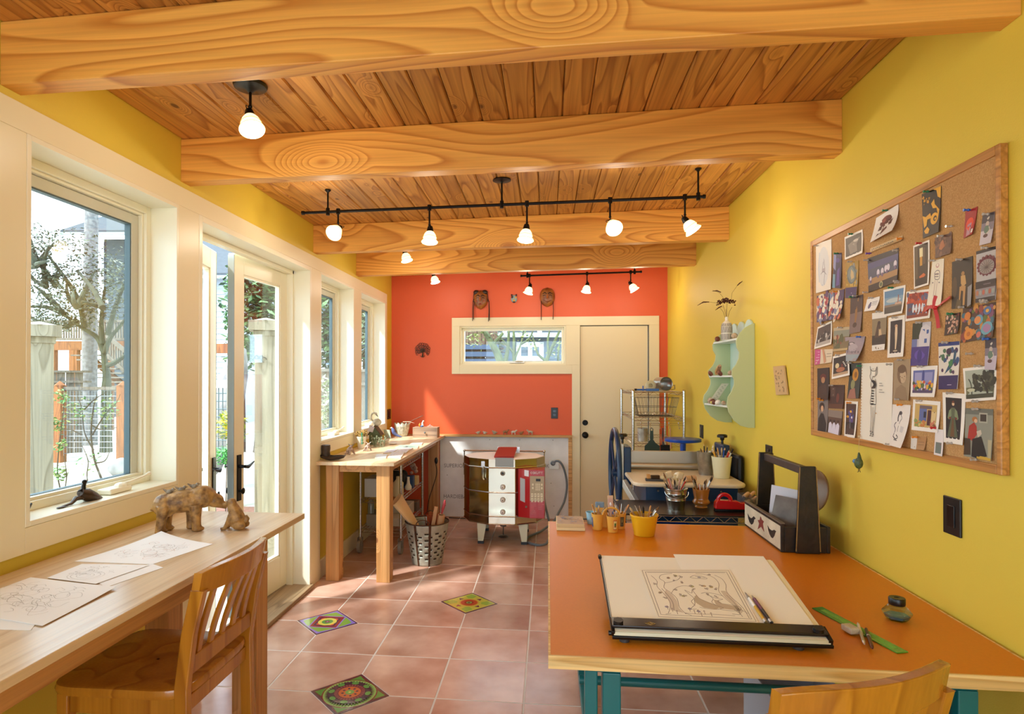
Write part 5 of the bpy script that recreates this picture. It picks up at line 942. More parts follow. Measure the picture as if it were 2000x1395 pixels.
# ------------------------------------------------------------------ green wall shelf
t = thing('wall_shelf', 'pale green scalloped wall shelf with three tiers of keepsakes', 'shelf', (XR, 4.1, 1.2))
GRN = mat('sage_paint', '#b9c79a', .5); SHB = mat('pale_blue_paint', '#c3dcd6', .5)
yn, yf = 3.862, 4.325
def side_px(P, y):   # outline in the plane y of each side board
    return [at(px, py, y=y) for px, py in P]
near = [(1475, 631), (1475, 836)]+[(1462, 836), (1447, 832), (1434, 822), (1424, 806), (1420, 790), (1422, 776), (1429, 765), (1434, 752), (1434, 742), (1430, 733), (1430, 722), (1438, 712), (1443, 700), (1444, 688), (1439, 678), (1438, 666), (1444, 652), (1455, 640), (1466, 634)]
zsh = 0
P = side_px(near, yn); xm = XR-.001
P = [V((min(p.x, xm), yn, p.z)) for p in P]; P[0].x = P[1].x = xm
b = MB(); b.prism(P, (0, .014, 0)); b.build('side_panel', GRN, t, bevel=.0015)
P2 = [V((XR-.001-(XR-.001-p.x)*1.17, yf, p.z)) for p in P]; b = MB(); b.prism(P2, (0, .014, 0)); b.build('side_panel', GRN, t, bevel=.0015)
zt_ = P[0].z; zb_ = P[1].z
b = MB(); n = 24; out = [(yn+.014, zb_+.13), (yf, zb_+.13)]; top = []
for k in range(n+1):
    u = k/n; top.append((yf-(yf-yn-.014)*u, zt_-.02+.05*abs(math.sin(u*math.pi*3))**.6))
b.prism([(XR-.002, y, z) for y, z in out+top], (-.010, 0, 0)); b.build('back_panel', SHB, t)
SHZ = [at(1435, 664, y=yn).z, at(1428, 737, y=yn).z, at(1421, 797, y=yn).z]
for k, z in enumerate(SHZ):
    d = XR-at((1438, 1430, 1421)[k], 700, y=yn).x-.003; b = MB(); b.prism([(XR-.012, yn+.014, z), (XR-d, yn+.014, z), (XR-d*1.17, yf, z), (XR-.012, yf, z)], (0, 0, .012)); b.build('shelf_board', mat('pale_shelf_paint', '#dce6e0', .5), t, bevel=.002)
ym = (yn+yf)/2
# keepsakes
def blob(name, label, cat, c, r, m, group=None, **k):
    b = MB(); rr = random.Random(hash((round(c[0], 3), round(c[1], 3))) & 255); b.ball(c, r, 14, 9, (rr.random(), rr.random(), rr.random()*3)); return b.build(name, m, smooth=True, label=label, cat=cat, group=group, **k)
STN = mat('brown_shell', '#8a4a34', .5, col2='#5a3020', vscale=60, bump=.5, bscale=90); SHL = mat('cream_shell', '#d6c4a8', .5, col2='#9a7a5c', vscale=60, bump=.5, bscale=90)
z = SHZ[0]+.0125
vp = V((1.14, 4.10, z)); t = thing('bottle_vase', 'black and white scratched bottle vase on the top tier of the green shelf', 'vase', vp)
b = MB(); b.lathe([(.030, 0), (.034, .004), (.034, .085), (.028, .108), (.016, .120), (.0095, .126)], vp, 28); b.build('vase_body', mat('white_slip', '#e4dfd4', .35), t, smooth=True)
b = MB()
for k in range(26):
    a = 2*math.pi*k/26; b.col = lin('#241a18')
    for (z0, z1) in ((.004, .040), (.046, .086)):
        sl = .25 if z0 > .03 else -.1; P = [vp+V((.0346*math.cos(a+d+sl*(zz-z0)*12), .0346*math.sin(a+d+sl*(zz-z0)*12), zz)) for d, zz in ((0, z0), (.11, z0), (.13, z1), (.03, z1))]; b.add(P, [(0, 1, 2, 3)])
    P = [vp+V((r_*math.cos(a+d), r_*math.sin(a+d), zz)) for d, zz, r_ in ((0, .088, .0342), (.12, .088, .0342), (.10, .108, .0286), (.02, .108, .0286))]; b.add(P, [(0, 1, 2, 3)])
b.build('scratched_stripes', VC, t)
b = MB(); b.lathe([(.0095, .120), (.010, .145), (.0085, .150)], vp, 16); b.build('vase_neck', mat('white_slip', '#e4dfd4', .35), t, smooth=True)
t = thing('dried_flowers', 'dark dried flower head with long seed stalks standing in the bottle vase', 'dried flowers', vp+V((0, 0, .15))); tp = vp+V((0, 0, .148)); Yv = vp.y
ST = mat('dry_stem', '#6a5230', .7); DK = mat('dark_seed', '#4a1e14', .8)
for k, (px, py, hr) in enumerate(((1405, 600, 0), (1412, 596, 0), (1420, 592, 0), (1430, 600, 0), (1418, 604, 0))):
    p = at(px, py, y=Yv+random.uniform(-.02, .02)); b = MB(); b.tube([tp-V((0, 0, .03)), tp+(p-tp)*.5+V((0, 0, .004)), p], .0012, 5); b.build('stem', ST, t)
b = MB(); rr = random.Random(9)
for _ in range(150):
    u, v = rr.uniform(-1, 1), rr.uniform(-1, 1)
    if u*u+v*v > 1: continue
    p = at(1418+19*u, 586+6*abs(u)+rr.uniform(-4, 5), y=Yv+v*.04); b.ball(p, (.005, .005, .004), 6, 4)
b.build('flower_head', DK, t, kind='stuff')
for P, hd in (([(1413, 582), (1405, 572), (1392, 567)], [(1408, 571), (1400, 568), (1391, 569)]), ([(1428, 590), (1430, 572), (1440, 558), (1450, 549)], [(1440, 558), (1445, 553), (1451, 549)]), ([(1400, 592), (1385, 590), (1368, 593)], [(1385, 590), (1374, 590), (1362, 597)]), ([(1412, 600), (1405, 600), (1399, 605)], [(1410, 598), (1404, 601), (1397, 606)])):
    b = MB(); b.tube([at(x, y, y=Yv) for x, y in P], .0008, 5); b.tube([at(x, y, y=Yv) for x, y in hd], [.003, .0042, .0012], 6); b.build('seed_stalk', DK, t, smooth=True)
blob('round_stone', 'round russet stone on the top tier of the green shelf left of the vase', 'stone', (1.12, 4.24, z+.017), (.018, .018, .0165), STN)
blob('pine_cone', 'small cone keepsake on the top tier of the green shelf right of the vase', 'cone', (1.16, 4.0, z+.02), (.020, .020, .019), SHL)
z = SHZ[1]+.0125
def plateon(c, r, label):
    t = thing('painted_dish', label, 'dish', c); d = V((-1, -.25, .35)); b = MB(); b.lathe([(.001, 0), (r*.7, .002), (r, .008), (r, .010), (r*.7, .005), (.001, .003)], V(c)+V((0, 0, r*.93)), 26, d); b.build('dish_body', mat('straw_glaze', '#c9a468', .4, col2='#8a6234', vscale=40), t, smooth=True)
    b = MB()
    for k in range(3): u, w = cyl_frame(d); b.tube([V(c)+V((0, 0, r*.93))+d.normalized()*.011+u*r*(-.6+.4*k)+w*r*s for s in (-.6, 0, .6)], .0018, 5)
    b.build('painted_lines', mat('dark_seed', '#4a1e14', .8), t)
plateon((1.10, 4.12, z), .036, 'round straw coloured dish standing on the middle tier of the green shelf')
for c, r, lb, m in (((1.085, 4.28, z+.012), (.022, .02, .012), 'dark red brown stone at the left end of the middle tier of the green shelf', STN), ((1.09, 4.07, z+.013), (.02, .018, .013), 'brown shell in front of the straw dish on the green shelf', STN), ((1.13, 3.98, z+.014), (.018, .02, .014), 'spiky brown shell at the right end of the middle tier of the green shelf', SHL)): blob('shell', lb, 'shell', c, r, m)
z = SHZ[2]+.0125
q = [at(1383, 791, y=4.20), at(1397, 791, y=4.20), at(1424, 752, y=4.14), at(1410, 752, y=4.14)]
o = z-min(p.z for p in q); b = MB(); b.prism([p+V((0, 0, o+.001)) for p in q], (0, .006, 0)); tt = b.build('lettered_tile', mat('bone_tile', '#d9d3bb', .6), label='leaning cream tile with raised lettering on the lowest tier of the green shelf', cat='tile', bevel=.001)
b = MB(); b.col = lin('#7d7762')
for k in range(12):
    f = .12+.07*k; p = (q[0].lerp(q[3], f)).lerp(q[1].lerp(q[2], f), .3+.4*(k % 2)*.6)+V((0, -.001, o+.001)); b.tube([p, p+V((.006, 0, .005)), p+V((.009, 0, -.001))], .0012, 5)
b.build('raised_letters', VC, tt, kind='stuff')
rr = random.Random(12); names = ['left end of', 'second from the left on', 'third from the left on', 'small yellow one in the middle of', 'right of the yellow one on', 'white one near the right of', 'right end of']
for k, (y, dx, r, m) in enumerate(((4.29, .05, .016, STN), (4.245, .045, .024, SHL), (4.19, .04, .020, STN), (4.13, .02, .011, mat('yellow_shell', '#e0d27a', .4)), (4.07, .02, .016, STN), (4.02, .03, .019, mat('white_shell', '#e6e0d4', .4)), (3.96, .05, .017, SHL))):
    blob('shell', ('shell, %s the lowest tier of the green shelf' % names[k]), 'shell', (1.238-.205+dx, y, z+r*.78), (r, r*.9, r*.8), m)
# ------------------------------------------------------------------ small things
def remesh(o, v=.004):
    m = o.modifiers.new('remesh', 'REMESH'); m.mode = 'VOXEL'; m.voxel_size = v; m.use_smooth_shade = True; return o
def quad_ortho(px, py, y): return at(px, py, y=y)
# --- window desk -------------------------------------------------
DZ = .8805
CLAY = mat('mottled_clay', '#c09455', .5, col2='#6a4a2a', vscale=38, bump=.8, bscale=60, detail=6)
t = thing('clay_bear', 'mottled brown clay bear with small birds on its back, on the window desk', 'figurine', (-1.44, 2.335, DZ), None, math.radians(27), local=True)
b = MB()
b.ball((-.01, 0, .118), (.105, .046, .046), 16, 10, (0, -.10, 0)); b.ball((-.075, 0, .105), (.048, .042, .048)); b.ball((.055, 0, .130), (.058, .044, .046)); b.ball((.105, 0, .112), (.034, .028, .028)); b.tube([(.10, 0, .11), (.135, 0, .092), (.152, 0, .086)], [.026, .016, .013], 10)
for x, y, dx in ((-.080, -.026, -.012), (-.070, .028, -.004), (.035, -.030, .004), (.015, .030, .0)):
    b.tube([(x, y, .105), (x+dx*.5, y, .05), (x+dx, y, .010), (x+dx, y, .001)], [.026, .019, .018, .020], 10); b.ball((x+dx+.012, y, .009), (.018, .016, .009), 10, 6)
for s in (-1, 1): b.ball((.098, s*.020, .138), (.008, .006, .012), 8, 6)
b.tube([(-.115, 0, .10), (-.128, 0, .088)], [.010, .005], 8)
remesh(b.build('bear_body', CLAY, t), .0038)
for x, h in ((-.060, .158), (-.018, .165), (.028, .174)):
    b = MB(); b.ball((x, -.004, h), (.014, .009, .009), 10, 6); b.ball((x+.012, -.004, h+.008), .0065, 8, 6); b.tube([(x-.01, -.004, h+.002), (x-.024, -.004, h+.012)], [.006, .002], 6); b.tube([(x+.016, -.004, h+.009), (x+.023, -.004, h+.008)], [.003, .0008], 5); b.tube([(x, -.004, h-.006), (x, -.004, h-.014)], .006, 6)
    b.build('bird', mat('grey_clay', '#a59a88', .6, col2='#5f5444', vscale=60), t, smooth=True)
t = thing('clay_seal_pup', 'small sitting clay animal touching noses with the bear, on the window desk', 'figurine', (-1.262, 2.372, DZ), None, math.radians(186), local=True)
b = MB(); b.ball((-.012, 0, .038), (.038, .030, .034)); b.tube([(-.018, 0, .035), (-.006, 0, .072), (.006, 0, .098)], [.034, .026, .019], 12); b.ball((.008, 0, .108), (.020, .017, .017)); b.tube([(.012, 0, .106), (.030, 0, .099), (.044, 0, .097)], [.012, .008, .006], 10)
for s in (-1, 1): b.tube([(.002, s*.016, .060), (.016, s*.018, .028), (.028, s*.020, .006), (.044, s*.021, .005)], [.014, .010, .008, .006], 8); b.ball((-.030, s*.020, .018), (.028, .015, .018))
b.tube([(-.046, 0, .030), (-.056, 0, .044), (-.050, 0, .056)], [.014, .010, .005], 8)
remesh(b.build('pup_body', CLAY, t), .0034)
# papers
def loops(rr, n, u0=.12, u1=.88, v0=.15, v1=.85, big=.12):
    out = []
    for _ in range(n):
        u, v = rr.uniform(u0, u1), rr.uniform(v0, v1); a = rr.random()*6; r = rr.uniform(.25, 1)*big; P = []
        for k in range(rr.randint(4, 9)): P.append((u+r*math.cos(a)*rr.uniform(.6, 1.2), v+r*math.sin(a)*rr.uniform(.6, 1.2))); a += rr.uniform(.5, 1.3)
        out.append(P)
    return out
def sheet(label, quad, z, strokes, w=.0005, cols=('#a8a6a0',), name='drawing_sheet', curl=((1, 0), .012), m=None, mapper=None, group=None):
    Q = [at(x, y, z=z) for x, y in quad] if mapper is None else [mapper(x, y) for x, y in quad]
    n = (Q[1]-Q[0]).cross(Q[3]-Q[0]).normalized(); n = n if n.z > 0 else -n; (cu, cv), ch = curl
    def uv(u, v, h=0): d = math.hypot(u-cu, v-cv); return Q[0].lerp(Q[1], u).lerp(Q[3].lerp(Q[2], u), v)+n*(h+ch*max(0, 1-d/.75)**2)
    k = 10; b = MB()
    for h in (0, .0005): b.loft([[uv(i/k, j/k, h) for i in range(k+1)] for j in range(k+1)])
    for e in ([(i/k, 0) for i in range(k+1)], [(1, i/k) for i in range(k+1)], [(1-i/k, 1) for i in range(k+1)], [(0, 1-i/k) for i in range(k+1)]): b.loft([[uv(u, v) for u, v in e], [uv(u, v, .0005) for u, v in e]])
    r = b.build(name, m or PAPER, label=label, cat='paper', group=group, smooth=False); b = MB()
    for i, P in enumerate(strokes):
        b.col = lin(cols[i % len(cols)]); P = [uv(p.x, p.y, .0007) for p in catm(P, 4)] if len(P) != 5 or P[0] != P[-1] else [uv(*P[0 if q_ == 40 else q_//10], .0007).lerp(uv(*P[min(q_//10+1, 4)], .0007), (q_ % 10)/10) for q_ in range(41)]
        rows = []
        for j, p in enumerate(P):
            d = (P[min(j+1, len(P)-1)]-P[max(j-1, 0)]); s_ = n.cross(d).normalized()*w if d.length > 0 else V((w, 0, 0)); rows.append([p-s_, p+s_])
        b.loft(rows)
    if strokes: b.build('pencil_lines', VC, r, kind='stuff')
    return r, uv, n
rr = random.Random(3); GR = ('#b4b2ae', '#a19e9a', '#c4beb4')
sheet('lowest big sketch sheet at the left edge of the window desk', [(28, 1143), (120, 1150), (60, 1232), (-120, 1226)], DZ, [], curl=((0, 0), 0))
sheet('big sketch sheet nearest the camera on the window desk, faint doodles', [(60, 1128), (227, 1149), (83, 1223), (-110, 1190)], DZ+.0022, loops(rr, 46, .05, .8), cols=GR, curl=((1, 0), .004))
sheet('small blank edged sheet under the round sketch on the window desk', [(170, 1122), (298, 1102), (319, 1109), (206, 1148)], DZ, [], curl=((1, 1), 0))
ring_ = [[(.3+r*math.cos(a*.52), .5+r*1.1*math.sin(a*.52)) for a in range(13)] for r in (.12, .2, .25)]
sheet('middle sketch sheet with a round motif on the window desk', [(92, 1129), (160, 1102), (292, 1104), (187, 1141)], DZ+.0022, ring_+loops(rr, 26, .3, .85, big=.08), cols=GR, curl=((0, 0), 0))
sheet('farthest sketch sheet on the window desk, in front of the clay bear', [(145, 1097), (315, 1047), (416, 1063), (297, 1103)], DZ, loops(rr, 34, .2, .8, big=.1)+[[(.6, .75), (.7, .6), (.8, .65), (.9, .6)], [(.55, .8), (.66, .7), (.85, .75)]], cols=GR+('#d8a898',), curl=((1, 0), .018))
# window sill pieces
SZ = Z0+.0185
BRZ = mat('dark_bronze', '#4a3524', .35, .5, var=.4, vscale=40, bump=.4)
t = thing('bronze_bird', 'dark bronze bird with a long curved foot on the window sill', 'figurine', (-1.735, 2.12, SZ))
Y = 2.13; b = MB(); gp = lambda x, y, yy=Y: at(x, y, y=yy)
def on(x, y): p = at(x, y, x=-1.735); return p
P = [on(x, y) for x, y in ((157, 962), (168, 966), (182, 972), (198, 978), (207, 980))]
b.tube(P, [.014, .024, .022, .012, .003], 12); b.build('bird_body', BRZ, t, smooth=True)
b = MB(); b.tube([on(163, 962), on(163, 950), on(165, 943)], [.010, .008, .007], 8); b.ball(on(165, 941), (.009, .010, .008)); b.tube([on(161, 956), on(152, 960)], [.006, .001], 6); b.build('head', mat('black_bronze', '#100c0c', .3, .5), t, smooth=True)
f0 = on(120, 997); f0.z = SZ+.003
b = MB(); b.tube([on(160, 972), on(148, 974), on(139, 984), V((f0.x, on(136, 990).y, SZ+.006)), f0], [.009, .009, .006, .005, .004], 8); b.ball((f0.x, f0.y, SZ+.003), (.010, .022, .003)); b.tube([on(170, 980), V((-1.735, on(172, 984).y, SZ))], .005, 6); b.build('curved_foot', BRZ, t, smooth=True)
t = thing('hummingbird_figure', 'tip of a second small dark bird figure at the left end of the window sill', 'figurine', (-1.735, 1.925, SZ))
b = MB(); p = at(52, 980, x=-1.735); p.z = SZ+.028; b.ball(p+V((0, -.02, 0)), (.016, .03, .016), 12, 8); b.tube([p, p+V((0, .02, .014))], [.010, .003], 8); b.tube([p+V((0, -.02, -.01)), V((p.x, p.y-.02, SZ))], .006, 6); b.build('bird_body', MC['black_bronze'], t, smooth=True)

# --- drafting board ----------------------------------------------
TZT = TZ+.0008
A0 = at(1197, 1216, z=.802); A1 = at(1594, 1236, z=.802)    # surface at the front edge
yf_ = 1.775; B0 = at(1172, 1085, z=.880)
dn = V((0, B0.y-A0.y, .078)).normalized(); nrm = V((0, -dn.z, dn.y))
def onb(px, py, h=0):
    d = DV+RV*((px-CX)/F)-UV*((py-CY)/F); P0 = V((0, A0.y, .802))+nrm*h; o = V((0, 0, CAMZ)); return o+d*((P0-o).dot(nrm)/d.dot(nrm))
t = thing('drawing_board', 'slanted portable drawing board with a black parallel bar on the orange table', 'drawing board', (.46, 1.9, TZT))
CB = mat('cream_board', '#f7f2e2', .55)
c0, c1, c2, c3 = onb(1172, 1085), onb(1507, 1094), onb(1622, 1251), onb(1199, 1233)
WX0, WX1 = min(c0.x, c3.x)*.5+max(c0.x, c3.x)*.5, c2.x
L = (c0-c3).length; o3 = V((c3.x, c3.y, c3.z)); ux = (c2-c3); ux = V((ux.x, ux.y, ux.z)).normalized(); vy = nrm.cross(ux).normalized()
W = (c2-c3).length; c0a = o3+vy*L; 
b = MB(); b.prism([o3, o3+ux*W, o3+ux*W+vy*L, o3+vy*L], -nrm*.012); b.build('board_panel', CB, t, bevel=.001)
b = MB(); b.prism([o3-vy*.004, o3+ux*W-vy*.004, o3+ux*W, o3], -nrm*.010); b.build('board_edge', mat('pale_green_edge', '#dfe6cf', .4), t)
b = MB(); q0 = o3-vy*.006-ux*.004-nrm*.0125; b.prism([q0, q0+ux*(W+.012), q0+ux*(W+.012)+vy*(L+.006), q0+vy*(L+.006)], -nrm*.009); b.box
b.build('black_base', BLACK, t, bevel=.001)
b = MB(); s0 = o3+vy*.010-ux*.004+nrm*.002; b.prism([s0, s0+ux*(W+.004), s0+ux*(W+.004)+vy*.042, s0+vy*.042], nrm*.009); bar = b.build('parallel_bar', mat('dark_brown_bar', '#1c0e0c', .25), t, bevel=.002)
b = MB(); dm = s0+ux*.105+vy*.015+nrm*.0095; b.col = lin('#b08a48'); P = [dm-ux*.014, dm-vy*.007, dm+ux*.014, dm+vy*.007]; b.tube(P, .0008, 5, closed=True); b.tube([dm-ux*.007, dm-vy*.003, dm+ux*.007, dm+vy*.003], .0007, 5, closed=True); b.build('diamond_emblem', VC, bar)
for f in (.018, W-.018):
    b = MB(); c = s0+ux*f+vy*.014+nrm*.009; b.cyl(c, c+nrm*.009, .014, .013, 18); b.build('knob', BLACK, bar, smooth=True)
b = MB(); b.bar(o3+ux*W+vy*.050+nrm*.002, o3+ux*W-vy*.004-nrm*.006, .012, .016); b.bar(o3-ux*.002+vy*.045, o3-ux*.002-vy*.004-nrm*.006, .010, .014); c = o3-ux*.002+vy*.006-nrm*.010; b.cyl(c, c-ux*.012, .007, .007, 10); b.build('end_clip', BLACK, t, bevel=.001)
for f, g_ in ((.035, .02), (W-.07, .02), (.035, L-.03), (W-.05, L-.03)):
    c = q0+ux*f+vy*g_-nrm*.009; b = MB(); b.cyl((c.x, c.y, c.z+.002), (c.x, c.y, TZT), .012, .014, 16); b.build('rubber_foot' if g_ < .1 else 'rear_leg', mat('grey_rubber', '#3c3636', .6), t, smooth=True)
b = MB(); b.tube([o3+vy*(.03), o3+vy*(L-.02)], .0009, 5); b.tube([o3+vy*(L-.02)-ux*.004+nrm*.001, o3+vy*(L-.005)-ux*.004+nrm*.001], .006, 8); b.build('guide_cable', BLACK, t)
# sheets on the board
CR2 = mat('cream_card', '#fbf8ee', .65)
sheet('lower yellowish card whose edge shows at the right side of the drawing board', [(1440, 1093), (1505, 1094), (1600, 1226), (1500, 1222)], 0, [], mapper=lambda x, y: onb(x, y, .0006), m=mat('yellow_card', '#f2e8c0', .65), curl=((0, 0), 0), name='paper_sheet')
sheet('large cream sheet covering the right half of the drawing board', [(1315, 1083), (1491, 1087), (1591, 1223), (1386, 1214)], 0, [], mapper=lambda x, y: onb(x, y, .0028), m=CR2, curl=((0, 0), 0), name='paper_sheet')
tree = [[(.02, .02), (.98, .02), (.98, .97), (.02, .97), (.02, .02)], [(.05, .055), (.95, .055), (.95, .93), (.05, .93), (.05, .055)], [(.07, .07), (.93, .07)], [(.13, .90), (.17, .80), (.19, .68), (.16, .52), (.12, .38), (.14, .26), (.10, .14)],
 [(.31, .90), (.27, .78), (.28, .62), (.24, .50), (.19, .40), (.22, .28), (.18, .20), (.22, .12), (.34, .09)], [(.24, .52), (.30, .42), (.38, .36), (.46, .36), (.50, .40)], [(.22, .30), (.32, .26), (.38, .22), (.42, .16)],
 [(.20, .84), (.22, .70), (.20, .56), (.16, .42)], [(.87, .90), (.84, .72), (.78, .56), (.76, .44), (.80, .30), (.78, .18), (.70, .11), (.60, .09)], [(.93, .92), (.92, .74), (.86, .56), (.84, .44), (.87, .32), (.86, .20), (.80, .12)], [(.78, .54), (.70, .50), (.62, .48), (.56, .50)], [(.88, .80), (.86, .66), (.82, .52)],
 [(.44, .74), (.42, .66), (.46, .60), (.43, .52), (.40, .44), (.46, .50), (.48, .44), (.50, .53), (.52, .60), (.58, .66), (.66, .72), (.72, .76), (.64, .79), (.52, .78), (.48, .76)], [(.46, .62), (.44, .72), (.38, .80), (.44, .80)], [(.47, .56), (.49, .57)],
 [(.66, .72), (.63, .66), (.66, .60), (.64, .54), (.68, .58), (.76, .60), (.70, .63), (.72, .68), (.82, .70), (.90, .74), (.86, .80), (.74, .80), (.66, .78)], [(.82, .78), (.86, .86), (.78, .86)], [(.88, .76), (.94, .84)],
 [(.52, .17), (.58, .13), (.66, .15), (.70, .20), (.62, .20), (.55, .19), (.52, .17)], [(.58, .15), (.68, .18)], [(.30, .88), (.44, .89), (.60, .88), (.80, .89)], [(.16, .90), (.10, .92)], [(.30, .88), (.36, .92)]]
rr = random.Random(8); leaves = []
for cx, cy in ((.27, .18), (.36, .14), (.42, .16), (.34, .24), (.40, .28), (.48, .34), (.50, .42), (.12, .5), (.11, .32), (.34, .54), (.38, .56), (.60, .34), (.64, .40), (.70, .36), (.74, .40), (.62, .52), (.70, .56), (.74, .12), (.16, .60), (.30, .44)):
    for k in range(3): a = rr.random()*6.3; dx, dy = .022*math.cos(a), .028*math.sin(a); leaves.append([(cx, cy), (cx+dx*.5-dy*.4, cy+dy*.5+dx*.4), (cx+dx, cy+dy), (cx+dx*.5+dy*.4, cy+dy*.5-dx*.4), (cx, cy)])
fl = []
for cx, cy in ((.14, .78), (.18, .82), (.36, .80), (.40, .84), (.44, .83), (.50, .84), (.46, .88), (.86, .78), (.22, .86), (.56, .87)): fl += [[(cx, cy), (cx+.008, cy-.02), (cx+.014, cy+.0)], [(cx+.006, cy), (cx+.004, cy+.05)]]
r, uv, n = sheet('pencil drawing of two hares under trees, taped on the drawing board', [(1250, 1113), (1425, 1113), (1483, 1219), (1284, 1208)], 0, tree+leaves+fl, mapper=lambda x, y: onb(x, y, .0048), m=mat('ivory_paper', '#f7f0de', .65), curl=((0, 0), 0), w=.0008, cols=('#8f7f74', '#84746a', '#9c8c7e'))
b = MB(); rr = random.Random(2)
def fill(P, col):
    b.col = lin(col); b.poly([uv(u, v, .0006) for u, v in P][::-1])
fill([(.46, .60), (.50, .53), (.52, .60), (.60, .67), (.70, .74), (.64, .79), (.52, .77), (.46, .68)], '#c4b298'); fill([(.66, .70), (.66, .61), (.71, .63), (.73, .68), (.88, .73), (.86, .79), (.68, .77)], '#c8b69c')
fill([(.17, .84), (.19, .68), (.17, .52), (.20, .44), (.25, .54), (.27, .66), (.26, .80), (.29, .88)], '#d6c8b4'); fill([(.86, .86), (.84, .70), (.79, .56), (.78, .44), (.83, .44), (.87, .60), (.91, .80)], '#d8cab6')
for cx, cy, c in ((.28, .19, '#c8a878'), (.37, .14, '#b4ac74'), (.50, .36, '#b0a870'), (.63, .35, '#c4a47c'), (.70, .37, '#bcae78'), (.13, .5, '#c0a878'), (.36, .56, '#b2aa74'), (.62, .17, '#b0acb0'), (.14, .78, '#9c94a8'), (.37, .80, '#9c94a8'), (.45, .84, '#9c94a8'), (.86, .79, '#9c94a8')): fill([(cx+.022*math.cos(a), cy+.020*math.sin(a)) for a in range(6)], c)
b.build('colour_wash', VC, r, kind='stuff')
def pen(label, cat, a, c, segs, name, h=.005, group=None):
    "a, c end points; segs: list of (t0, t1, r0, r1, colour)"
    root = thing(name, label, cat, a.lerp(c, .5)-V((0, 0, h)), group)
    for i, (t0, t1, r0, r1, col) in enumerate(segs):
        b = MB(); b.cyl(a.lerp(c, t0), a.lerp(c, t1), r0, r1, 10); b.build(('barrel', 'grip', 'tip', 'cap', 'end')[i % 5], mat('pen_'+col, '#'+col, .3, .7 if col in ('c8c8c8', '8a8a8a') else 0), root, smooth=True)
    return root
a, c = onb(1393, 1212, .010), onb(1453, 1156, .010)
pen('yellow and white drawing pencil lying beside the hare drawing', 'pencil', at(1500, 1216, z=.822) if 0 else onb(1496, 1216, .010), onb(1455, 1157, .010), [(.0, .5, .0045, .0045, 'c89a20'), (.5, .78, .0045, .0045, 'ece8e0'), (.78, .92, .0045, .002, '8a8a8a'), (.92, 1, .002, .0006, '3a3030'), (0, .08, .005, .005, 'c8c8c8')], 'mechanical_pencil')
pen('purple and black pen lying right of the yellow pencil on the drawing board', 'pen', onb(1507, 1217, .010), onb(1468, 1163, .010), [(.0, .45, .0048, .0052, '241820'), (.45, .86, .0052, .005, '6a2a50'), (.86, .97, .004, .0015, '8a8a8a'), (.97, 1, .0015, .0006, '3a3030'), (0, .10, .0055, .0055, 'c8c8c8')], 'pen')
# ruler, eraser, pens, ink
q = [at(1586, 1189, z=TZT), at(1606, 1187, z=TZT), at(1774, 1275, z=TZT), at(1752, 1277, z=TZT)]
b = MB(); b.prism(q, (0, 0, .0025)); r = b.build('green_ruler', mat('green_acrylic', '#3f9a34', .2, coat=.4), label='bright green plastic ruler lying on the orange table right of the drawing board', cat='ruler')
b = MB(); b.col = lin('#6fc04c'); i_ = [q[0].lerp(q[2], f).lerp(q[k], g) for f, k, g in ()]
m0 = [q[0].lerp(q[1], .3).lerp(q[3].lerp(q[2], .3), .07), q[0].lerp(q[1], .7).lerp(q[3].lerp(q[2], .7), .07), q[0].lerp(q[1], .7).lerp(q[3].lerp(q[2], .7), .93), q[0].lerp(q[1], .3).lerp(q[3].lerp(q[2], .3), .93)]
b.prism([p+V((0, 0, .0025)) for p in m0], (0, 0, .0004)); b.build('centre_band', VC, r)
p = at(1661, 1234, z=TZT+.004); b = MB(); b.cbox(p+V((0, 0, .008)), (.030, .042, .018), (0, 0, .25)); b.build('eraser', mat('eraser_cream', '#cfc6b0', .8, var=.2, vscale=80), label='block eraser lying across the green ruler', cat='eraser', bevel=.004)
RZt = TZT+.0125-.003
pen('silver and white technical pen lying across the green ruler', 'pen', at(1688, 1258, z=RZt), at(1675, 1216, z=RZt), [(.1, .5, .0042, .0045, 'a89a80'), (.5, .9, .0045, .004, 'd8d4c8'), (.9, 1, .003, .001, 'c8c8c8'), (0, .1, .002, .0042, 'c8c8c8'), (.48, .52, .005, .005, 'c8c8c8')], 'pen')
pen('dark red pen lying across the green ruler, right of the silver pen', 'pen', at(1704, 1267, z=RZt), at(1691, 1227, z=RZt), [(.08, .6, .0048, .005, '4a1410'), (.6, .95, .005, .004, '3a100c'), (.95, 1, .004, .001, '2a0c08'), (0, .08, .002, .0048, '4a1410'), (.56, .60, .0054, .0054, 'c8c8c8')], 'pen')
ic = at(1752, 1210, z=TZT); t = thing('ink_bottle', 'faceted glass ink bottle with a black cap on the orange table', 'bottle', ic)
b = MB(); b.lathe([(.027, 0), (.031, .004), (.040, .020), (.040, .024), (.024, .042), (.018, .046)], ic, 6, (0, 0, 1)); b.build('glass_body', glassmat('ink_glass', (.72, .90, .92), .5), t, bevel=.001)
b = MB(); b.lathe([(.024, .003), (.028, .005), (.034, .014), (.02, .0145)], ic, 6); b.build('ink', mat('teal_ink', '#2c7a8a', .2), t)
b = MB(); b.lathe([(.0215, .045), (.0225, .047), (.0225, .064), (.021, .066), (.008, .0655), (.007, .064)], ic, 24); b.build('cap', BLACK, t, smooth=True)

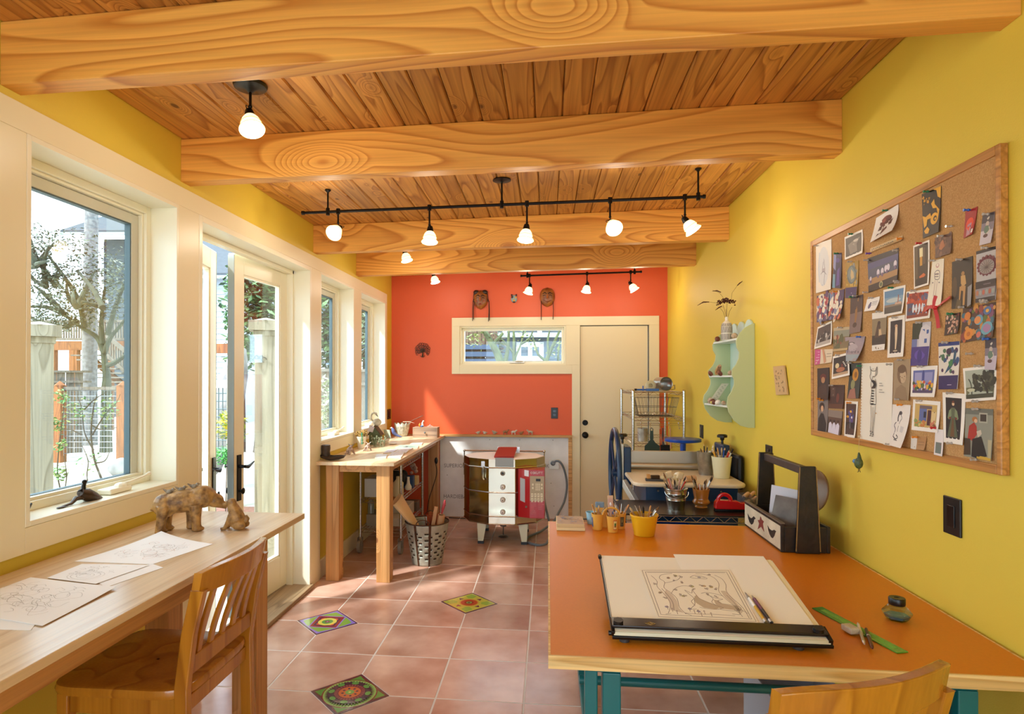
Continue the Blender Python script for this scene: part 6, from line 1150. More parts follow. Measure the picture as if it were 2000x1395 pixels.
# --- pots and things on the drafting table ------------------------
YP = mat('yellow_plastic', '#e8b820', .3, coat=.2); YP2 = mat('ochre_plastic', '#e2ac48', .4)
CW = {'8a4a24': 'russet', '3a2418': 'dark brown', 'c89a5a': 'straw coloured', 'a86a34': 'light brown', '241a18': 'black', 'b8402c': 'red', 'd0a060': 'honey coloured', 'e0a030': 'yellow', '1c1c1c': 'black', '2858b0': 'blue', 'c83828': 'red', 'e8e4dc': 'white', 'c8955a': 'plain'}
LK = ['']
def brush(root, base, tip, kind, rr, name='brush'):
    base, tip = V(base), V(tip); d = (tip-base); L = d.length; k = rr.choice(['#8a4a24', '#3a2418', '#c89a5a', '#a86a34', '#241a18', '#b8402c', '#d0a060']) if kind != 'n' else '#c8955a'
    LK[0] = CW[k[1:]]
    if kind == 'b':     # bristle up
        b = MB(); b.tube([base, base+d*.66], [.0022, .0036], 7); r_ = b.build(name, mat('handle_'+k[1:], k, .35), root, smooth=True)
        b = MB(); b.tube([base+d*.65, base+d*.84], [.0038, .0044], 8); b.build('ferrule', mat('ferrule', '#b8b4ac', .3, .9), r_, smooth=True)
        b = MB(); b.tube([base+d*.83, base+d*.92, tip], [.0042, .005, .0012], 8); c = rr.choice(['#7a5a3a', '#3a2a20', '#c8b48a', '#1a1614']); b.build('bristles', mat('bristle_'+c[1:], c, .9), r_, smooth=True)
    elif kind == 'm':   # metal tool
        b = MB(); b.tube([base, base+d*.6], .0030, 7); r_ = b.build('modelling_tool', mat('handle_'+k[1:], k, .35), root, smooth=True)
        b = MB(); b.tube([base+d*.58, base+d*.8, tip], [.0026, .0018, .0012], 7); b.build('tool_tip', CHROME, r_, smooth=True)
    elif kind == 'n':   # wooden tool
        b = MB(); u, w = cyl_frame(d); P = [base+d*f for f in (0, .5, .75, .93, 1)]; b.tube(P, [.0035, .0035, .0055, .0085, .006], 8, flat=.45); r_ = b.build('wooden_tool', mat('boxwood', '#c08a4c', .5), root, smooth=True)
    elif kind == 'p':
        col = rr.choice(['#e0a030', '#1c1c1c', '#2858b0', '#c83828', '#e8e4dc']); LK[0] = CW[col[1:]]; b = MB(); b.tube([base, base+d*.93], .0036, 6); r_ = b.build('pencil', mat('handle_'+col[1:], col, .4), root)
        b = MB(); b.tube([base+d*.93, tip], [.0036, .0006], 6); b.build('pencil_point', mat('pencil_wood', '#d8b482', .7), r_)
    return r_
def pot_mesh(c, r0, r1, h, th=.003, prof=None, n=28):
    b = MB(); P = prof or [(r0, 0), (r1, h), (r1+.003, h), (r1+.003, h+.004)]
    inn = [(max(r-th, .001), max(z, th)) for r, z in P][::-1]; b.lathe([(.001, 0)]+P+[(P[-1][0]-th, P[-1][1])]+[(r, z) for r, z in inn[1:]]+[(.001, th)], c, n, close=False); return b
def tools(n, c, r, h, kinds, rr, label, hgt, cat='brushes', spread=.5, bias=(0, 0)):
    for i in range(n):
        a = 2*math.pi*(i+rr.random()*.6)/n; k = kinds[i % len(kinds)]; R0 = r*.45*rr.random(); R1 = r*rr.uniform(.55, .80); L = hgt*rr.uniform(.82, 1.12); base = V(c)+V((-R0*math.cos(a), -R0*math.sin(a), .006))
        e = V(c)+V((R1*math.cos(a), R1*math.sin(a), h)); d = (e-base).normalized(); d = (d+V((bias[0], bias[1], 0))).normalized() if (bias[0] or bias[1]) else d; tip = base+d*L
        o = brush(None, base, tip, k, rr); nm = {'b': 'paint brush', 'm': 'metal tipped tool', 'n': 'flat wooden modelling tool', 'p': 'pencil'}[k]
        tag(o, '%s %s%s standing in the %s' % (LK[0], '' if k in 'pn' else 'handled ', nm, label), {'b': 'brush', 'm': 'tool', 'n': 'tool', 'p': 'pencil'}[k], '%ss standing in the %s' % (nm, label))
rr = random.Random(5)
# big yellow bucket
c = at(1258, 1045, z=TZT)
pot_mesh(c, .046, .062, .090, prof=[(.045, 0), (.047, .003), (.061, .086), (.0625, .090), (.065, .090), (.065, .097)]).build('yellow_bucket', YP, smooth=True, label='big bright yellow plastic bucket of brushes on the orange table', cat='bucket')
tools(14, c, .060, .095, 'bnmbmmnbmm', rr, 'big yellow bucket', .140)
# small caddy of three ochre pots with an arched handle
t = thing('pot_caddy', 'cluster of four small ochre plastic pots with an arched handle on the orange table', 'pots', at(1180, 1036, z=TZT))
cs = [at(1167, 1034, z=TZT), at(1197, 1039, z=TZT), at(1211, 1032, z=TZT), at(1183, 1029, z=TZT)]
for i, p in enumerate(cs):
    pot_mesh(p, .0225, .030, .075, prof=[(.0225, 0), (.0285, .070), (.0295, .070), (.0300, .076)]).build('small_pot', YP2, t, smooth=True)
p1 = cs[1]; b = MB(); P = [p1+V((.040*math.cos(a)-.006, .006, .078+.034*math.sin(a))) for a in [math.pi*k/12 for k in range(13)]]; b.tube(P, .0045, 8); b.build('arched_handle', YP2, t, smooth=True)
for p, a0, cols in ((cs[1], -1.25, ('#c8603a', '#e8d890', '#4a7a3c', '#b03028')), (cs[2], -1.3, ('#4a4438', '#6a6a4a', '#8a8a5a', '#3a3428')), (cs[0], -2.9, ('#6a7aa8', '#4a5a8a', '#8a98b8', '#3a4a6a'))):
    b = MB()
    for k, (w, z0, z1, rd) in enumerate(((.34, .014, .060, .0010), (.28, .018, .056, .0014), (.16, .028, .046, .0017), (.09, .026, .034, .0019))):
        b.col = lin(cols[k]); m = 5; rows = []
        for z in (z0, z1): rows.append([p+V(((.0225+.0060*z/.070+rd)*math.cos(a0-w+2*w*j/m), (.0225+.0060*z/.070+rd)*math.sin(a0-w+2*w*j/m), z)) for j in range(m+1)])
        b.loft(rows)
    b.build('picture_label', VC, t)
for i, k, n in ((0, 'bmn', 4), (1, 'mbm', 4), (2, 'nmm', 6), (3, 'b', 2)): tools(n, cs[i], .028, .07, k, rr, ('left ochre pot', 'front ochre pot', 'right ochre pot', 'rear ochre pot')[i], .115)
pA = cs[1]+V((-.008, 0, .02)); pB = at(1192, 968, y=cs[1].y+.03)
t = thing('flat_wash_brush', 'broad pinkish wooden wash brush leaning out of the ochre pots', 'brush', pA)
b = MB(); d = pB-pA; b.bar(pA, pA+d*.55, .010, .006); b.bar(pA+d*.50, pA+d*.92, .026, .008); b.build('handle', mat('pink_wood', '#c9a08c', .5), t, bevel=.003)
b = MB(); b.bar(pA+d*.90, pB, .026, .008); b.build('bristles', mat('pale_bristle', '#d8b898', .9), t, bevel=.002)
b = MB(); b.ball(pA+d*.74+V((0, -.006, 0)), (.005, .002, .008)); b.build('hang_hole', mat('white_dot', '#ececf0', .4), t, smooth=True)
p0 = cs[0]+V((.012, .012, .03)); t = thing('blue_sponge_tool', 'wide blue grey bristled brush standing in the left ochre pot', 'brush', p0)
b = MB(); b.cyl(p0, p0+V((0, 0, .05)), .004, .004, 8); b.build('handle', MC['boxwood'], t, smooth=True)
b = MB(); b.cbox(p0+V((.0, 0, .086)), (.042, .014, .028)); b.build('bristles', mat('blue_sponge', '#7a94ac', .9, bump=.5, bscale=200), t, bevel=.005)
b = MB(); b.cbox(p0+V((.0, 0, .062)), (.040, .012, .022)); b.build('ferrule', YP2, t, bevel=.002)
pot_mesh(at(1155, 1023, z=TZT), .020, .026, .055, n=20).build('blue_tin', mat('light_blue_tin', '#9ac8dc', .35), smooth=True, label='small light blue tin half hidden behind the left ochre pot', cat='tin')
# stacked boxes (left rear corner of the table)
for k, (z, w, col, lb) in enumerate(((0, .135, '#e8d8a8', 'cream card box at the left rear corner of the orange table, lower of two'), (.016, .132, '#d8c494', 'patterned card box at the left rear corner of the orange table, upper of two'))):
    x0 = .040; b = MB(); b.box(x0, x0+w, 2.975, 3.150, TZT+z, TZT+z+.0155)
    r = b.build('card_box', mat('card_box_%d' % k, col, .5), label=lb, cat='box', bevel=.0015)
    if k:
        b = MB(); rq = random.Random(6); zz = TZT+.0322; b.col = lin('#b8a088'); b.box(x0+.003, x0+w-.003, 2.978, 3.147, zz-.0006, zz)
        for i in range(60):
            b.col = lin(rq.choice(['#8a98b8', '#b8805a', '#6a5a50', '#c8b898', '#5a6a9a', '#a89a80'])); x, y = rq.uniform(x0+.008, x0+w-.014), rq.uniform(2.985, 3.14); h = .00008*(i+2); b.poly([(x, y, zz+h), (x+rq.uniform(.004, .014), y, zz+h), (x+.010, y+rq.uniform(.004, .012), zz+h), (x, y+.006, zz+h)])
        b.build('printed_lid', VC, r, kind='stuff')
# wooden tote
t = thing('wooden_tote', 'dark distressed wooden tote box with star and bird cutouts on a cream side', 'tote box', (1.07, 2.94, TZT))
DW = mat('distressed_dark_wood', '#120b07', .4, col2='#2a1c10', vscale=22, bump=.3, randv=.1); EDW = mat('worn_edge', '#a07c40', .6, var=.4, vscale=40)
x0, x1, y0, y1, zb = .968, 1.165, 2.70, 3.178, TZT
b = MB(); b.box(x0+.014, x1-.014, y0+.016, y1-.016, zb+.002, zb+.012); b.build('bottom_board', DW, t)
b = MB(); b.box(x0, x0+.014, y0, y1, zb, zb+.118); b.build('side_board', DW, t, bevel=.002)
b = MB(); b.box(x0-.0015, x0, y0+.006, y1-.006, zb+.010, zb+.108); fp = b.build('painted_panel', mat('aged_cream', '#d9d2b8', .6, col2='#b8b49c', vscale=12), t)
b = MB(); b.box(x1-.014, x1, y0, y1, zb, zb+.110); b.build('side_board', DW, t, bevel=.002)
b = MB(); b.box(x0-.002, x0+.016, y0-.002, y1+.002, zb+.118, zb+.123); b.build('top_moulding', mat('grey_brown_wood', '#6d5f50', .6, var=.3, vscale=40), t, bevel=.001)
for yy in (y0, y1-.016):
    b = MB(); b.box(x0+.014, x1-.014, yy, yy+.016, zb, zb+.105); b.build('end_board', DW, t, bevel=.002)
xm = (x0+x1)/2+.004
for yy, sg in ((y0-.015, -1), (y1-.001, 1)):
    b = MB(); b.prism([(xm-.048, yy, zb), (xm+.048, yy, zb), (xm+.032, yy, zb+.362), (xm-.032, yy, zb+.362)], (0, .015, 0)); b.build('upright', DW, t, bevel=.003)
    b = MB()
    for q in (((xm-.048, yy-.001, zb+.01), (xm-.032, yy-.001, zb+.358)), ((xm+.048, yy-.001, zb+.01), (xm+.032, yy-.001, zb+.358))): b.tube(q, .0022, 5)
    b.build('worn_edge', EDW, t, kind='stuff')
b = MB(); b.box(xm-.012, xm+.012, y0, y1, zb+.322, zb+.358); b.build('handle_bar', mat('worn_handle', '#4a3a32', .5, var=.4, vscale=30), t, bevel=.004)
def pan(P, col, name): # outline in panel px -> raised flat piece
    pts = [at(x, y, x=x0-.0018) for x, y in P]; b = MB(); b.prism(pts, (-.0008, 0, 0)); b.build(name, mat(name+'_paint', col, .6), fp)
pan([(1460.5, 1003), (1463.5, 1009.5), (1467, 1012.5), (1469.5, 1011.5), (1472, 1008.5), (1473.5, 1010), (1476, 1013.5), (1473, 1015), (1472.5, 1019), (1470.5, 1023.5), (1467.5, 1025), (1464, 1020), (1461.5, 1012)], '#1a1410', 'bird_cutout')
pan([(1485.5, 1009), (1488, 1015), (1492, 1019), (1490, 1023), (1492.5, 1039), (1486.5, 1029), (1480, 1034), (1483, 1023), (1480, 1016), (1484, 1016)], '#7a2c24', 'star_cutout')
pan([(1499.5, 1026.5), (1502.5, 1032.5), (1506.5, 1036), (1509.5, 1036.5), (1512, 1035), (1516, 1038), (1514, 1041.5), (1512.5, 1047), (1509.5, 1051.5), (1506.5, 1050), (1503, 1043), (1500.5, 1035)], '#1a1410', 'bird_cutout')
def slab(label, cat, name, pts, th, m, mat2=None):
    b = MB(); P = [V(p) for p in pts]; n = (P[1]-P[0]).cross(P[2]-P[0]).normalized(); b.prism(P, n*th); return b.build(name, m, label=label, cat=cat, bevel=.002)
yy = 2.82
slab('dark slate tablet leaning inside the wooden tote', 'tablet', 'slate_tablet', [(1.0, 2.90, zb+.080), (1.09, 2.80, zb+.060), (1.125, 2.83, zb+.190), (1.035, 2.93, zb+.195)], .018, mat('dark_slate', '#4a423e', .4, col2='#6d6660', vscale=14))
slab('pale grey card standing behind the slate tablet in the wooden tote', 'card', 'grey_card', [(1.00, 2.95, zb+.04), (1.12, 2.80, zb+.03), (1.148, 2.84, zb+.225), (1.03, 2.985, zb+.235)], .003, mat('cool_grey_card', '#c4c6d0', .6))
# round wooden board leaning at the back
b = MB(); c = V((1.160, 2.84, zb+.235)); b.lathe([(.088, 0), (.092, .003), (.092, .009), (.088, .012)], c, 36, (-.95, -.25, .18)); b.build('round_board', mat('brown_round_wood', '#7a5c3c', .35, var=.2, vscale=12), smooth=True, label='round brown wooden board leaning on the wall behind the wooden tote', cat='board')

# --- things on the black cart -------------------------------------
cz = BZ+.0005; rr = random.Random(15)
c = V((.700, 3.50, cz)); t = thing('steel_bucket', 'small galvanized steel bucket full of brushes on the black cart', 'bucket', c)
pot_mesh(c, .046, .062, .112, prof=[(.045, 0), (.0455, .004), (.052, .05), (.0535, .052), (.053, .055), (.0565, .084), (.058, .086), (.0575, .089), (.061, .110), (.064, .112), (.064, .116)]).build('bucket_body', mat('bright_tin', '#c9c6bd', .2, 1), t, smooth=True)
b = MB(); P = [c+V((.063*math.cos(a), -.02-.045*abs(math.sin(a)), .098-.035*math.sin(a))) for a in [math.pi*k/12 for k in range(13)]]; b.tube(P, .0018, 6); b.build('bail', CHROME, t, smooth=True)
tools(15, c, .060, .115, 'bbmbbpm', rr, 'galvanized steel bucket', .185)
for k, (dx, dy, h, lb) in enumerate(((-.03, .02, .165, 'pale fan brush, leftmost in the steel bucket'), (.022, -.01, .165, 'pink handled sponge brush at the front of the steel bucket'))):
    b0 = c+V((0, 0, .05)); e = c+V((dx, dy, h)); t = thing('sponge_brush', lb, 'brush', b0)
    b = MB(); b.tube([b0, e], .005, 8); b.build('handle', MC['pink_wood'], t, smooth=True); b = MB(); b.cbox(e+V((0, 0, .02)), (.036, .02, .04), (0, .3*(1 if dx > 0 else -1), 0)); b.build('sponge_head', mat('cream_sponge', '#d8c298', .9, bump=.5, bscale=120), t, bevel=.008)
c = V((.850, 3.56, cz)); pot_mesh(c, .03, .045, .1, prof=[(.034, 0), (.035, .004), (.030, .010), (.038, .016), (.047, .026), (.048, .032), (.040, .044), (.038, .052), (.046, .098), (.046, .103)]).build('amber_pot', mat('amber_glaze', '#b8742a', .15, coat=.6, var=.25, vscale=20), smooth=True, label='waisted amber glazed pot of brushes on the black cart', cat='pot')
tools(9, c, .043, .10, 'bbpb', rr, 'amber glazed pot', .165)
# red tape dispenser
t = thing('tape_dispenser', 'red tape dispenser on the black cart beside the amber pot', 'tape dispenser', (.985, 3.47, cz)); RDP = mat('gloss_red', '#c4141c', .2, coat=.5)
x0, x1 = .900, 1.040; ys = 3.452
b = MB(); b.prism([(x0, ys, cz+.012), (x1+.03, ys, cz+.012), (x1+.03, ys, cz+.048), (x1-.01, ys, cz+.048), (x1-.02, ys, cz+.056), (x0+.012, ys, cz+.060), (x0+.002, ys, cz+.048)], (0, .045, 0)); b.build('body', RDP, t, bevel=.004)
b = MB(); b.box(x0, x1+.028, ys+.003, ys+.042, cz, cz+.012); b.build('base', BLACK, t, bevel=.002)
b = MB(); c = V((.952, ys+.012, cz+.056)); P = [c+V((.033*math.cos(a), .010, .033*math.sin(a))) for a in [math.pi*k/14 for k in range(15)]]; b.tube(P, .008, 8, flat=1.3); b.build('tape_hub', RDP, t, smooth=True)
# clear box with corks
t = thing('clear_box', 'clear plastic box of cork pieces on the far right of the black cart', 'box', (1.125, 3.63, cz)); CP = mat('clear_plastic', '#d8d6dc', .15, trans=.85)
b = MB()
X0, X1, Y0_, Y1_ = 1.085, 1.165, 3.56, 3.70
b.box(X0, X1, Y0_, Y1_, cz, cz+.002)
for q in ((X0, X0+.002, Y0_, Y1_), (X1-.002, X1, Y0_, Y1_), (X0+.002, X1-.002, Y0_, Y0_+.002), (X0+.002, X1-.002, Y1_-.002, Y1_)): b.box(*q, cz+.002, cz+.060)
b.build('box_walls', CP, t)
for k in range(7):
    p = V((X0+.02+.036*(k % 2)+.004*k/2, Y0_+.026+.030*(k//2), cz+.020+.018*(k % 3))); b = MB(); b.cyl(p+V((-.018, -.02, 0)), p+V((.018, .02, .012)), .011, .011, 12); b.build('cork_stick', mat('pink_cork', '#d2aa88', .8, var=.2, vscale=80), smooth=True, label='pale cork stick heaped in the clear box on the black cart', cat='cork', group='cork sticks in the clear box')

# --- on the slab roller bed ----------------------------------------
bz = .8625; rr = random.Random(25)
c = V((1.085, 4.02, bz)); pot_mesh(c, .046, .060, .135, prof=[(.045, 0), (.047, .003), (.060, .130), (.062, .130), (.062, .135)]).build('cream_pot', mat('cream_tin', '#dcd8b4', .35), smooth=True, label='cream metal pot of pencils at the right end of the slab roller bed', cat='pot')
tools(16, c, .058, .135, 'pppbpm', rr, 'cream metal pot', .185)
c = V((1.020, 4.15, bz)); pot_mesh(c, .042, .054, .150, prof=[(.042, 0), (.046, .03), (.048, .032), (.050, .09), (.052, .092), (.054, .146), (.056, .150)]).build('zinc_pot', GALV, smooth=True, label='ribbed zinc pot of pencils behind the cream pot on the slab roller', cat='pot')
tools(8, c, .05, .15, 'pbp', rr, 'ribbed zinc pot', .190)
t = thing('wooden_ribs', 'dark tray with a wooden block on the left of the slab roller bed', 'tray', (.62, 3.86, bz))
b = MB(); b.cbox((.645, 3.865, bz+.006), (.105, .05, .012), (0, 0, -.06)); b.build('tray', mat('slate_tray', '#3a3838', .5), t, bevel=.002)
b = MB(); b.cbox((.612, 3.875, bz+.025), (.02, .03, .026)); b.build('wood_block', MC['boxwood'], t, bevel=.003)
b = MB(); b.cbox((.652, 3.872, bz+.024), (.05, .03, .02), (0, 0, .1)); b.build('metal_scraper', mat('dark_brass', '#5a4630', .3, .7), t, bevel=.003)
for k, (x, y, r, m, lb) in enumerate(((.705, 3.86, (.026, .020, .018), mat('hay_bristle', '#c8b48a', .9, bump=.7, bscale=120), 'straw coloured bristle tuft lying on the slab roller bed beside the dark tray'), (.775, 3.90, (.028, .022, .018), mat('pale_sponge', '#d8ceb0', .9, bump=.7, bscale=80), 'pale sponge on the slab roller bed, left of the cork block'), (.81, 3.98, (.026, .022, .020), mat('white_sponge', '#e2dccb', .9, bump=.7, bscale=80), 'whitest sponge on the slab roller bed, behind the pale sponge'))):
    b = MB(); b.ball((x, y, bz+r[2]*.96), r, 14, 10, (0, .2, k)); b.build('sponge', m, smooth=True, label=lb, cat='sponge')
b = MB(); b.cyl((.82, 3.83, bz+.0195), (.885, 3.86, bz+.0195), .019, .019, 18); b.build('cork_roller', mat('pink_cork', '#d2aa88', .8, var=.2, vscale=80), smooth=True, label='pinkish cork cylinder lying on the slab roller bed', cat='roller')

# --- chrome rack contents -------------------------------------------
rz = RZ[0]+.006
c = V((1.035, 5.58, rz+.062)); t = thing('metal_mug', 'large steel mug lying on its side on top of the chrome rack', 'mug', (c.x, c.y, rz))
b = MB(); d = V((.33, -.94, 0)).normalized(); b.lathe([(.058, .13), (.060, .13), (.061, .0), (.064, -.002), (.062, -.004), (.057, .0), (.056, .128), (.02, .129)], c+V((0, 0, 0)), 32, -d, close=False); b.build('mug_body', mat('brushed_steel', '#a9a6a0', .3, 1), t, smooth=True)
u = V((d.y*-1, d.x, 0)).normalized(); u = u if u.x > 0 else -u
b = MB(); h = c-d*.0+V((0, 0, 0)); P = [h+u*.058-d*.02+V((0, 0, -.02)), h+u*.095-d*.02+V((0, 0, -.010)), h+u*.098-d*.02+V((0, 0, -.045)), h+u*.060-d*.02+V((0, 0, -.050))]; b.tube(P, .006, 8, flat=.6); b.build('mug_handle', MC['brushed_steel'], t, smooth=True)
t = thing('blue_extruder', 'blue plastic clay tool lying on top of the chrome rack', 'tool', (.88, 5.55, rz)); BLP = mat('sky_blue_plastic', '#3a6cb8', .35)
b = MB(); b.box(.855, .965, 5.52, 5.56, rz, rz+.022); b.build('tool_body', BLP, t, bevel=.004)
b = MB(); b.cyl((.77, 5.54, rz+.012), (.86, 5.54, rz+.012), .008, .008, 12); b.box(.825, .833, 5.525, 5.555, rz, rz+.046); b.build('plunger', BLP, t, smooth=True)
b = MB(); b.cyl((.755, 5.54, rz+.012), (.775, 5.54, rz+.012), .010, .010, 12); b.build('knob', BLACK, t, smooth=True)
b = MB(); b.lathe([(.042, 0), (.046, .003), (.046, .014), (.042, .017), (.018, .017), (.018, 0)], (.905, 5.62, rz+.046), 30, (.1, -1, .15)); b.build('tape_roll', mat('hazy_tape', '#d6d0b0', .3), smooth=True, label='translucent cream tape roll standing on top of the chrome rack', cat='tape roll')
rz3 = RZ[2]+.006; c = V((.835, 5.60, rz3)); t = thing('paint_can', 'dripped paint can on the third shelf of the chrome rack', 'can', c)
pot_mesh(c, .045, .045, .118, prof=[(.045, 0), (.046, .002), (.045, .004), (.045, .112), (.047, .114), (.047, .118)]).build('can_body', mat('dripped_tin', '#c2bdae', .4, .3, col2='#8f887a', vscale=18), t, smooth=True)
b = MB(); b.tube([c+V((.046*math.cos(a), -.01-.03*math.sin(a), .085-.03*math.sin(a))) for a in [math.pi*k/10 for k in range(11)]], .0015, 5); b.build('can_bail', CHROME, t)
hz = 1.060; hy = 5.418
t = thing('green_scraper', 'dark green paint scraper hanging from a hook of the chrome rack', 'scraper', (.90, hy, .86)); x = HK[1]+.008
b = MB(); b.tube([(x-.010, hy, hz-.004), (x, hy, hz+.004), (x+.010, hy, hz-.004), (x+.012, hy, hz-.09), (x-.012, hy, hz-.09)], .004, 6, closed=True); b.prism([(x-.012, hy-.004, hz-.02), (x+.012, hy-.004, hz-.02), (x+.012, hy-.004, hz-.10), (x-.012, hy-.004, hz-.10)], (0, .008, 0)); b.build('handle', mat('dark_green_plastic', '#2c4038', .4), t, smooth=True)
b = MB(); P = [(x-.012, hy-.002, hz-.095), (x+.012, hy-.002, hz-.095), (x+.034, hy-.002, hz-.125), (x+.068, hy-.002, hz-.150), (x+.072, hy-.002, hz-.215), (x-.062, hy-.002, hz-.215), (x-.058, hy-.002, hz-.150), (x-.030, hy-.002, hz-.125)]; b.prism(P, (0, .004, 0)); b.build('blade', mat('dark_green_plastic', '#2c4038', .4), t)
t = thing('hanging_brush', 'black and red handled brush hanging from the chrome rack', 'brush', (HK[2]+.03, hy, .9)); x = HK[2]+.022
b = MB(); b.tube([(x, hy, hz+.005), (x, hy, hz-.06), (x+.002, hy, hz-.11), (x+.004, hy, hz-.14)], [.008, .012, .010, .018], 10, flat=.6); b.build('handle', mat('black_red', '#1c1212', .35), t, smooth=True)
b = MB(); b.tube([(x+.002, hy-.006, hz-.07), (x+.002, hy-.006, hz-.11)], .005, 8); b.build('red_grip', mat('grip_red', '#b01c1c', .4), t, smooth=True)
b = MB(); b.box(x-.020, x+.060, hy-.006, hy+.006, hz-.20, hz-.14); b.build('bristles', mat('black_bristle', '#141010', .9), t, bevel=.003)
t = thing('hanging_paddle', 'pale wooden paddle hanging from the chrome rack beside the black brush', 'paddle', (HK[3]+.02, hy, .92)); x = HK[3]+.004
b = MB(); b.tube([(x, hy, hz+.010), (x, hy, hz-.01), (x-.001, hy, hz-.04), (x, hy, hz-.09), (x+.004, hy, hz-.17)], [.004, .012, .009, .012, .018], 10, flat=.5); b.build('paddle_body', mat('peach_wood', '#c8966a', .5), t, smooth=True)

# --- coral wall ------------------------------------------------------
t = thing('metal_tree', 'small dark iron tree of curls hung on the coral wall', 'wall art', at(825, 700, y=YB-.01)); rr = random.Random(77)
c = at(825, 684, y=YB-.010); b = MB(); b.tube([c+V((.0, 0, -.078)), c+V((.004, 0, -.04)), c+V((0, 0, 0))], [.012, .007, .006], 6)
for k in range(15):
    a = math.pi*(-.22+1.44*k/14); R_ = .078*rr.uniform(.85, 1); e = c+V((R_*math.cos(a), 0, R_*math.sin(a)*.9)); m = c+V((R_*.45*math.cos(a+.15), 0, R_*.45*math.sin(a+.15)-.006)); b.tube(smooth_path([c+V((0, 0, -.02)), m, e], 3), .0028, 5)
    r_ = rr.uniform(.010, .017); b.tube([e+V((r_*math.cos(q_), 0, r_*math.sin(q_))) for q_ in [a+math.pi+.55*j for j in range(9)]], .0026, 5)
    if k % 2: r_ = .010; b.tube([m+V((r_*math.cos(q_), 0, r_*math.sin(q_))) for q_ in [a+.6*j for j in range(8)]], .0024, 5)
for s in (-1, 1): b.tube([c+V((0, 0, -.07)), c+V((s*.02, 0, -.068)), c+V((s*.026, 0, -.058))], .003, 5)
b.build('iron_curls', mat('rusty_iron', '#4a3c34', .5, .6), t, kind='stuff')
def mask(name, label, cx, cy, w, h, brow, col, dark, smile, cords):
    P = lambda px, py, d=.0: at(px, py, y=YB-d); c = P(cx, cy); t = thing(name, label, 'mask', c+V((0, 0, -h/2)))
    b = MB(); n, m = 20, 12; rows = []
    for j in range(m+1):
        v = j/m; z = h/2-h*v; tap = 1-(.42 if not smile else .30)*max(0, (v-.5)*2)**2; wv = w/2*max(0, 1-abs(2*v-1)**2.8)**.5*tap; rows.append([c+V((wv*math.cos(math.pi*i/n), -.006-.048*math.sin(math.pi*i/n)*math.sqrt(max(.0, 1-(2*v-1)**4)), z)) for i in range(n+1)])
    b.loft(rows); m_ = b.build('mask_face', mat(name+'_wood', col, .4, col2='#6a3414', vscale=14), t, smooth=True, solid=.004)
    b = MB(); b.col = lin(dark)
    rows2 = [[p+V((0, -.002, 0)) for p in r_] for r_ in rows[:3 if smile else 5]]
    b.loft(rows2)
    if not smile:
        for s in (-1, 1): b.ball(c+V((s*w*.30, -.022, h*.38)), (w*.22, .026, h*.13)); b.tube([c+V((s*w*.46, -.012, h*.36)), c+V((s*w*.50, -.012, 0)), c+V((s*w*.47, -.012, -h*.12))], .007, 8)
    b.build('hair_band', VC, t, smooth=True)
    surf = lambda u, z: c+V((u, -.0075-.048*math.sqrt(max(0, 1-(2*u/w)**2))-.003, z))
    b = MB(); b.col = lin('#2a1a10')
    for s in (-1, 1):
        b.tube([surf(s*w*.04, h*.14), surf(s*w*.16, h*.22), surf(s*w*.34, h*.15)], [.004, .006, .003], 6); b.tube([surf(s*w*.12, h*.07), surf(s*w*.22, h*.09), surf(s*w*.32, h*.06)], .0034, 5)
    b.build('brows', VC, m_)
    b = MB(); b.col = lin('#a8602a'); b.tube([surf(0, h*.14), surf(0, 0)+V((0, -.006, 0)), surf(0, -h*.08)+V((0, -.010, 0))], [.005, .009, .014 if smile else .009], 8); b.build('nose', VC, m_, smooth=True)
    b = MB(); b.col = lin('#8a1c1c' if not smile else '#7a3c1c'); z = -h*.24
    b.tube([surf(-w*(.26 if smile else .10), z+(.012 if smile else .0)), surf(0, z-(.006 if smile else .0)), surf(w*(.26 if smile else .10), z+(.012 if smile else 0))], [.003, .0075, .003], 7)
    if not smile: b.col = lin('#a83c28'); [b.ball(surf(s*w*.26, -h*.10), (.007, .0015, .007), 10, 6) for s in (-1, 1)]; b.ball(surf(0, h*.26), (.005, .0015, .005), 10, 6)
    b.build('mouth', VC, m_, smooth=True)
    for P_ in cords:
        b = MB(); b.tube([at(x, y, y=YB-dd) for x, y, dd in P_], .0040, 6); b.build('cord', mat('dark_cord', '#1c100c', .7), t, smooth=True)
mask('carved_mask', 'carved wooden mask with dark hair, left of two above the back window', 939, 586, .150, .205, 0, '#a8682a', '#2a1a14', False,
     [[(926, 584, .03), (924, 588, .03), (923, 605, .035), (923, 627, .04)], [(927, 588, .03), (925, 600, .03), (925, 624, .04)], [(953, 584, .03), (955, 590, .03), (955, 610, .035), (954, 628, .04)], [(955, 588, .03), (956, 605, .03), (956, 626, .04)]])
mask('carved_mask', 'grinning round carved wooden mask with cords, right of two masks above the back window', 1069, 581, .155, .205, 0, '#96541c', '#30241e', True,
     [[(1057, 588, .03), (1057, 605, .03), (1057, 625, .04)], [(1080, 588, .03), (1081, 605, .03), (1080, 624, .04)]])
c = at(1004, 584, y=YB-.012); t = thing('animal_mask', 'tiny grey and yellow animal face mask between the two carved masks', 'mask', c+V((0, 0, -.045)))
b = MB(); b.col = lin('#8aa0a4'); b.ball(c, (.034, .012, .042), 16, 10); b.col = lin('#3a2a2a'); b.ball(c+V((-.018, -.006, .018)), (.013, .008, .013)); b.ball(c+V((0, -.006, -.034)), (.016, .008, .010)); b.col = lin('#d09a30'); b.ball(c+V((.018, -.007, .014)), (.010, .006, .012)); b.ball(c+V((0, -.010, -.018)), (.012, .006, .010)); b.build('face', VC, t, smooth=True)
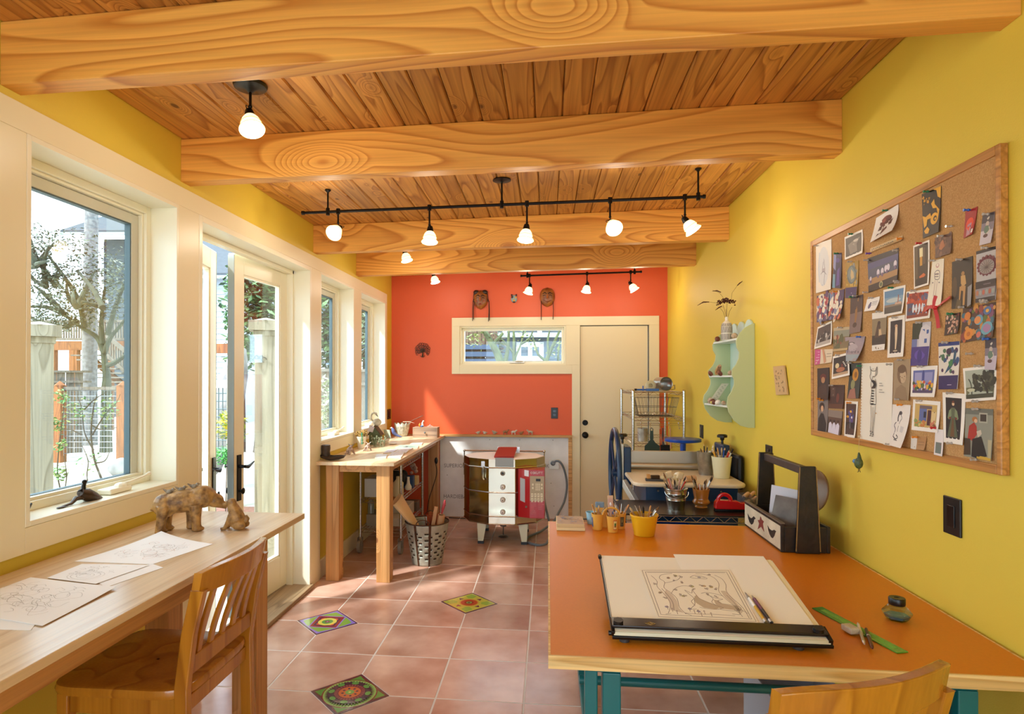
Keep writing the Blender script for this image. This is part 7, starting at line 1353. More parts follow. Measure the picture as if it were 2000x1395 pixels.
for s in (-1, 1): b = MB(); b.ball(c+V((s*.024, -.002, .040)), (.009, .006, .012)); b.build('ear', mat('dark_ear', '#4a2c28', .6), t, smooth=True)
# ledge animals
def animal(label, px, py, y, z, L, col, kind='goat', rot=0, name='clay_animal', group=None, parent_z=None):
    c = at(px, py, y=y); t = thing(name, label, 'figurine', (c.x, y, z), group, rot, local=True); b = MB(); h = L*.75
    if kind == 'goat':
        b.ball((0, 0, h*.58), (L*.36, L*.17, h*.24)); b.tube([(L*.26, 0, h*.62), (L*.40, 0, h*.85)], [L*.13, L*.09], 8); b.ball((L*.45, 0, h*.88), (L*.14, L*.08, L*.09)); 
        for x in (-.24, .22):
            for s in (-1, 1): b.tube([(L*x, s*L*.09, h*.5), (L*x, s*L*.10, 0)], [L*.075, L*.06], 7)
        for s in (-1, 1): b.tube([(L*.40, s*L*.06, h*.95), (L*.34, s*L*.10, h*1.12)], [L*.035, L*.012], 6)
        b.tube([(-L*.34, 0, h*.62), (-L*.44, 0, h*.5)], [L*.05, L*.02], 6)
    elif kind == 'bird':
        b.ball((0, 0, h*.42), (L*.34, L*.2, h*.40)); b.ball((L*.30, 0, h*.72), L*.14); b.tube([(L*.40, 0, h*.7), (L*.55, 0, h*.66)], [L*.05, L*.01], 6); b.tube([(-L*.26, 0, h*.45), (-L*.56, 0, h*.55)], [L*.13, L*.04], 7)
    remesh(b.build('body', mat('clay_'+col, '#'+col, .7, var=.35, vscale=60), t), max(.0018, L/30)); return t
lz = .8905
for px, L, col, kind, rot, lb in ((934, .055, 'cfc0a8', 'bird', 0, 'tiny pale clay bird on the wooden ledge, leftmost of the row'), (947, .055, 'd8cdbc', 'bird', math.pi, 'tiny pale clay bird on the wooden ledge, second from the left'), (966, .065, 'b8a890', 'bird', math.pi*.9, 'tiny clay bird with a raised tail, third from the left on the ledge'), (987, .075, 'a87850', 'goat', .2, 'small brown clay ram on the wooden ledge'), (1003, .070, 'e4dccb', 'goat', .1, 'small white clay goat on the wooden ledge right of the brown ram'), (1018, .060, 'a8764e', 'bird', 0, 'tiny brown clay bird on the wooden ledge between the goat and the sheep'), (1036, .075, 'c8bba2', 'goat', math.pi, 'small grey clay sheep on the wooden ledge, rightmost of the row')):
    animal(lb, px, 845, 6.560, lz, L, col, kind, rot)

# --- work bench top ---------------------------------------------------
wz = .8805
def onw(px, py, z=wz): return at(px, py, z=z)
DKS = mat('dark_carved_clay', '#4a3a30', .5, bump=1.0, bscale=60, var=.4, vscale=40)
c = V((-1.603, 4.455, wz)); t = thing('carved_dish', 'dark boat shaped stone dish at the near corner of the work bench', 'dish', c)
b = MB(); rows = []
for f, z in ((.55, 0), (.85, .010), (1, .030), (.94, .030), (.80, .014), (.4, .008)): rows.append([c+V((f*.095*math.cos(a)*(1+.15*(math.cos(a) > .8)), f*.05*math.sin(a), z+.006*abs(math.cos(a)))) for a in [2*math.pi*k/28 for k in range(28)]])
b.loft(rows, True); b.add(rows[0], [tuple(range(28))[::-1]]); b.add(rows[-1], [tuple(range(28))]); b.build('dish_body', mat('dark_stone_dish', '#3f332c', .4, var=.2, vscale=20), t, smooth=True)
c = V((-1.650, 4.46, wz+.0095)); b = MB(); b.lathe([(.024, 0), (.030, .01), (.033, .03), (.030, .05), (.034, .075), (.033, .100), (.028, .102), (.012, .095)], c, 20); b.build('carved_sculpture', DKS, smooth=True, label='dark rough carved cylinder standing in the stone dish', cat='sculpture')
def creature(label, px, py, y, L, col, ears, rot=0):
    c = onw(px, py); t = thing('clay_creature', label, 'figurine', (c.x, c.y, wz), None, rot, local=True); b = MB()
    b.ball((0, 0, L*.52), (L*.26, L*.18, L*.20), rot=(0, .4, 0)); b.ball((L*.10, 0, L*.74), (L*.16, L*.14, L*.15)); b.tube([(L*.05, 0, L*.70), (-L*.10, -.0, L*.55)], [L*.12, L*.16], 8); b.tube([(L*.10, -L*.08, L*.74), (L*.08, -L*.20, L*.68)], [L*.09, L*.06], 8)
    for x, yy, ex, ey in ((-.18, -.12, -.42, -.16), (-.16, .12, -.30, .2), (.10, -.12, .04, -.22), (.16, .08, .40, .12)): b.tube([(L*x, L*yy, L*.5), (L*ex*.7, L*ey, L*.22), (L*ex, L*ey, .003)], [L*.13, L*.09, L*.08], 8); b.ball((L*ex-L*.03, L*ey, L*.05), (L*.10, L*.08, L*.05))
    remesh(b.build('body', mat('pinkish_clay', '#c9b4a6', .7, col2='#8a7268', vscale=50), t), .0028)
    for s in (-1, 1): b = MB(); b.tube([(L*.10+s*L*.08, 0, L*.82), (L*.10+s*L*.22, 0, L*.95), (L*.10+s*L*.32, 0, L*1.0)], [L*.06, L*.06, L*.015], 8, flat=.5); b.build('ear', mat('ear_'+ears, '#'+ears, .7), t, smooth=True)
creature('larger pinkish clay creature with blue ears, nearest on the work bench', 684, 888, 0, .085, 'c9b4a6', '6a7080')
creature('smaller pinkish clay creature with white ears on the work bench beside the white cup', 718, 881, 0, .075, 'c9b4a6', 'd8d0cc')
c = onw(706, 876); t = thing('white_cup', 'tapered white cup with a dried tuft and coloured pencils on the work bench', 'cup', c)
pot_mesh(c, .030, .042, .105, prof=[(.030, 0), (.031, .003), (.042, .100), (.043, .105)]).build('cup_body', mat('chalk_white', '#e6e1d2', .5, var=.06, vscale=20), t, smooth=True)
b = MB(); b.col = lin('#9aa8a0')
for z, a in ((.06, -1.2), (.075, -1.0), (.05, -.9)): b.ball(c+V(((.036+z*.06)*math.cos(a), (.036+z*.06)*math.sin(a), z)), (.008, .003, .006), 8, 5)
b.build('faint_motif', VC, t, kind='stuff')
b = MB(); rr = random.Random(31)
for _ in range(60): p = c+V((rr.uniform(-.045, .045), rr.uniform(-.03, .03), .108+rr.uniform(0, .045))); b.ball(p, (rr.uniform(.008, .014), .008, .008), 6, 4, (rr.random(), rr.random(), 0))
b.build('dried_tuft', mat('hay_tuft', '#b89a5c', .8, col2='#8a6a34', vscale=80), label='knobbly dried brown tuft filling the white cup', cat='dried plant', kind=None, smooth=True)
for dx, col, k in ((.012, '3aa0b8', 'blue'), (.020, '4a9a4a', 'green'), (.004, 'c8a030', 'yellow')):
    b = MB(); b.tube([c+V((dx, -.036, .04)), c+V((dx, -.040, .140))], .0026, 6); b.build('coloured_pencil', mat('pencil_'+col, '#'+col, .4), label='short %s pencil standing in the front of the white cup' % k, cat='pencil')
# goose planter: green jug with a swan neck
c = onw(728, 872); c = V((c.x-.02, c.y+.16, wz)); t = thing('goose_birdhouse', 'green wooden birdhouse with a white goose neck and a paper tag, on the work bench', 'birdhouse', c)
b = MB(); w = .052; b.prism([c+V((-w, -w*.7, 0)), c+V((w, -w*.7, 0)), c+V((w, -w*.7, .10)), c+V((0, -w*.7, .165)), c+V((-w, -w*.7, .10))], (0, .085, 0)); b.build('house_body', mat('moss_green_paint', '#6c7c58', .6, col2='#4a5a3c', vscale=16), t, bevel=.004)
b = MB(); b.bar(c+V((-w-.012, .005, .088)), c+V((.002, .005, .176)), .10, .006, (0, 0, 1)); b.bar(c+V((w+.012, .005, .088)), c+V((-.002, .005, .176)), .10, .006, (0, 0, 1)); b.build('roof_board', mat('bark_brown', '#6a5238', .7, var=.3, vscale=30), t)
b = MB(); b.ball(c+V((.015, 0, .205)), (.042, .030, .034)); b.tube(smooth_path([c+V((-.010, 0, .205)), c+V((-.040, 0, .235)), c+V((-.036, 0, .275)), c+V((-.010, 0, .290)), c+V((.006, 0, .272))]), .0085, 8); b.ball(c+V((.002, 0, .284)), (.014, .010, .010)); b.build('goose', mat('goose_white', '#d9d4c4', .5, col2='#a8a490', vscale=30), t, smooth=True)
b = MB(); b.tube([c+V((.008, 0, .276)), c+V((.022, -.002, .255))], [.006, .002], 6); b.build('beak', mat('dark_beak', '#4a4434', .5), t, smooth=True)
b = MB(); b.prism([c+V((-.058, -.055, .125)), c+V((-.010, -.06, .115)), c+V((.008, -.06, .165)), c+V((-.040, -.055, .185))], (0, .0015, 0)); b.build('paper_tag', mat('lilac_paper', '#d2cede', .6), t)
# leaning tiles and plants behind
c2 = onw(752, 858); b = MB(); b.prism([c2+V((-.03, .10, .001)), c2+V((.04, .06, .001)), c2+V((.02, .09, .085)), c2+V((-.05, .13, .085))], (.006, .004, 0)); b.build('leaning_tile', mat('teal_grey_tile', '#8ea69a', .4, col2='#b8b8a0', vscale=25), label='grey green tile leaning behind the clay rabbits on the work bench', cat='tile', bevel=.001)
b = MB(); c3 = V((-1.50, 5.35, wz)); t = thing('leafy_sprig', 'small grey green dried sprig between the birdhouse and the leaning tile', 'dried plant', c3); rr = random.Random(41)
for _ in range(26): p = c3+V((rr.uniform(-.05, .05), rr.uniform(-.04, .04), 0)); q = p+V((rr.uniform(-.03, .03), rr.uniform(-.02, .02), rr.uniform(.04, .10))); b.tube([p, q], [.002, .001], 5); b.ball(q, (.008, .004, .010), 6, 4)
b.build('sprig_leaves', mat('grey_green_leaf', '#7c8468', .7), t, kind='stuff', smooth=True)
for k, (px, py, s_, lb) in enumerate(((741, 869, .055, 'white clay rabbit on the work bench, left of two'), (754, 867, .050, 'white clay rabbit on the work bench, right of two'))):
    c = onw(px, py); t = thing('clay_rabbit', lb, 'figurine', (c.x, c.y, wz), None, .3, local=True); b = MB(); b.ball((0, 0, s_*.42), (s_*.5, s_*.28, s_*.40)); b.ball((s_*.42, 0, s_*.72), (s_*.22, s_*.18, s_*.20))
    for q in (-1, 1): b.tube([(s_*.38, q*s_*.08, s_*.85), (s_*.26, q*s_*.10, s_*1.15)], [s_*.07, s_*.04], 6); b.ball((-s_*.2, q*s_*.2, s_*.2), (s_*.26, s_*.14, s_*.2)); b.tube([(s_*.3, q*s_*.12, s_*.4), (s_*.5, q*s_*.14, .002)], [s_*.1, s_*.07], 6)
    remesh(b.build('body', mat('white_clay', '#e2dad0', .7), t), .0022)
c = onw(768, 868); b = MB(); b.lathe([(.001, .004), (.030, .002), (.036, .006), (.034, .012), (.012, .010)], c, 24); b.build('small_saucer', mat('white_clay', '#e2dad0', .7), smooth=True, label='tiny white clay saucer on the work bench right of the rabbits', cat='saucer')
# blue bird
c = onw(774, 855); t = thing('blue_bird', 'slender blue wooden bird standing on the work bench', 'figurine', c, None, 0)
b = MB(); b.tube(smooth_path([c+V((-.045, 0, .098)), c+V((-.034, 0, .078)), c+V((-.020, 0, .045)), c+V((.010, 0, .022)), c+V((.060, 0, .008))], 4), [.008, .012, .014, .016, .018, .019, .020, .020, .019, .018, .017, .015, .013, .010, .008, .006, .003], 12); b.build('bird_body', mat('dusty_blue', '#6478b0', .5, col2='#48507c', vscale=20), t, smooth=True)
b = MB(); b.ball(c+V((-.050, 0, .100)), (.010, .008, .009)); b.tube([c+V((-.057, 0, .099)), c+V((-.070, 0, .096))], [.004, .001], 6); b.build('head', mat('pale_head', '#e0cfc0', .5), t, smooth=True)
b = MB(); b.tube([c+V((-.008, 0, .03)), c+V((-.012, -.004, .001))], .0025, 5); b.tube([c+V((.004, 0, .03)), c+V((.004, -.004, .001))], .0025, 5); b.build('legs', mat('rusty_red', '#8a3a24', .6), t)
# scalloped white bucket with a long stick
c = onw(781, 852); c = V((c.x+.02, c.y+.02, wz)); t = thing('scalloped_bucket', 'white scalloped metal bucket on the far end of the work bench', 'bucket', c)
n = 48; rows = []
for f in (0, .25, .5, .75, 1):
    r_ = .054+.030*f; rows.append([c+V((r_*math.cos(2*math.pi*k/n), r_*math.sin(2*math.pi*k/n), .002+.120*f+(.020*abs(math.sin(2*math.pi*k/n*6)) if f == 1 else 0))) for k in range(n)])
b = MB(); b.loft(rows, True); b.build('bucket_wall', mat('distressed_white_tin', '#dcdacb', .55, col2='#9c9c88', vscale=45, detail=6), t, smooth=True, solid=.003)
b = MB(); b.cyl(c+V((0, 0, .001)), c+V((0, 0, .006)), .052, .054, 32); b.build('bucket_base', MC['distressed_white_tin'], t)
t = thing('wooden_rake', 'long wooden stick with a pale feathered end lying across the scalloped bucket', 'stick', c+V((.05, 0, .13)))
e0 = at(800, 824, y=c.y-.02); e1 = at(826, 812, y=c.y-.0); z_ = at(790, 826, y=c.y)
b = MB(); b.tube([e0, e1], .0042, 8); b.build('stick', mat('brown_stick', '#7a4c34', .5), t, smooth=True)
b = MB(); b.tube([at(793, 824, y=c.y-.03), at(800, 824, y=c.y-.02), at(810, 827, y=c.y-.03)], [.002, .008, .001], 8, flat=.4); b.tube([at(787, 824, y=c.y-.01), e0], [.003, .004], 6); b.build('feathered_end', mat('cream_feather', '#e0d4b8', .7), t, smooth=True)
# drawer box
q0, q1 = onw(806, 855), onw(855, 855); y0 = q0.y; x0, x1 = q0.x, q1.x; h = at(806, 835, y=y0).z-wz; t = thing('drawer_box', 'small weathered wooden box with one drawer at the far end of the work bench', 'box', ((x0+x1)/2, y0+.06, wz))
WBX = wood('weathered_box', '#b89a80', '#8f7260', 'X', .6, 14, 6, .6)
y1 = min(y0+.14, 6.52); th = .007
b = MB(); b.box(x0, x1, y0, y1, wz, wz+th); b.box(x0, x1, y0, y1, wz+h-th, wz+h); b.box(x0, x0+th, y0, y1, wz+th, wz+h-th); b.box(x1-th, x1, y0, y1, wz+th, wz+h-th); b.box(x0+th, x1-th, y1-th, y1, wz+th, wz+h-th); b.build('box_case', WBX, t, bevel=.001)
b = MB(); b.box(x0+th+.001, x1-th-.001, y0+.002, y0+.012, wz+th+.001, wz+h-th-.001); dr = b.build('drawer', WBX, t, bevel=.001)
b = MB(); xm = (x0+x1)/2; b.cyl((xm, y0+.002, wz+h/2), (xm, y0-.008, wz+h/2), .004, .004, 10); b.ball((xm, y0-.014, wz+h/2), (.010, .008, .010)); b.build('knob', mat('pewter', '#7a7e80', .3, .9), dr, smooth=True)
c = at(825, 832, y=y0+.05); c.z = wz+h; t = thing('goose_figure', 'white goose with an orange and blue base standing on the drawer box', 'figurine', c)
b = MB(); b.tube([c+V((.004, 0, .012)), c+V((0, 0, .040)), c+V((.006, 0, .058))], [.014, .010, .006], 10); b.ball(c+V((.010, 0, .062)), (.010, .007, .007)); b.build('goose_body', MC['white_shell'], t, smooth=True)
b = MB(); b.ball(c+V((-.028, 0, .018)), (.012, .010, .018)); b.tube([c+V((-.03, 0, .03)), c+V((-.022, 0, .046))], [.006, .001], 6); b.build('orange_fox', mat('fox_orange', '#e08a28', .5), t, smooth=True)
b = MB(); b.ball(c+V((-.002, -.014, .010)), (.018, .010, .010)); b.build('blue_base', mat('blue_base', '#4a6a9a', .5), t, smooth=True)
c = at(840, 833, y=y0+.06); c.z = wz+h; t = thing('white_seashell', 'pale fan of shell and petals lying on the drawer box right of the goose', 'shell', c)
b = MB()
for k in range(5): a = -.6+.3*k; b.tube([c+V((0, 0, .016)), c+V((.035*math.sin(a*2.6), 0, .004))], [.006, .002], 6, flat=.5)
b.build('shell_fan', MC['white_shell'], t, smooth=True); b = MB(); b.ball(c+V((0, 0, .020)), (.008, .006, .008)); b.build('pink_centre', mat('pink_petal', '#d8808a', .5), t, smooth=True)
# flat sample tiles on the bench
def stile(quad, cols, label, n, seed, name='sample_tile', cat='tile'):
    q = [onw(x, y, wz) for x, y in quad]; b = MB(); b.prism(q, (0, 0, .008)); nn = (q[1]-q[0]).cross(q[2]-q[0])
    r = b.build(name, mat('tile_edge', '#d9cdbb', .6), label=label, cat=cat); b = MB(); rr = random.Random(seed); k = 0
    b.col = lin(cols[0]); P = [x+V((0, 0, .0083)) for x in q]; cc = sum(P, V())/4; P = [cc+(p-cc)*.94 for p in P]; b.poly(P)
    for i in range(n):
        u, v = rr.uniform(.08, .85), rr.uniform(.1, .85); p = P[0].lerp(P[1], u).lerp(P[3].lerp(P[2], u), v); du, dv = (P[1]-P[0])*.05, (P[3]-P[0])*.08; h = V((0, 0, .0001*(i % 5+1))); b.col = lin(rr.choice(cols[1:])); b.poly([p+h, p+du*rr.uniform(.5, 2)+h, p+du+dv+h, p+dv*rr.uniform(.6, 1.5)+h])
    b.build('glaze', VC, r, kind='stuff')
CLR = ['#cfc8c8', '#b0b2bc', '#bfa8a0', '#dcd8d4', '#a8acb4', '#c8b8b0']
stile([(735, 889), (757, 889), (754, 896), (732, 896)], ['#d4d8dc', '#aab8c0', '#e8e8e4', '#b8c4c8'], 'pale blue glazed sample tile nearest on the work bench', 10, 1)
stile([(766, 885), (790, 886), (783, 896), (757, 895)], CLR, 'mottled sample tile at the near right of the row on the work bench', 22, 2)
stile([(779, 879), (800, 880), (793, 886), (770, 885)], CLR, 'mottled sample tile second from the near right on the work bench', 22, 3)
stile([(757, 880), (778, 879), (768, 885), (748, 887)], ['#ccc8d4', '#a8a8bc', '#dcd8dc', '#b09aa0'], 'lilac mottled sample tile left of the mottled pair', 16, 4)
stile([(791, 873), (810, 874), (802, 880), (782, 879)], CLR, 'mottled sample tile third from the near right on the work bench', 18, 5)
stile([(781, 871), (818, 872), (816, 877), (772, 876)], ['#a8c4b4', '#86a898', '#b09a90', '#c8d8c8', '#7a9c90'], 'long green glazed sample tile on the work bench', 14, 6)
stile([(806, 866), (826, 866), (824, 870), (800, 870)], ['#cfd6cc', '#a0b0a8', '#c0b8a0'], 'pale glazed sample tile farthest on the work bench', 8, 7)
# --- under the bench ---------------------------------------------------
u0, u1, u2 = UZ[0]+.004, UZ[1]+.004, UZ[2]+.004
b = MB(); b.box(-1.585, -1.43, 5.22, 5.46, u1, u1+.16); b.build('white_carton', mat('white_carton', '#c8ccc4', .6), label='white box at the left of the middle shelf under the work bench', cat='box', bevel=.003)
t = thing('black_bag', 'crumpled black bag on the middle shelf of the cart under the work bench', 'bag', (-1.40, 5.62, u1))
b = MB(); rr = random.Random(51); b.ball((-1.42, 5.62, u1+.09), (.12, .13, .085), 16, 10); [b.ball((-1.42+rr.uniform(-.08, .08), 5.62+rr.uniform(-.08, .08), u1+.10+rr.uniform(0, .06)), rr.uniform(.03, .05)) for _ in range(7)]; remesh(b.build('bag_body', mat('black_cloth', '#12100e', .8, bump=.6, bscale=30), t), .008)
b = MB(); b.lathe([(.04, 0), (.045, .005), (.045, .12), (.02, .15), (.018, .175)], (-1.30, 5.28, u1), 18); b.build('foam_block', mat('cream_foam', '#d4c8a0', .7), smooth=True, label='cream rounded jug on the middle shelf under the work bench', cat='jug')
t = thing('white_bottle', 'small white bottle with a pear shaped body on the middle shelf under the work bench', 'bottle', (-1.285, 5.60, u1))
b = MB(); b.lathe([(.025, 0), (.032, .01), (.032, .03), (.016, .06), (.012, .10), (.013, .12)], (-1.285, 5.60, u1), 18); b.build('bottle_body', mat('chalk_white', '#e6e1d2', .5, var=.06, vscale=20), t, smooth=True)
b = MB(); b.cbox((-1.30, 5.70, u1+.06), (.09, .08, .115)); b.build('blue_box', mat('navy_box', '#24406a', .5), label='dark blue box behind the white bottle under the work bench', cat='box', bevel=.004)
b = MB(); b.cbox((-1.29, 5.88, u1+.045), (.08, .10, .085)); b.build('yellow_jar', mat('butter_jar', '#d0b070', .5), label='small butter coloured box at the far end of the middle shelf under the bench', cat='box', bevel=.01)
t = thing('plastic_bag', 'crumpled clear plastic bag on top of the boxes under the work bench', 'bag', (-1.29, 5.80, u1+.10)); b = MB(); rr = random.Random(52)
for _ in range(9): b.ball((-1.29+rr.uniform(-.03, .03), 5.84+rr.uniform(-.05, .06), u1+.125+rr.uniform(0, .07)), (rr.uniform(.015, .03), .02, rr.uniform(.012, .03)), 8, 5, (rr.random()*2, rr.random()*2, 0))
remesh(b.build('bag_film', mat('hazy_film', '#d8b8ac', .25, trans=.5), t), .006)
for k, (x, y, w, d, h, col, lb) in enumerate(((-1.50, 5.35, .15, .22, .10, '8a8470', 'grey green box at the left of the lowest shelf under the bench'), (-1.32, 5.35, .12, .2, .07, 'b8b09c', 'pale flat box at the front of the lowest shelf under the bench'), (-1.38, 5.70, .20, .26, .11, 'c4bca8', 'pale open carton in the middle of the lowest shelf under the bench'), (-1.34, 5.93, .16, .14, .09, '6a5a48', 'brown box at the far end of the lowest shelf under the bench'))):
    b = MB(); b.box(x-w/2, x+w/2, y-d/2, y+d/2, u2, u2+h); b.build('storage_box', mat('box_'+col, '#'+col, .6), label=lb, cat='box', bevel=.003)
for k, (x, y, r_, h, lb) in enumerate(((-1.55, 5.30, .03, .12, 'glass jar leftmost on the lowest shelf under the bench, on the grey green box'), (-1.47, 5.30, .028, .10, 'glass jar second on the grey green box under the bench'))):
    b = MB(); b.lathe([(r_, 0), (r_, h*.8), (r_*.7, h*.9), (r_*.7, h)], (x, y, u2+.101), 16); b.build('glass_jar', mat('jar_glass', '#b8c0a8', .1, trans=.6), smooth=True, label=lb, cat='jar')
# metal basket
c = at(828, 1096, z=0); c = V((-.975, 4.93, 0)); t = thing('metal_basket', 'slotted galvanized metal basket with rusty bands on the tile floor', 'basket', c)
r0, r1, hh = .120, .176, .335
rad = lambda z: r0+(r1-r0)*z/hh
n = 96; lev = 26; b = MB()
fac = []; vs = []; sl = []
for i in range(lev+1):
    z = hh*i/lev
    for k in range(n): a = 2*math.pi*k/n; vs.append(c+V((rad(z)*math.cos(a), rad(z)*math.sin(a), z)))
for i in range(lev):
    for k in range(n):
        f_ = (i*n+k, i*n+(k+1) % n, (i+1)*n+(k+1) % n, (i+1)*n+k)
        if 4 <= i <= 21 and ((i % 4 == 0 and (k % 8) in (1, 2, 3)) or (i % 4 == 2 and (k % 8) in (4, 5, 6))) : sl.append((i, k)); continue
        fac.append(f_)
b.add(vs, fac); b.build('basket_wall', mat('zinc_basket', '#b9bcae', .45, .5, var=.3, vscale=20), t, smooth=True, solid=.002)
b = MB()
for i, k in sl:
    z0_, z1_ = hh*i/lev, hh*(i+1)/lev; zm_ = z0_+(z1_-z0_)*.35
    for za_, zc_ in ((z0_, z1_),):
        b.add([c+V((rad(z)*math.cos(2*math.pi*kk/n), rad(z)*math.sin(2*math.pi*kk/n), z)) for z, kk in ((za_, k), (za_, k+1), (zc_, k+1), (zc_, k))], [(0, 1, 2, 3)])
b.build('slot_shade', mat('painted_slot_shade', '#2e2218', .9), t, kind='stuff')  # dark faces fill the slots, the shade inside them put into the colour
b = MB(); b.cyl(c+V((0, 0, .002)), c+V((0, 0, .008)), r0-.002, r0, 40); b.build('basket_base', MC['zinc_basket'], t)
b = MB(); b.tube([c+V((r1*math.cos(2*math.pi*k/40), r1*math.sin(2*math.pi*k/40), hh)) for k in range(40)], .005, 6, closed=True); b.build('rim', mat('rust_metal', '#5a3a24', .6, .4, var=.4, vscale=40), t, smooth=True)
for a in (-1.95, -1.25, 1.2, 1.9):
    b = MB(); rows = [[c+V(((rad(z)+.003)*math.cos(a+s*.055), (rad(z)+.003)*math.sin(a+s*.055), z)) for s in (-1, 1)] for z in [hh*k/8 for k in range(9)]]; b.loft(rows); b.build('rust_band', mat('rust_metal', '#5a3a24', .6, .4, var=.4, vscale=40), t, solid=.002)
for s in (-1, 1):
    a = s*math.pi/2-.0; p = c+V((r1*math.cos(a), r1*math.sin(a), hh)); b = MB(); b.tube([p+V((.055*math.cos(q_), 0, .045*math.sin(q_))) for q_ in [math.pi*k/10 for k in range(11)]], .004, 6); b.build('handle', MC['rust_metal'], t, smooth=True)
t = thing('rolled_paper', 'cone of rolled tan paper sticking out of the metal basket', 'paper roll', c+V((-.05, 0, .2)))
b = MB(); a0, a1 = at(815, 1030, y=4.9), at(775, 975, y=4.85); b.tube([a0+V((.02, 0, -.16)), a0, a0.lerp(a1, .5), a1], [.03, .05, .085, .115], 20, cap=False, flat=.35); b.build('paper_cone', mat('tan_paper', '#d8b07c', .7), t, smooth=True, solid=.0015)
b = MB(); a0, a1 = at(812, 1030, y=4.92), at(785, 990, y=4.92); b.tube([a0, a1], [.06, .105], 16, cap=False, flat=.3); b.build('inner_sheet', mat('rose_paper', '#d8bfae', .7), t, smooth=True, solid=.001)
b = MB(); b.bar(at(842, 1050, y=4.90), at(852, 990, y=4.88), .030, .014, (0, 1, 0)); b.build('wooden_batten', mat('peach_wood', '#c8966a', .5), label='pale wooden batten standing in the metal basket', cat='batten', bevel=.003)
t = thing('rolling_pin', 'red handled rolling pin standing in the metal basket', 'rolling pin', at(862, 1018, y=4.92))
b = MB(); b.cyl(at(855, 1060, y=4.93), at(862, 1006, y=4.92), .030, .030, 18); b.build('barrel', mat('peach_wood', '#c8966a', .5), t, smooth=True)
b = MB(); b.tube([at(863, 1004, y=4.92), at(865, 994, y=4.92), at(868, 984, y=4.92), at(869, 977, y=4.92)], [.006, .012, .013, .006], 10); b.build('handle', mat('faded_red', '#b04048', .5), t, smooth=True)
b = MB(); b.lathe([(.016, 0), (.020, .004), (.016, .008)], at(862, 1005, y=4.92), 14, (.1, 0, 1)); b.build('collar', CHROME, t, smooth=True)
b = MB(); rr = random.Random(53); cc = c+V((.06, .05, hh+.01))
for _ in range(120): a = rr.random()*6.28; q_ = cc+V((.075*math.cos(a)*rr.random(), .06*math.sin(a)*rr.random(), -.12)); b.tube([q_, q_+V((rr.uniform(-.02, .02), 0, rr.uniform(.12, .17)))], .003, 4)
b.build('rust_broom', mat('rust_fibres', '#a8522c', .9), label='tuft of rust coloured fibres standing in the back of the metal basket', cat='broom', kind='stuff')
# power strip cords behind the bench leg
t = thing('extension_cable', 'black cord and plug hanging behind the far bench leg', 'cord', at(850, 925, y=6.34)); b = MB(); b.tube(smooth_path([at(851, 905, y=6.33), at(853, 925, y=6.32), at(846, 950, y=6.34), at(838, 975, y=6.36), at(834, 1000, y=6.36)]), .004, 6); b.ball(at(852, 900, y=6.33), (.018, .012, .035)); b.build('cord_run', BLACK, t, smooth=True)
b = MB(); b.tube(smooth_path([V((-1.05, 6.50, .008)), V((-.9, 6.48, .008)), V((-.75, 6.53, .008)), V((-.6, 6.50, .008))]), .005, 6); b.build('floor_cord', BLACK, smooth=True, label='black cord on the floor along the foot of the cement board', cat='cord')
# ------------------------------------------------------------------ outside
GZ = -.12
b = MB(); b.box(-40, XO-.002, -12, 60, GZ-.3, GZ); b.box(XO-.002, 14, YB+.15, 60, GZ-.3, GZ)
struct(b, 'ground', mat('pale_gravel', '#c4beb2', .9, col2='#aaa498', vscale=3, bump=.3, bscale=40))
CED = wood('grey_cedar', '#766e62', '#585046', 'Z', .5, 7, 8, .8, .2, randv=.12); CEDL = wood('pale_cedar', '#989288', '#7a746a', 'Z', .5, 7, 8, .8, .2, knots=4, randv=.06)
ORW = wood('orange_cedar', '#8a5428', '#683c1c', 'Z', .5, 7, 8, .7, .2, randv=.08)
def dist(px, py, d, z=None):
    "point on the sight line through a pixel at forward distance d"
    p = V((0, 0, CAMZ))+(DV+RV*((px-CX)/F)-UV*((py-CY)/F))*d
    if z is not None: p.z = z
    return p
def gate_post(label, p, w, top, rot):
    t = thing('gate_post', label, 'post', V((p.x, p.y, GZ)), 'capped cedar posts outside', rot, local=True); h = top-GZ
    b = MB(); b.box(-w/2, w/2, -w/2, w/2, 0, h-.10); b.build('post_body', CEDL, t, bevel=.006)
    b = MB(); b.box(-w/2-.012, w/2+.012, -w/2-.012, w/2+.012, h-.135, h-.09); b.build('neck_trim', CEDL, t, bevel=.004)
    b = MB(); b.box(-w/2-.045, w/2+.045, -w/2-.045, w/2+.045, h-.09, h-.01); b.lathe([(w*.88, h-.01), (.01, h+.02)], (0, 0, 0), 4); b.build('cap', CEDL, t)
    return t
t = gate_post('weathered cedar gate post with a cap, seen at the left of the nearest window', dist(76, 800, 4.34), .165, 1.87, .75)
for z in (1.55, .85): b = MB(); b.cbox((.084, .02, z), (.006, .02, .04)); b.build('hinge_plate', GALV, t)
t = gate_post('weathered cedar gate post with a cap, seen through the right door leaf', dist(519, 800, 5.1), .165, 1.97, .40)
b = MB(); p = V((-.03, -.085, 1.78)); b.tube([p+V((-.02+.03*math.cos(a), -.008, .03*math.sin(a*2)*.5)) for a in [k*.5 for k in range(13)]], .006, 6); b.tube([p+V((.02+.02*math.cos(a), -.012, -.02+.02*math.sin(a))) for a in [k*.6 for k in range(9)]], .005, 6); b.build('iron_curl', IRON, t, smooth=True)
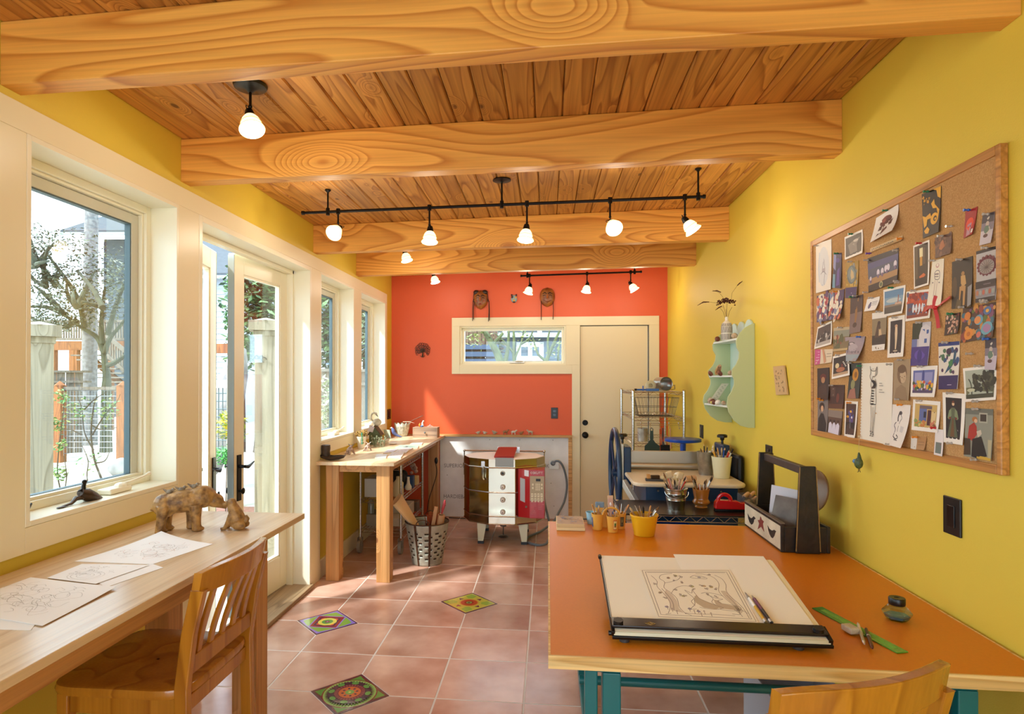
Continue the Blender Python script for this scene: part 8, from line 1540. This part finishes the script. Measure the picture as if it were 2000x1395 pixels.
def board_fence(name, label, pa, pb, z0, z1, bw, m, gap=.008, rail=True):
    t = thing(name, label, 'fence', V((pa.x, pa.y, z0))); d = V((pb.x-pa.x, pb.y-pa.y, 0)); L = d.length; d.normalize(); n = V((-d.y, d.x, 0)); k = int(L/bw)
    for i in range(k):
        a = pa+d*(i*bw); c = pa+d*((i+1)*bw-gap); b = MB(); P = [V((a.x, a.y, z0)), V((c.x, c.y, z0)), V((c.x, c.y, z1)), V((a.x, a.y, z1))]; b.prism(P, n*.02); b.build('board', m, t)
    if rail:
        for z in (z1, z0+.25, z1-.22): b = MB(); a = V((pa.x, pa.y, z+.02))-n*.03; c = V((pb.x, pb.y, z+.02))-n*.03; b.bar(a, c, .10 if z == z1 else .04, .045); b.build('rail', m, t)
    return t
board_fence('board_fence', 'grey board fence behind the wire fence in the nearest window', dist(60, 0, 13), dist(182, 0, 13.6), GZ, 1.62, .16, CED)
board_fence('board_fence', 'pale board fence across the yard seen through the doors and second window', dist(528, 0, 9.2), dist(760, 0, 10.5), GZ, 1.60, .15, CEDL)
# wire fence
t = thing('wire_fence', 'wire mesh fence with orange cedar posts in the nearest window', 'fence', dist(243, 0, 11.9, GZ))
for px in (243, 120, -5): b = MB(); p = dist(px, 0, 11.9, 0); b.cbox((p.x, p.y, (GZ+1.36)/2), (.16, .16, 1.36-GZ)); b.lathe([(.12, 1.36), (.01, 1.44)], (p.x, p.y, 0), 4); b.build('fence_post', ORW, t)
a, c = dist(-5, 0, 11.9, 1.30), dist(243, 0, 11.9, 1.30); b = MB(); b.bar(a, c, .05, .06); b.build('top_rail', CED, t)
b = MB()
for k in range(12): z = .05+.11*k; b.tube([V((a.x, a.y, z)), V((c.x, c.y, z))], .006, 4)
for k in range(42): p = a.lerp(c, k/41); b.tube([V((p.x, p.y, .0)), V((p.x, p.y, 1.28))], .005, 4)
b.build('wire_mesh', mat('zinc_wire', '#9aa0a4', .4, .8), t, kind='stuff')
# deck and stairs
t = thing('raised_deck', 'raised timber deck with railings and a stair, far behind the nearest window', 'deck', dist(180, 0, 19, GZ))
D0 = 19; fz = dist(180, 668, D0).z
b = MB(); a, c = dist(40, 0, D0, fz-.12), dist(300, 0, D0, fz-.12); b.bar(a, c, .12, .28); b.build('beam', ORW, t)
for px in (108, 146, 152, 218, 258): b = MB(); p = dist(px, 0, D0, 0); b.cbox((p.x, p.y, (GZ+fz-.26)/2), (.16, .16, fz-.26-GZ)); b.build('deck_post', ORW, t)
rt = dist(180, 628, D0).z
for z in (rt, fz+.08): b = MB(); b.bar(dist(40, 0, D0, z), dist(300, 0, D0, z), .09, .07); b.build('hand_rail', CED, t)
for k in range(52): b = MB(); p = dist(42+5*k, 0, D0, 0); b.cbox((p.x, p.y, (fz+rt)/2+.04), (.04, .04, rt-fz-.10)); b.build('baluster', CED, t)
for k, (p0, p1) in enumerate((((165, 652), (268, 748)), ((190, 640), (275, 712)), ((165, 690), (265, 772)))):
    b = MB(); b.bar(dist(*p0, D0-1.2), dist(*p1, D0-1.2), .09, .16 if k == 2 else .10); b.build('stair_stringer', CED if k < 2 else ORW, t)
for k in range(18): b = MB(); f = (k+.5)/18; u = dist(190+85*f, 640+72*f, D0-1.2); w_ = dist(190+85*f, 672+76*f, D0-1.2); b.bar(u, w_, .035, .035, (0, 1, 0)); b.build('stair_baluster', CED, t)
for k in range(9): b = MB(); f = (k+.5)/9; u = dist(168+95*f, 690+78*f, D0-1.2); b.cbox(u, (.9, .28, .04)); b.build('stair_tread', CED, t)
# houses
SID = mat('slate_blue_siding', '#34444f', .7, var=.1, vscale=2); RFM = mat('grey_roofing', '#3e464c', .8, var=.15, vscale=8); WHT = mat('white_house_trim', '#e8ecee', .5)
def siding_house(label, quad_px, d, dd, m, roof=None, lap=.2, win=()):
    """clapboard block: front between two pixels columns at distance d, depth dd away from the viewer"""
    (x0, yt), (x1, yb) = quad_px; a, c = dist(x0, 0, d, GZ), dist(x1, 0, d, GZ); zt = dist((x0+x1)/2, yt, d).z; e = (c-a).normalized(); n = V((-e.y, e.x, 0))
    t = thing('house', label, 'house', a); b = MB(); b.prism([a, c, c+n*dd, a+n*dd], (0, 0, zt-GZ)); b.build('wall', m, t)
    b = MB(); k = int((zt-GZ)/lap)
    for i in range(k): z = GZ+i*lap; b.prism([a+V((0, 0, i*lap))-n*.03, c+V((0, 0, i*lap))-n*.03, c+V((0, 0, (i+1)*lap))-n*.005, a+V((0, 0, (i+1)*lap))-n*.005], n*.004)
    b.build('clapboards', m, t, kind='stuff')
    if roof:
        o, r = roof; A, C = a-e*o-n*o, c+e*o-n*o; b = MB(); P = [V((A.x, A.y, zt)), V((C.x, C.y, zt)), V((C.x, C.y, zt))+n*(dd/2+o)+V((0, 0, r)), V((A.x, A.y, zt))+n*(dd/2+o)+V((0, 0, r))]; b.prism(P, (0, 0, .12)); b.build('roof', RFM, t)
        b = MB(); b.bar(V((A.x, A.y, zt-.02)), V((C.x, C.y, zt-.02)), .06, .11); b.build('eave_board', mat('grey_eave', '#8a9498', .6), t)
    for (wx0, wy0, wx1, wy1) in win:
        p0, p1 = dist(wx0, wy0, d), dist(wx1, wy1, d); s0 = (p0-a).dot(e); s1 = (p1-a).dot(e); z1, z0 = p0.z, p1.z; fr = .11; w_ = MB()
        for (u0, u1, v0, v1) in ((s0, s1, z1-fr, z1), (s0, s1, z0, z0+fr), (s0, s0+fr, z0, z1), (s1-fr, s1, z0, z1), ((s0+s1)/2-.05, (s0+s1)/2+.05, z0, z1)): q = a+e*u0-n*.07; w_.prism([V((q.x, q.y, v0)), V((q.x, q.y, v0))+e*(u1-u0), V((q.x, q.y, v1))+e*(u1-u0), V((q.x, q.y, v1))], n*.06)
        fo = w_.build('window', WHT, t); w_ = MB(); q = a+e*s0-n*.02; w_.prism([V((q.x, q.y, z0)), V((q.x, q.y, z0))+e*(s1-s0), V((q.x, q.y, z1))+e*(s1-s0), V((q.x, q.y, z1))], n*.01); w_.build('pane', mat('far_pane', '#5a6f7c', .15), fo)
    return t
siding_house('slate blue house with a grey roof far behind the nearest window', ((205, 468), (420, 700)), 26, 9, SID, (1.1, 2.6))
PS = mat('pale_lilac_siding', '#a8b2c2', .7)
siding_house('pale lilac house with a gable beyond the open door', ((360, 545), (470, 700)), 22, 7, PS, (.5, 3.2))
SHG = mat('grey_shingle', '#5e6a76', .8, col2='#4c5660', vscale=5)
hs = siding_house('grey shingled house with a white window seen through the small back window', ((962, 655), (1160, 720)), 15, 6, SHG, (.35, 2.0), .16, [(1008, 669, 1061, 705)])
# slat fence seen in the back window
t = thing('slat_fence', 'brown fence with blue grey rails at the left of the small back window', 'fence', dist(930, 0, 12, GZ))
for k in range(10): b = MB(); p = dist(896+8*k, 0, 12, 0); b.cbox((p.x, p.y, 1.2), (.07, .03, 2.6)); b.build('board', wood('brown_fence', '#5a4434', '#443226', 'Z', .5, 7, 8, .8, .2), t)
for py in (678, 692, 706): b = MB(); b.bar(dist(880, py, 11.9), dist(974, py, 11.9), .06, .09); b.build('rail', mat('blue_grey_rail', '#2c3c54', .6), t)
# foliage
def leaves(b, c, r, n, s, rr, cols, flat=.5):
    for _ in range(n):
        while True:
            u = V((rr.uniform(-1, 1), rr.uniform(-1, 1), rr.uniform(-1, 1)))
            if u.length <= 1: break
        u *= rr.uniform(.55, 1.05); p = V(c)+V((u.x*r[0], u.y*r[1], u.z*r[2])); a = V((rr.uniform(-1, 1), rr.uniform(-1, 1), rr.uniform(-flat, flat))).normalized()*s*rr.uniform(.6, 1.3); e = a.cross(V((rr.uniform(-.5, .5), rr.uniform(-.5, .5), 1))).normalized()*s*.45
        b.col = lin(rr.choice(cols)); b.add([p-a, p+e, p+a, p-e], [(0, 1, 2, 3)])
def tree(label, base, limbs, clouds, m, lm, seed, leaf=.07, cols=('#6c7c4c',), name='tree', cat='tree', r0=.09):
    base = V((base.x, base.y, GZ)); t = thing(name, label, cat, base); rr = random.Random(seed); limbs[0] = [V((limbs[0][0].x, limbs[0][0].y, GZ))]+limbs[0]
    for i, L in enumerate(limbs):
        b = MB(); P = smooth_path([V(p) for p in L], 5); k0 = r0 if i == 0 else r0*.5; b.tube(P, [k0*(1-.75*j/len(P)) for j in range(len(P))], 7); b.build('trunk' if i == 0 else 'branch', m, t, smooth=True)
    if clouds:
        b = MB()
        for c, r, n in clouds: leaves(b, c, r, n, leaf, rr, cols)
        b.build('foliage', lm, t, kind='stuff')
    return t
BARK = mat('mossy_bark', '#4c5240', .9, col2='#34382e', vscale=8, bump=.8, bscale=30); LF = vcmat('leaf_colour', .6); DB = mat('dark_bark', '#4a4238', .9)
P = dist(178, 0, 15, 0); b = MB(); b.tube([V((P.x, P.y, GZ)), V((P.x, P.y, 3.2)), V((P.x+.05, P.y, 6.5))], [.17, .16, .14], 14); b.build('utility_pole', mat('pale_pole', '#8a8a88', .9, col2='#626264', vscale=14, bump=.5), smooth=True, label='tall pale mottled pole in the nearest window', cat='pole')
D = 13.5; g = lambda x, y, d=D: dist(x, y, d)
rr = random.Random(61)
lim = [[g(207, 770), g(208, 735), g(203, 700), g(200, 672)], [g(203, 690), g(190, 660), g(160, 640), g(120, 610), g(70, 560)], [g(203, 690), g(215, 660), g(232, 640), g(262, 600)], [g(205, 715), g(225, 708), g(250, 690), g(268, 676)], [g(165, 640), g(150, 580), g(110, 520), g(80, 480)], [g(200, 672), g(198, 620), g(205, 560)], [g(130, 615), g(90, 600), g(50, 600)], [g(150, 625), g(120, 640), g(60, 620), g(20, 580)], [g(210, 655), g(225, 600), g(250, 540)], [g(110, 560), g(70, 500), g(52, 440)]]
for k in range(22):
    q = rr.choice([(120, 610), (90, 560), (150, 600), (70, 520), (110, 540), (200, 600), (235, 600)]); e = (q[0]+rr.uniform(-60, 50), q[1]+rr.uniform(-90, 20)); lim.append([g(*q, D+rr.uniform(-1, 1)), g((q[0]+e[0])/2+rr.uniform(-10, 10), (q[1]+e[1])/2, D+rr.uniform(-1, 1)), g(*e, D+rr.uniform(-1, 1))])
tree('sparse mossy branched tree spreading across the nearest window', g(207, 780), lim, [(g(90, 560), (1.3, 1.2, 1.2), 2600), (g(160, 600), (.9, .9, .6), 800), (g(70, 470), (.8, .8, .5), 500), (g(225, 560), (.7, .5, .9), 900), (g(150, 500), (.9, .9, .7), 600), (g(100, 630), (1.0, 1, .3), 700)], BARK, LF, 62, .05, ('#4c563e', '#66705a', '#3c4632', '#7c8270'), r0=.13)
GRL = ('#4c8a3c', '#6aa850', '#3c6c34', '#82b85c'); DKL = ('#3c5c3c', '#56784c', '#2c4434', '#6a8c5c')
D = 9.5; tree('bright green leafy tree in the gap between the door leaves', g(470, 740), [[g(476, 800), g(474, 700), g(470, 600)], [g(474, 690), g(455, 640), g(445, 600)]], [(g(462, 560), (.28, .3, .35), 480), (g(458, 625), (.28, .3, .38), 560), (g(462, 680), (.16, .3, .3), 260)], DB, LF, 63, .05, GRL, r0=.05)
D = 14; tree('tall dark evergreen tree behind the capped post in the right door leaf', g(515, 800), [[g(512, 840), g(514, 700), g(516, 520)]], [(g(530, 590), (1.15, 1.2, 1.1), 3200), (g(520, 680), (1.0, 1.0, .6), 1300)], DB, LF, 64, .10, DKL, r0=.2)
D = 15; tree('dark evergreen tree filling the second window', g(650, 800), [[g(655, 850), g(655, 700), g(650, 560)]], [(g(640, 600), (1.2, 1.2, 1.3), 2600), (g(650, 690), (1.3, 1.3, .6), 1000)], DB, LF, 65, .11, DKL+('#5f7484',), r0=.2)
D = 13; tree('pale green tree dimly seen in the farthest left window', g(712, 800), [[g(715, 850), g(714, 700), g(712, 620)]], [(g(712, 640), (.7, .8, .9), 900)], DB, LF, 66, .09, ('#9cb08c', '#b8c4a8', '#8aa080'), r0=.12)
for k, (px, py, d_, r_, n_, cols, lb, s_) in enumerate(((452, 830, 7.5, (.22, .22, .26), 330, ('#b8b838', '#8a9a34', '#d4c850', '#6a8434'), 'yellow green leafy shrub in the door gap', .045), (440, 890, 6.6, (.17, .2, .13), 420, ('#3c8a3c', '#5aa84c', '#2c6a34'), 'rounded bright green bush low in the door gap', .025), (560, 830, 8.0, (.3, .3, .34), 380, ('#a8b088', '#7c8c5c', '#c8c8a8'), 'grey green shrub in front of the fence, right door leaf', .045), (638, 790, 8.2, (.35, .3, .45), 420, ('#a8b494', '#8c9c7c', '#c4ccb4'), 'grey green shrub in front of the fence, second window', .045))):
    c = dist(px, py, d_); tree(lb, V((c.x, c.y, GZ)), [[V((c.x, c.y, GZ)), c+V((.02, 0, 0))], [V((c.x+.03, c.y, GZ)), c+V((.1, 0, .1))]], [(c, r_, n_)], DB, LF, 70+k, s_, cols, 'garden_shrub', 'shrub', .012)
# near shrub with bare stems
g = lambda x, y, d=6.5: dist(x, y, d)
lim = [[g(190, 972), g(200, 945), g(185, 900), g(178, 850), g(182, 800), g(190, 770)], [g(183, 880), g(165, 845), g(160, 800), g(150, 770)], [g(180, 850), g(205, 810), g(225, 790), g(235, 770)], [g(175, 975), g(170, 930), g(172, 900), g(160, 870)], [g(160, 850), g(140, 840), g(120, 838)], [g(178, 830), g(200, 840), g(228, 835)], [g(165, 800), g(185, 780), g(210, 765)], [g(120, 965), g(112, 920), g(118, 850), g(125, 790), g(120, 760)], [g(125, 965), g(130, 930), g(125, 890)], [g(185, 905), g(205, 900), g(215, 880)]]
tree('bare stemmed young shrub with a few leaves close outside the nearest window', g(185, 985), lim, [(g(118, 775), (.10, .1, .10), 70), (g(112, 830), (.07, .1, .12), 80), (g(118, 870), (.06, .1, .08), 50), (g(118, 925), (.09, .1, .10), 120), (g(150, 800), (.22, .1, .2), 110), (g(210, 800), (.18, .1, .2), 90), (g(170, 900), (.2, .1, .2), 40)], DB, LF, 81, .028, ('#3c6a3c', '#5a8a44', '#7c8c44', '#8a9a5c'), 'bare_shrub', 'shrub', .017)
tree('low spreading juniper below the nearest window', g(200, 975, 6), [[g(200, 990, 6), g(190, 960, 6)]], [(g(205, 962, 6), (.28, .25, .07), 500), (g(150, 972, 5.7), (.25, .2, .05), 300)], DB, LF, 82, .03, ('#6c8c5c', '#8aa46c', '#4c6c4c'), 'juniper', 'shrub', .01)
# rocks
for k, (px, py, d_, r_, lb) in enumerate(((246, 915, 9.3, (.26, .22, .15), 'large rounded grey boulder at the right of the nearest window'), (440, 805, 9.0, (.22, .25, 1.0), 'dark stone mass in the door gap below the orange beam'))):
    c = dist(px, py, d_); b = MB(); b.ball(c, r_, 16, 10, (.1, .2, k)); o = b.build('boulder', mat('grey_stone', '#8c8c88', .9, col2='#5a5a5c', vscale=6, bump=1, bscale=10), smooth=True, label=lb, cat='rock')
    m_ = o.modifiers.new('d', 'DISPLACE'); tx = bpy.data.textures.new('rock', 'CLOUDS'); tx.noise_scale = .2; m_.texture = tx; m_.strength = .06
b = MB(); b.bar(dist(418, 681, 9.3), dist(462, 681, 9.3), .14, .14); b.build('orange_beam', ORW, label='orange timber beam across the door gap behind the green tree', cat='beam')
b = MB(); p = dist(461, 0, 7.8, 0); b.cbox((p.x, p.y, .75), (.15, .15, 1.74)); b.build('garden_post', CEDL, label='short pale post in the gap between the door leaves', cat='post', bevel=.01)
a, c = dist(405, 0, 7.9, 1.42), dist(461, 0, 7.9, 1.42); t = thing('mesh_fence', 'white railed wire panel beside the short pale post', 'fence', V((a.x, a.y, GZ)))
b = MB(); b.bar(a, c, .06, .10); b.build('top_rail', WHT, t); b = MB()
for k in range(9): z = .5+.1*k; b.tube([V((a.x, a.y, z)), V((c.x, c.y, z))], .007, 4)
for k in range(8): p = a.lerp(c, k/7); b.tube([V((p.x, p.y, .4)), V((p.x, p.y, 1.38))], .007, 4)
b.build('wire_mesh', mat('dark_wire', '#5f7074', .5, .5), t, kind='stuff')
b = MB(); c0 = dist(440, 917, 6.9, GZ); b.ball((c0.x, c0.y, GZ), (1.1, .8, .06), 24, 8); b.build('bark_mulch', mat('bark_mulch', '#8a5f4c', .95, col2='#5a3a30', vscale=30, bump=1, bscale=60), label='bed of reddish bark mulch under the shrubs outside the door', cat='mulch', kind='stuff', smooth=True)
# mossy trees before the back window
def gb(x, y, d=10): return dist(x, y, d)
tree('thick mossy tree leaning across the left half of the small back window', gb(990, 760), [[gb(992, 760), gb(975, 700), gb(960, 670), gb(942, 640), gb(925, 610)], [gb(962, 675), gb(975, 660), gb(990, 640)], [gb(985, 715), gb(992, 680), gb(994, 640)]], [(gb(930, 660), (.3, .3, .2), 60)], mat('green_bark', '#56603e', .9, col2='#363e28', vscale=10, bump=.8, bscale=30), LF, 91, .04, ('#7c8844', '#66743c'), r0=.09)
tree('slender forked mossy tree in the middle of the small back window', gb(1008, 760), [[gb(1010, 760), gb(1004, 700), gb(1004, 660), gb(1000, 620)], [gb(1005, 700), gb(1018, 670), gb(1025, 630)], [gb(1004, 690), gb(985, 668), gb(965, 650)], [gb(1018, 672), gb(1035, 660), gb(1046, 630)]], [(gb(1035, 665), (.3, .3, .25), 50)], MC['green_bark'], LF, 92, .04, ('#7c8844', '#66743c'), r0=.045)
tree('mossy tree leaning up to the right at the right end of the small back window', gb(1060, 760), [[gb(1058, 760), gb(1066, 710), gb(1080, 675), gb(1096, 640)], [gb(1072, 695), gb(1070, 665), gb(1075, 640)], [gb(1092, 740), gb(1090, 700), gb(1094, 660)], [gb(1066, 705), gb(1050, 690), gb(1040, 655)]], [(gb(1085, 690), (.2, .3, .25), 40)], MC['green_bark'], LF, 93, .04, ('#7c8844', '#66743c'), r0=.055)
tree('brown green hedge behind the slat fence in the small back window', gb(930, 700, 13.5), [[gb(930, 740, 13.5), gb(930, 690, 13.5)]], [(gb(925, 672, 13.5), (.75, .4, .55), 1500)], DB, LF, 95, .10, ('#5a5a3c', '#6a4c38', '#7a8450', '#4a3c30'))
tree('unseen evergreen tree behind the viewpoint, added to shade the near windows', V((-6.6, -3.9, GZ)), [[V((-6.6, -3.9, 3)), V((-6.6, -3.9, 10))]], [(V((-6.6, -3.9, 8.0)), (2.3, 2.6, 2.9), 2600)], DB, LF, 97, .38, DKL, r0=.25)  # unseen tree, added to keep direct sun off the near windows
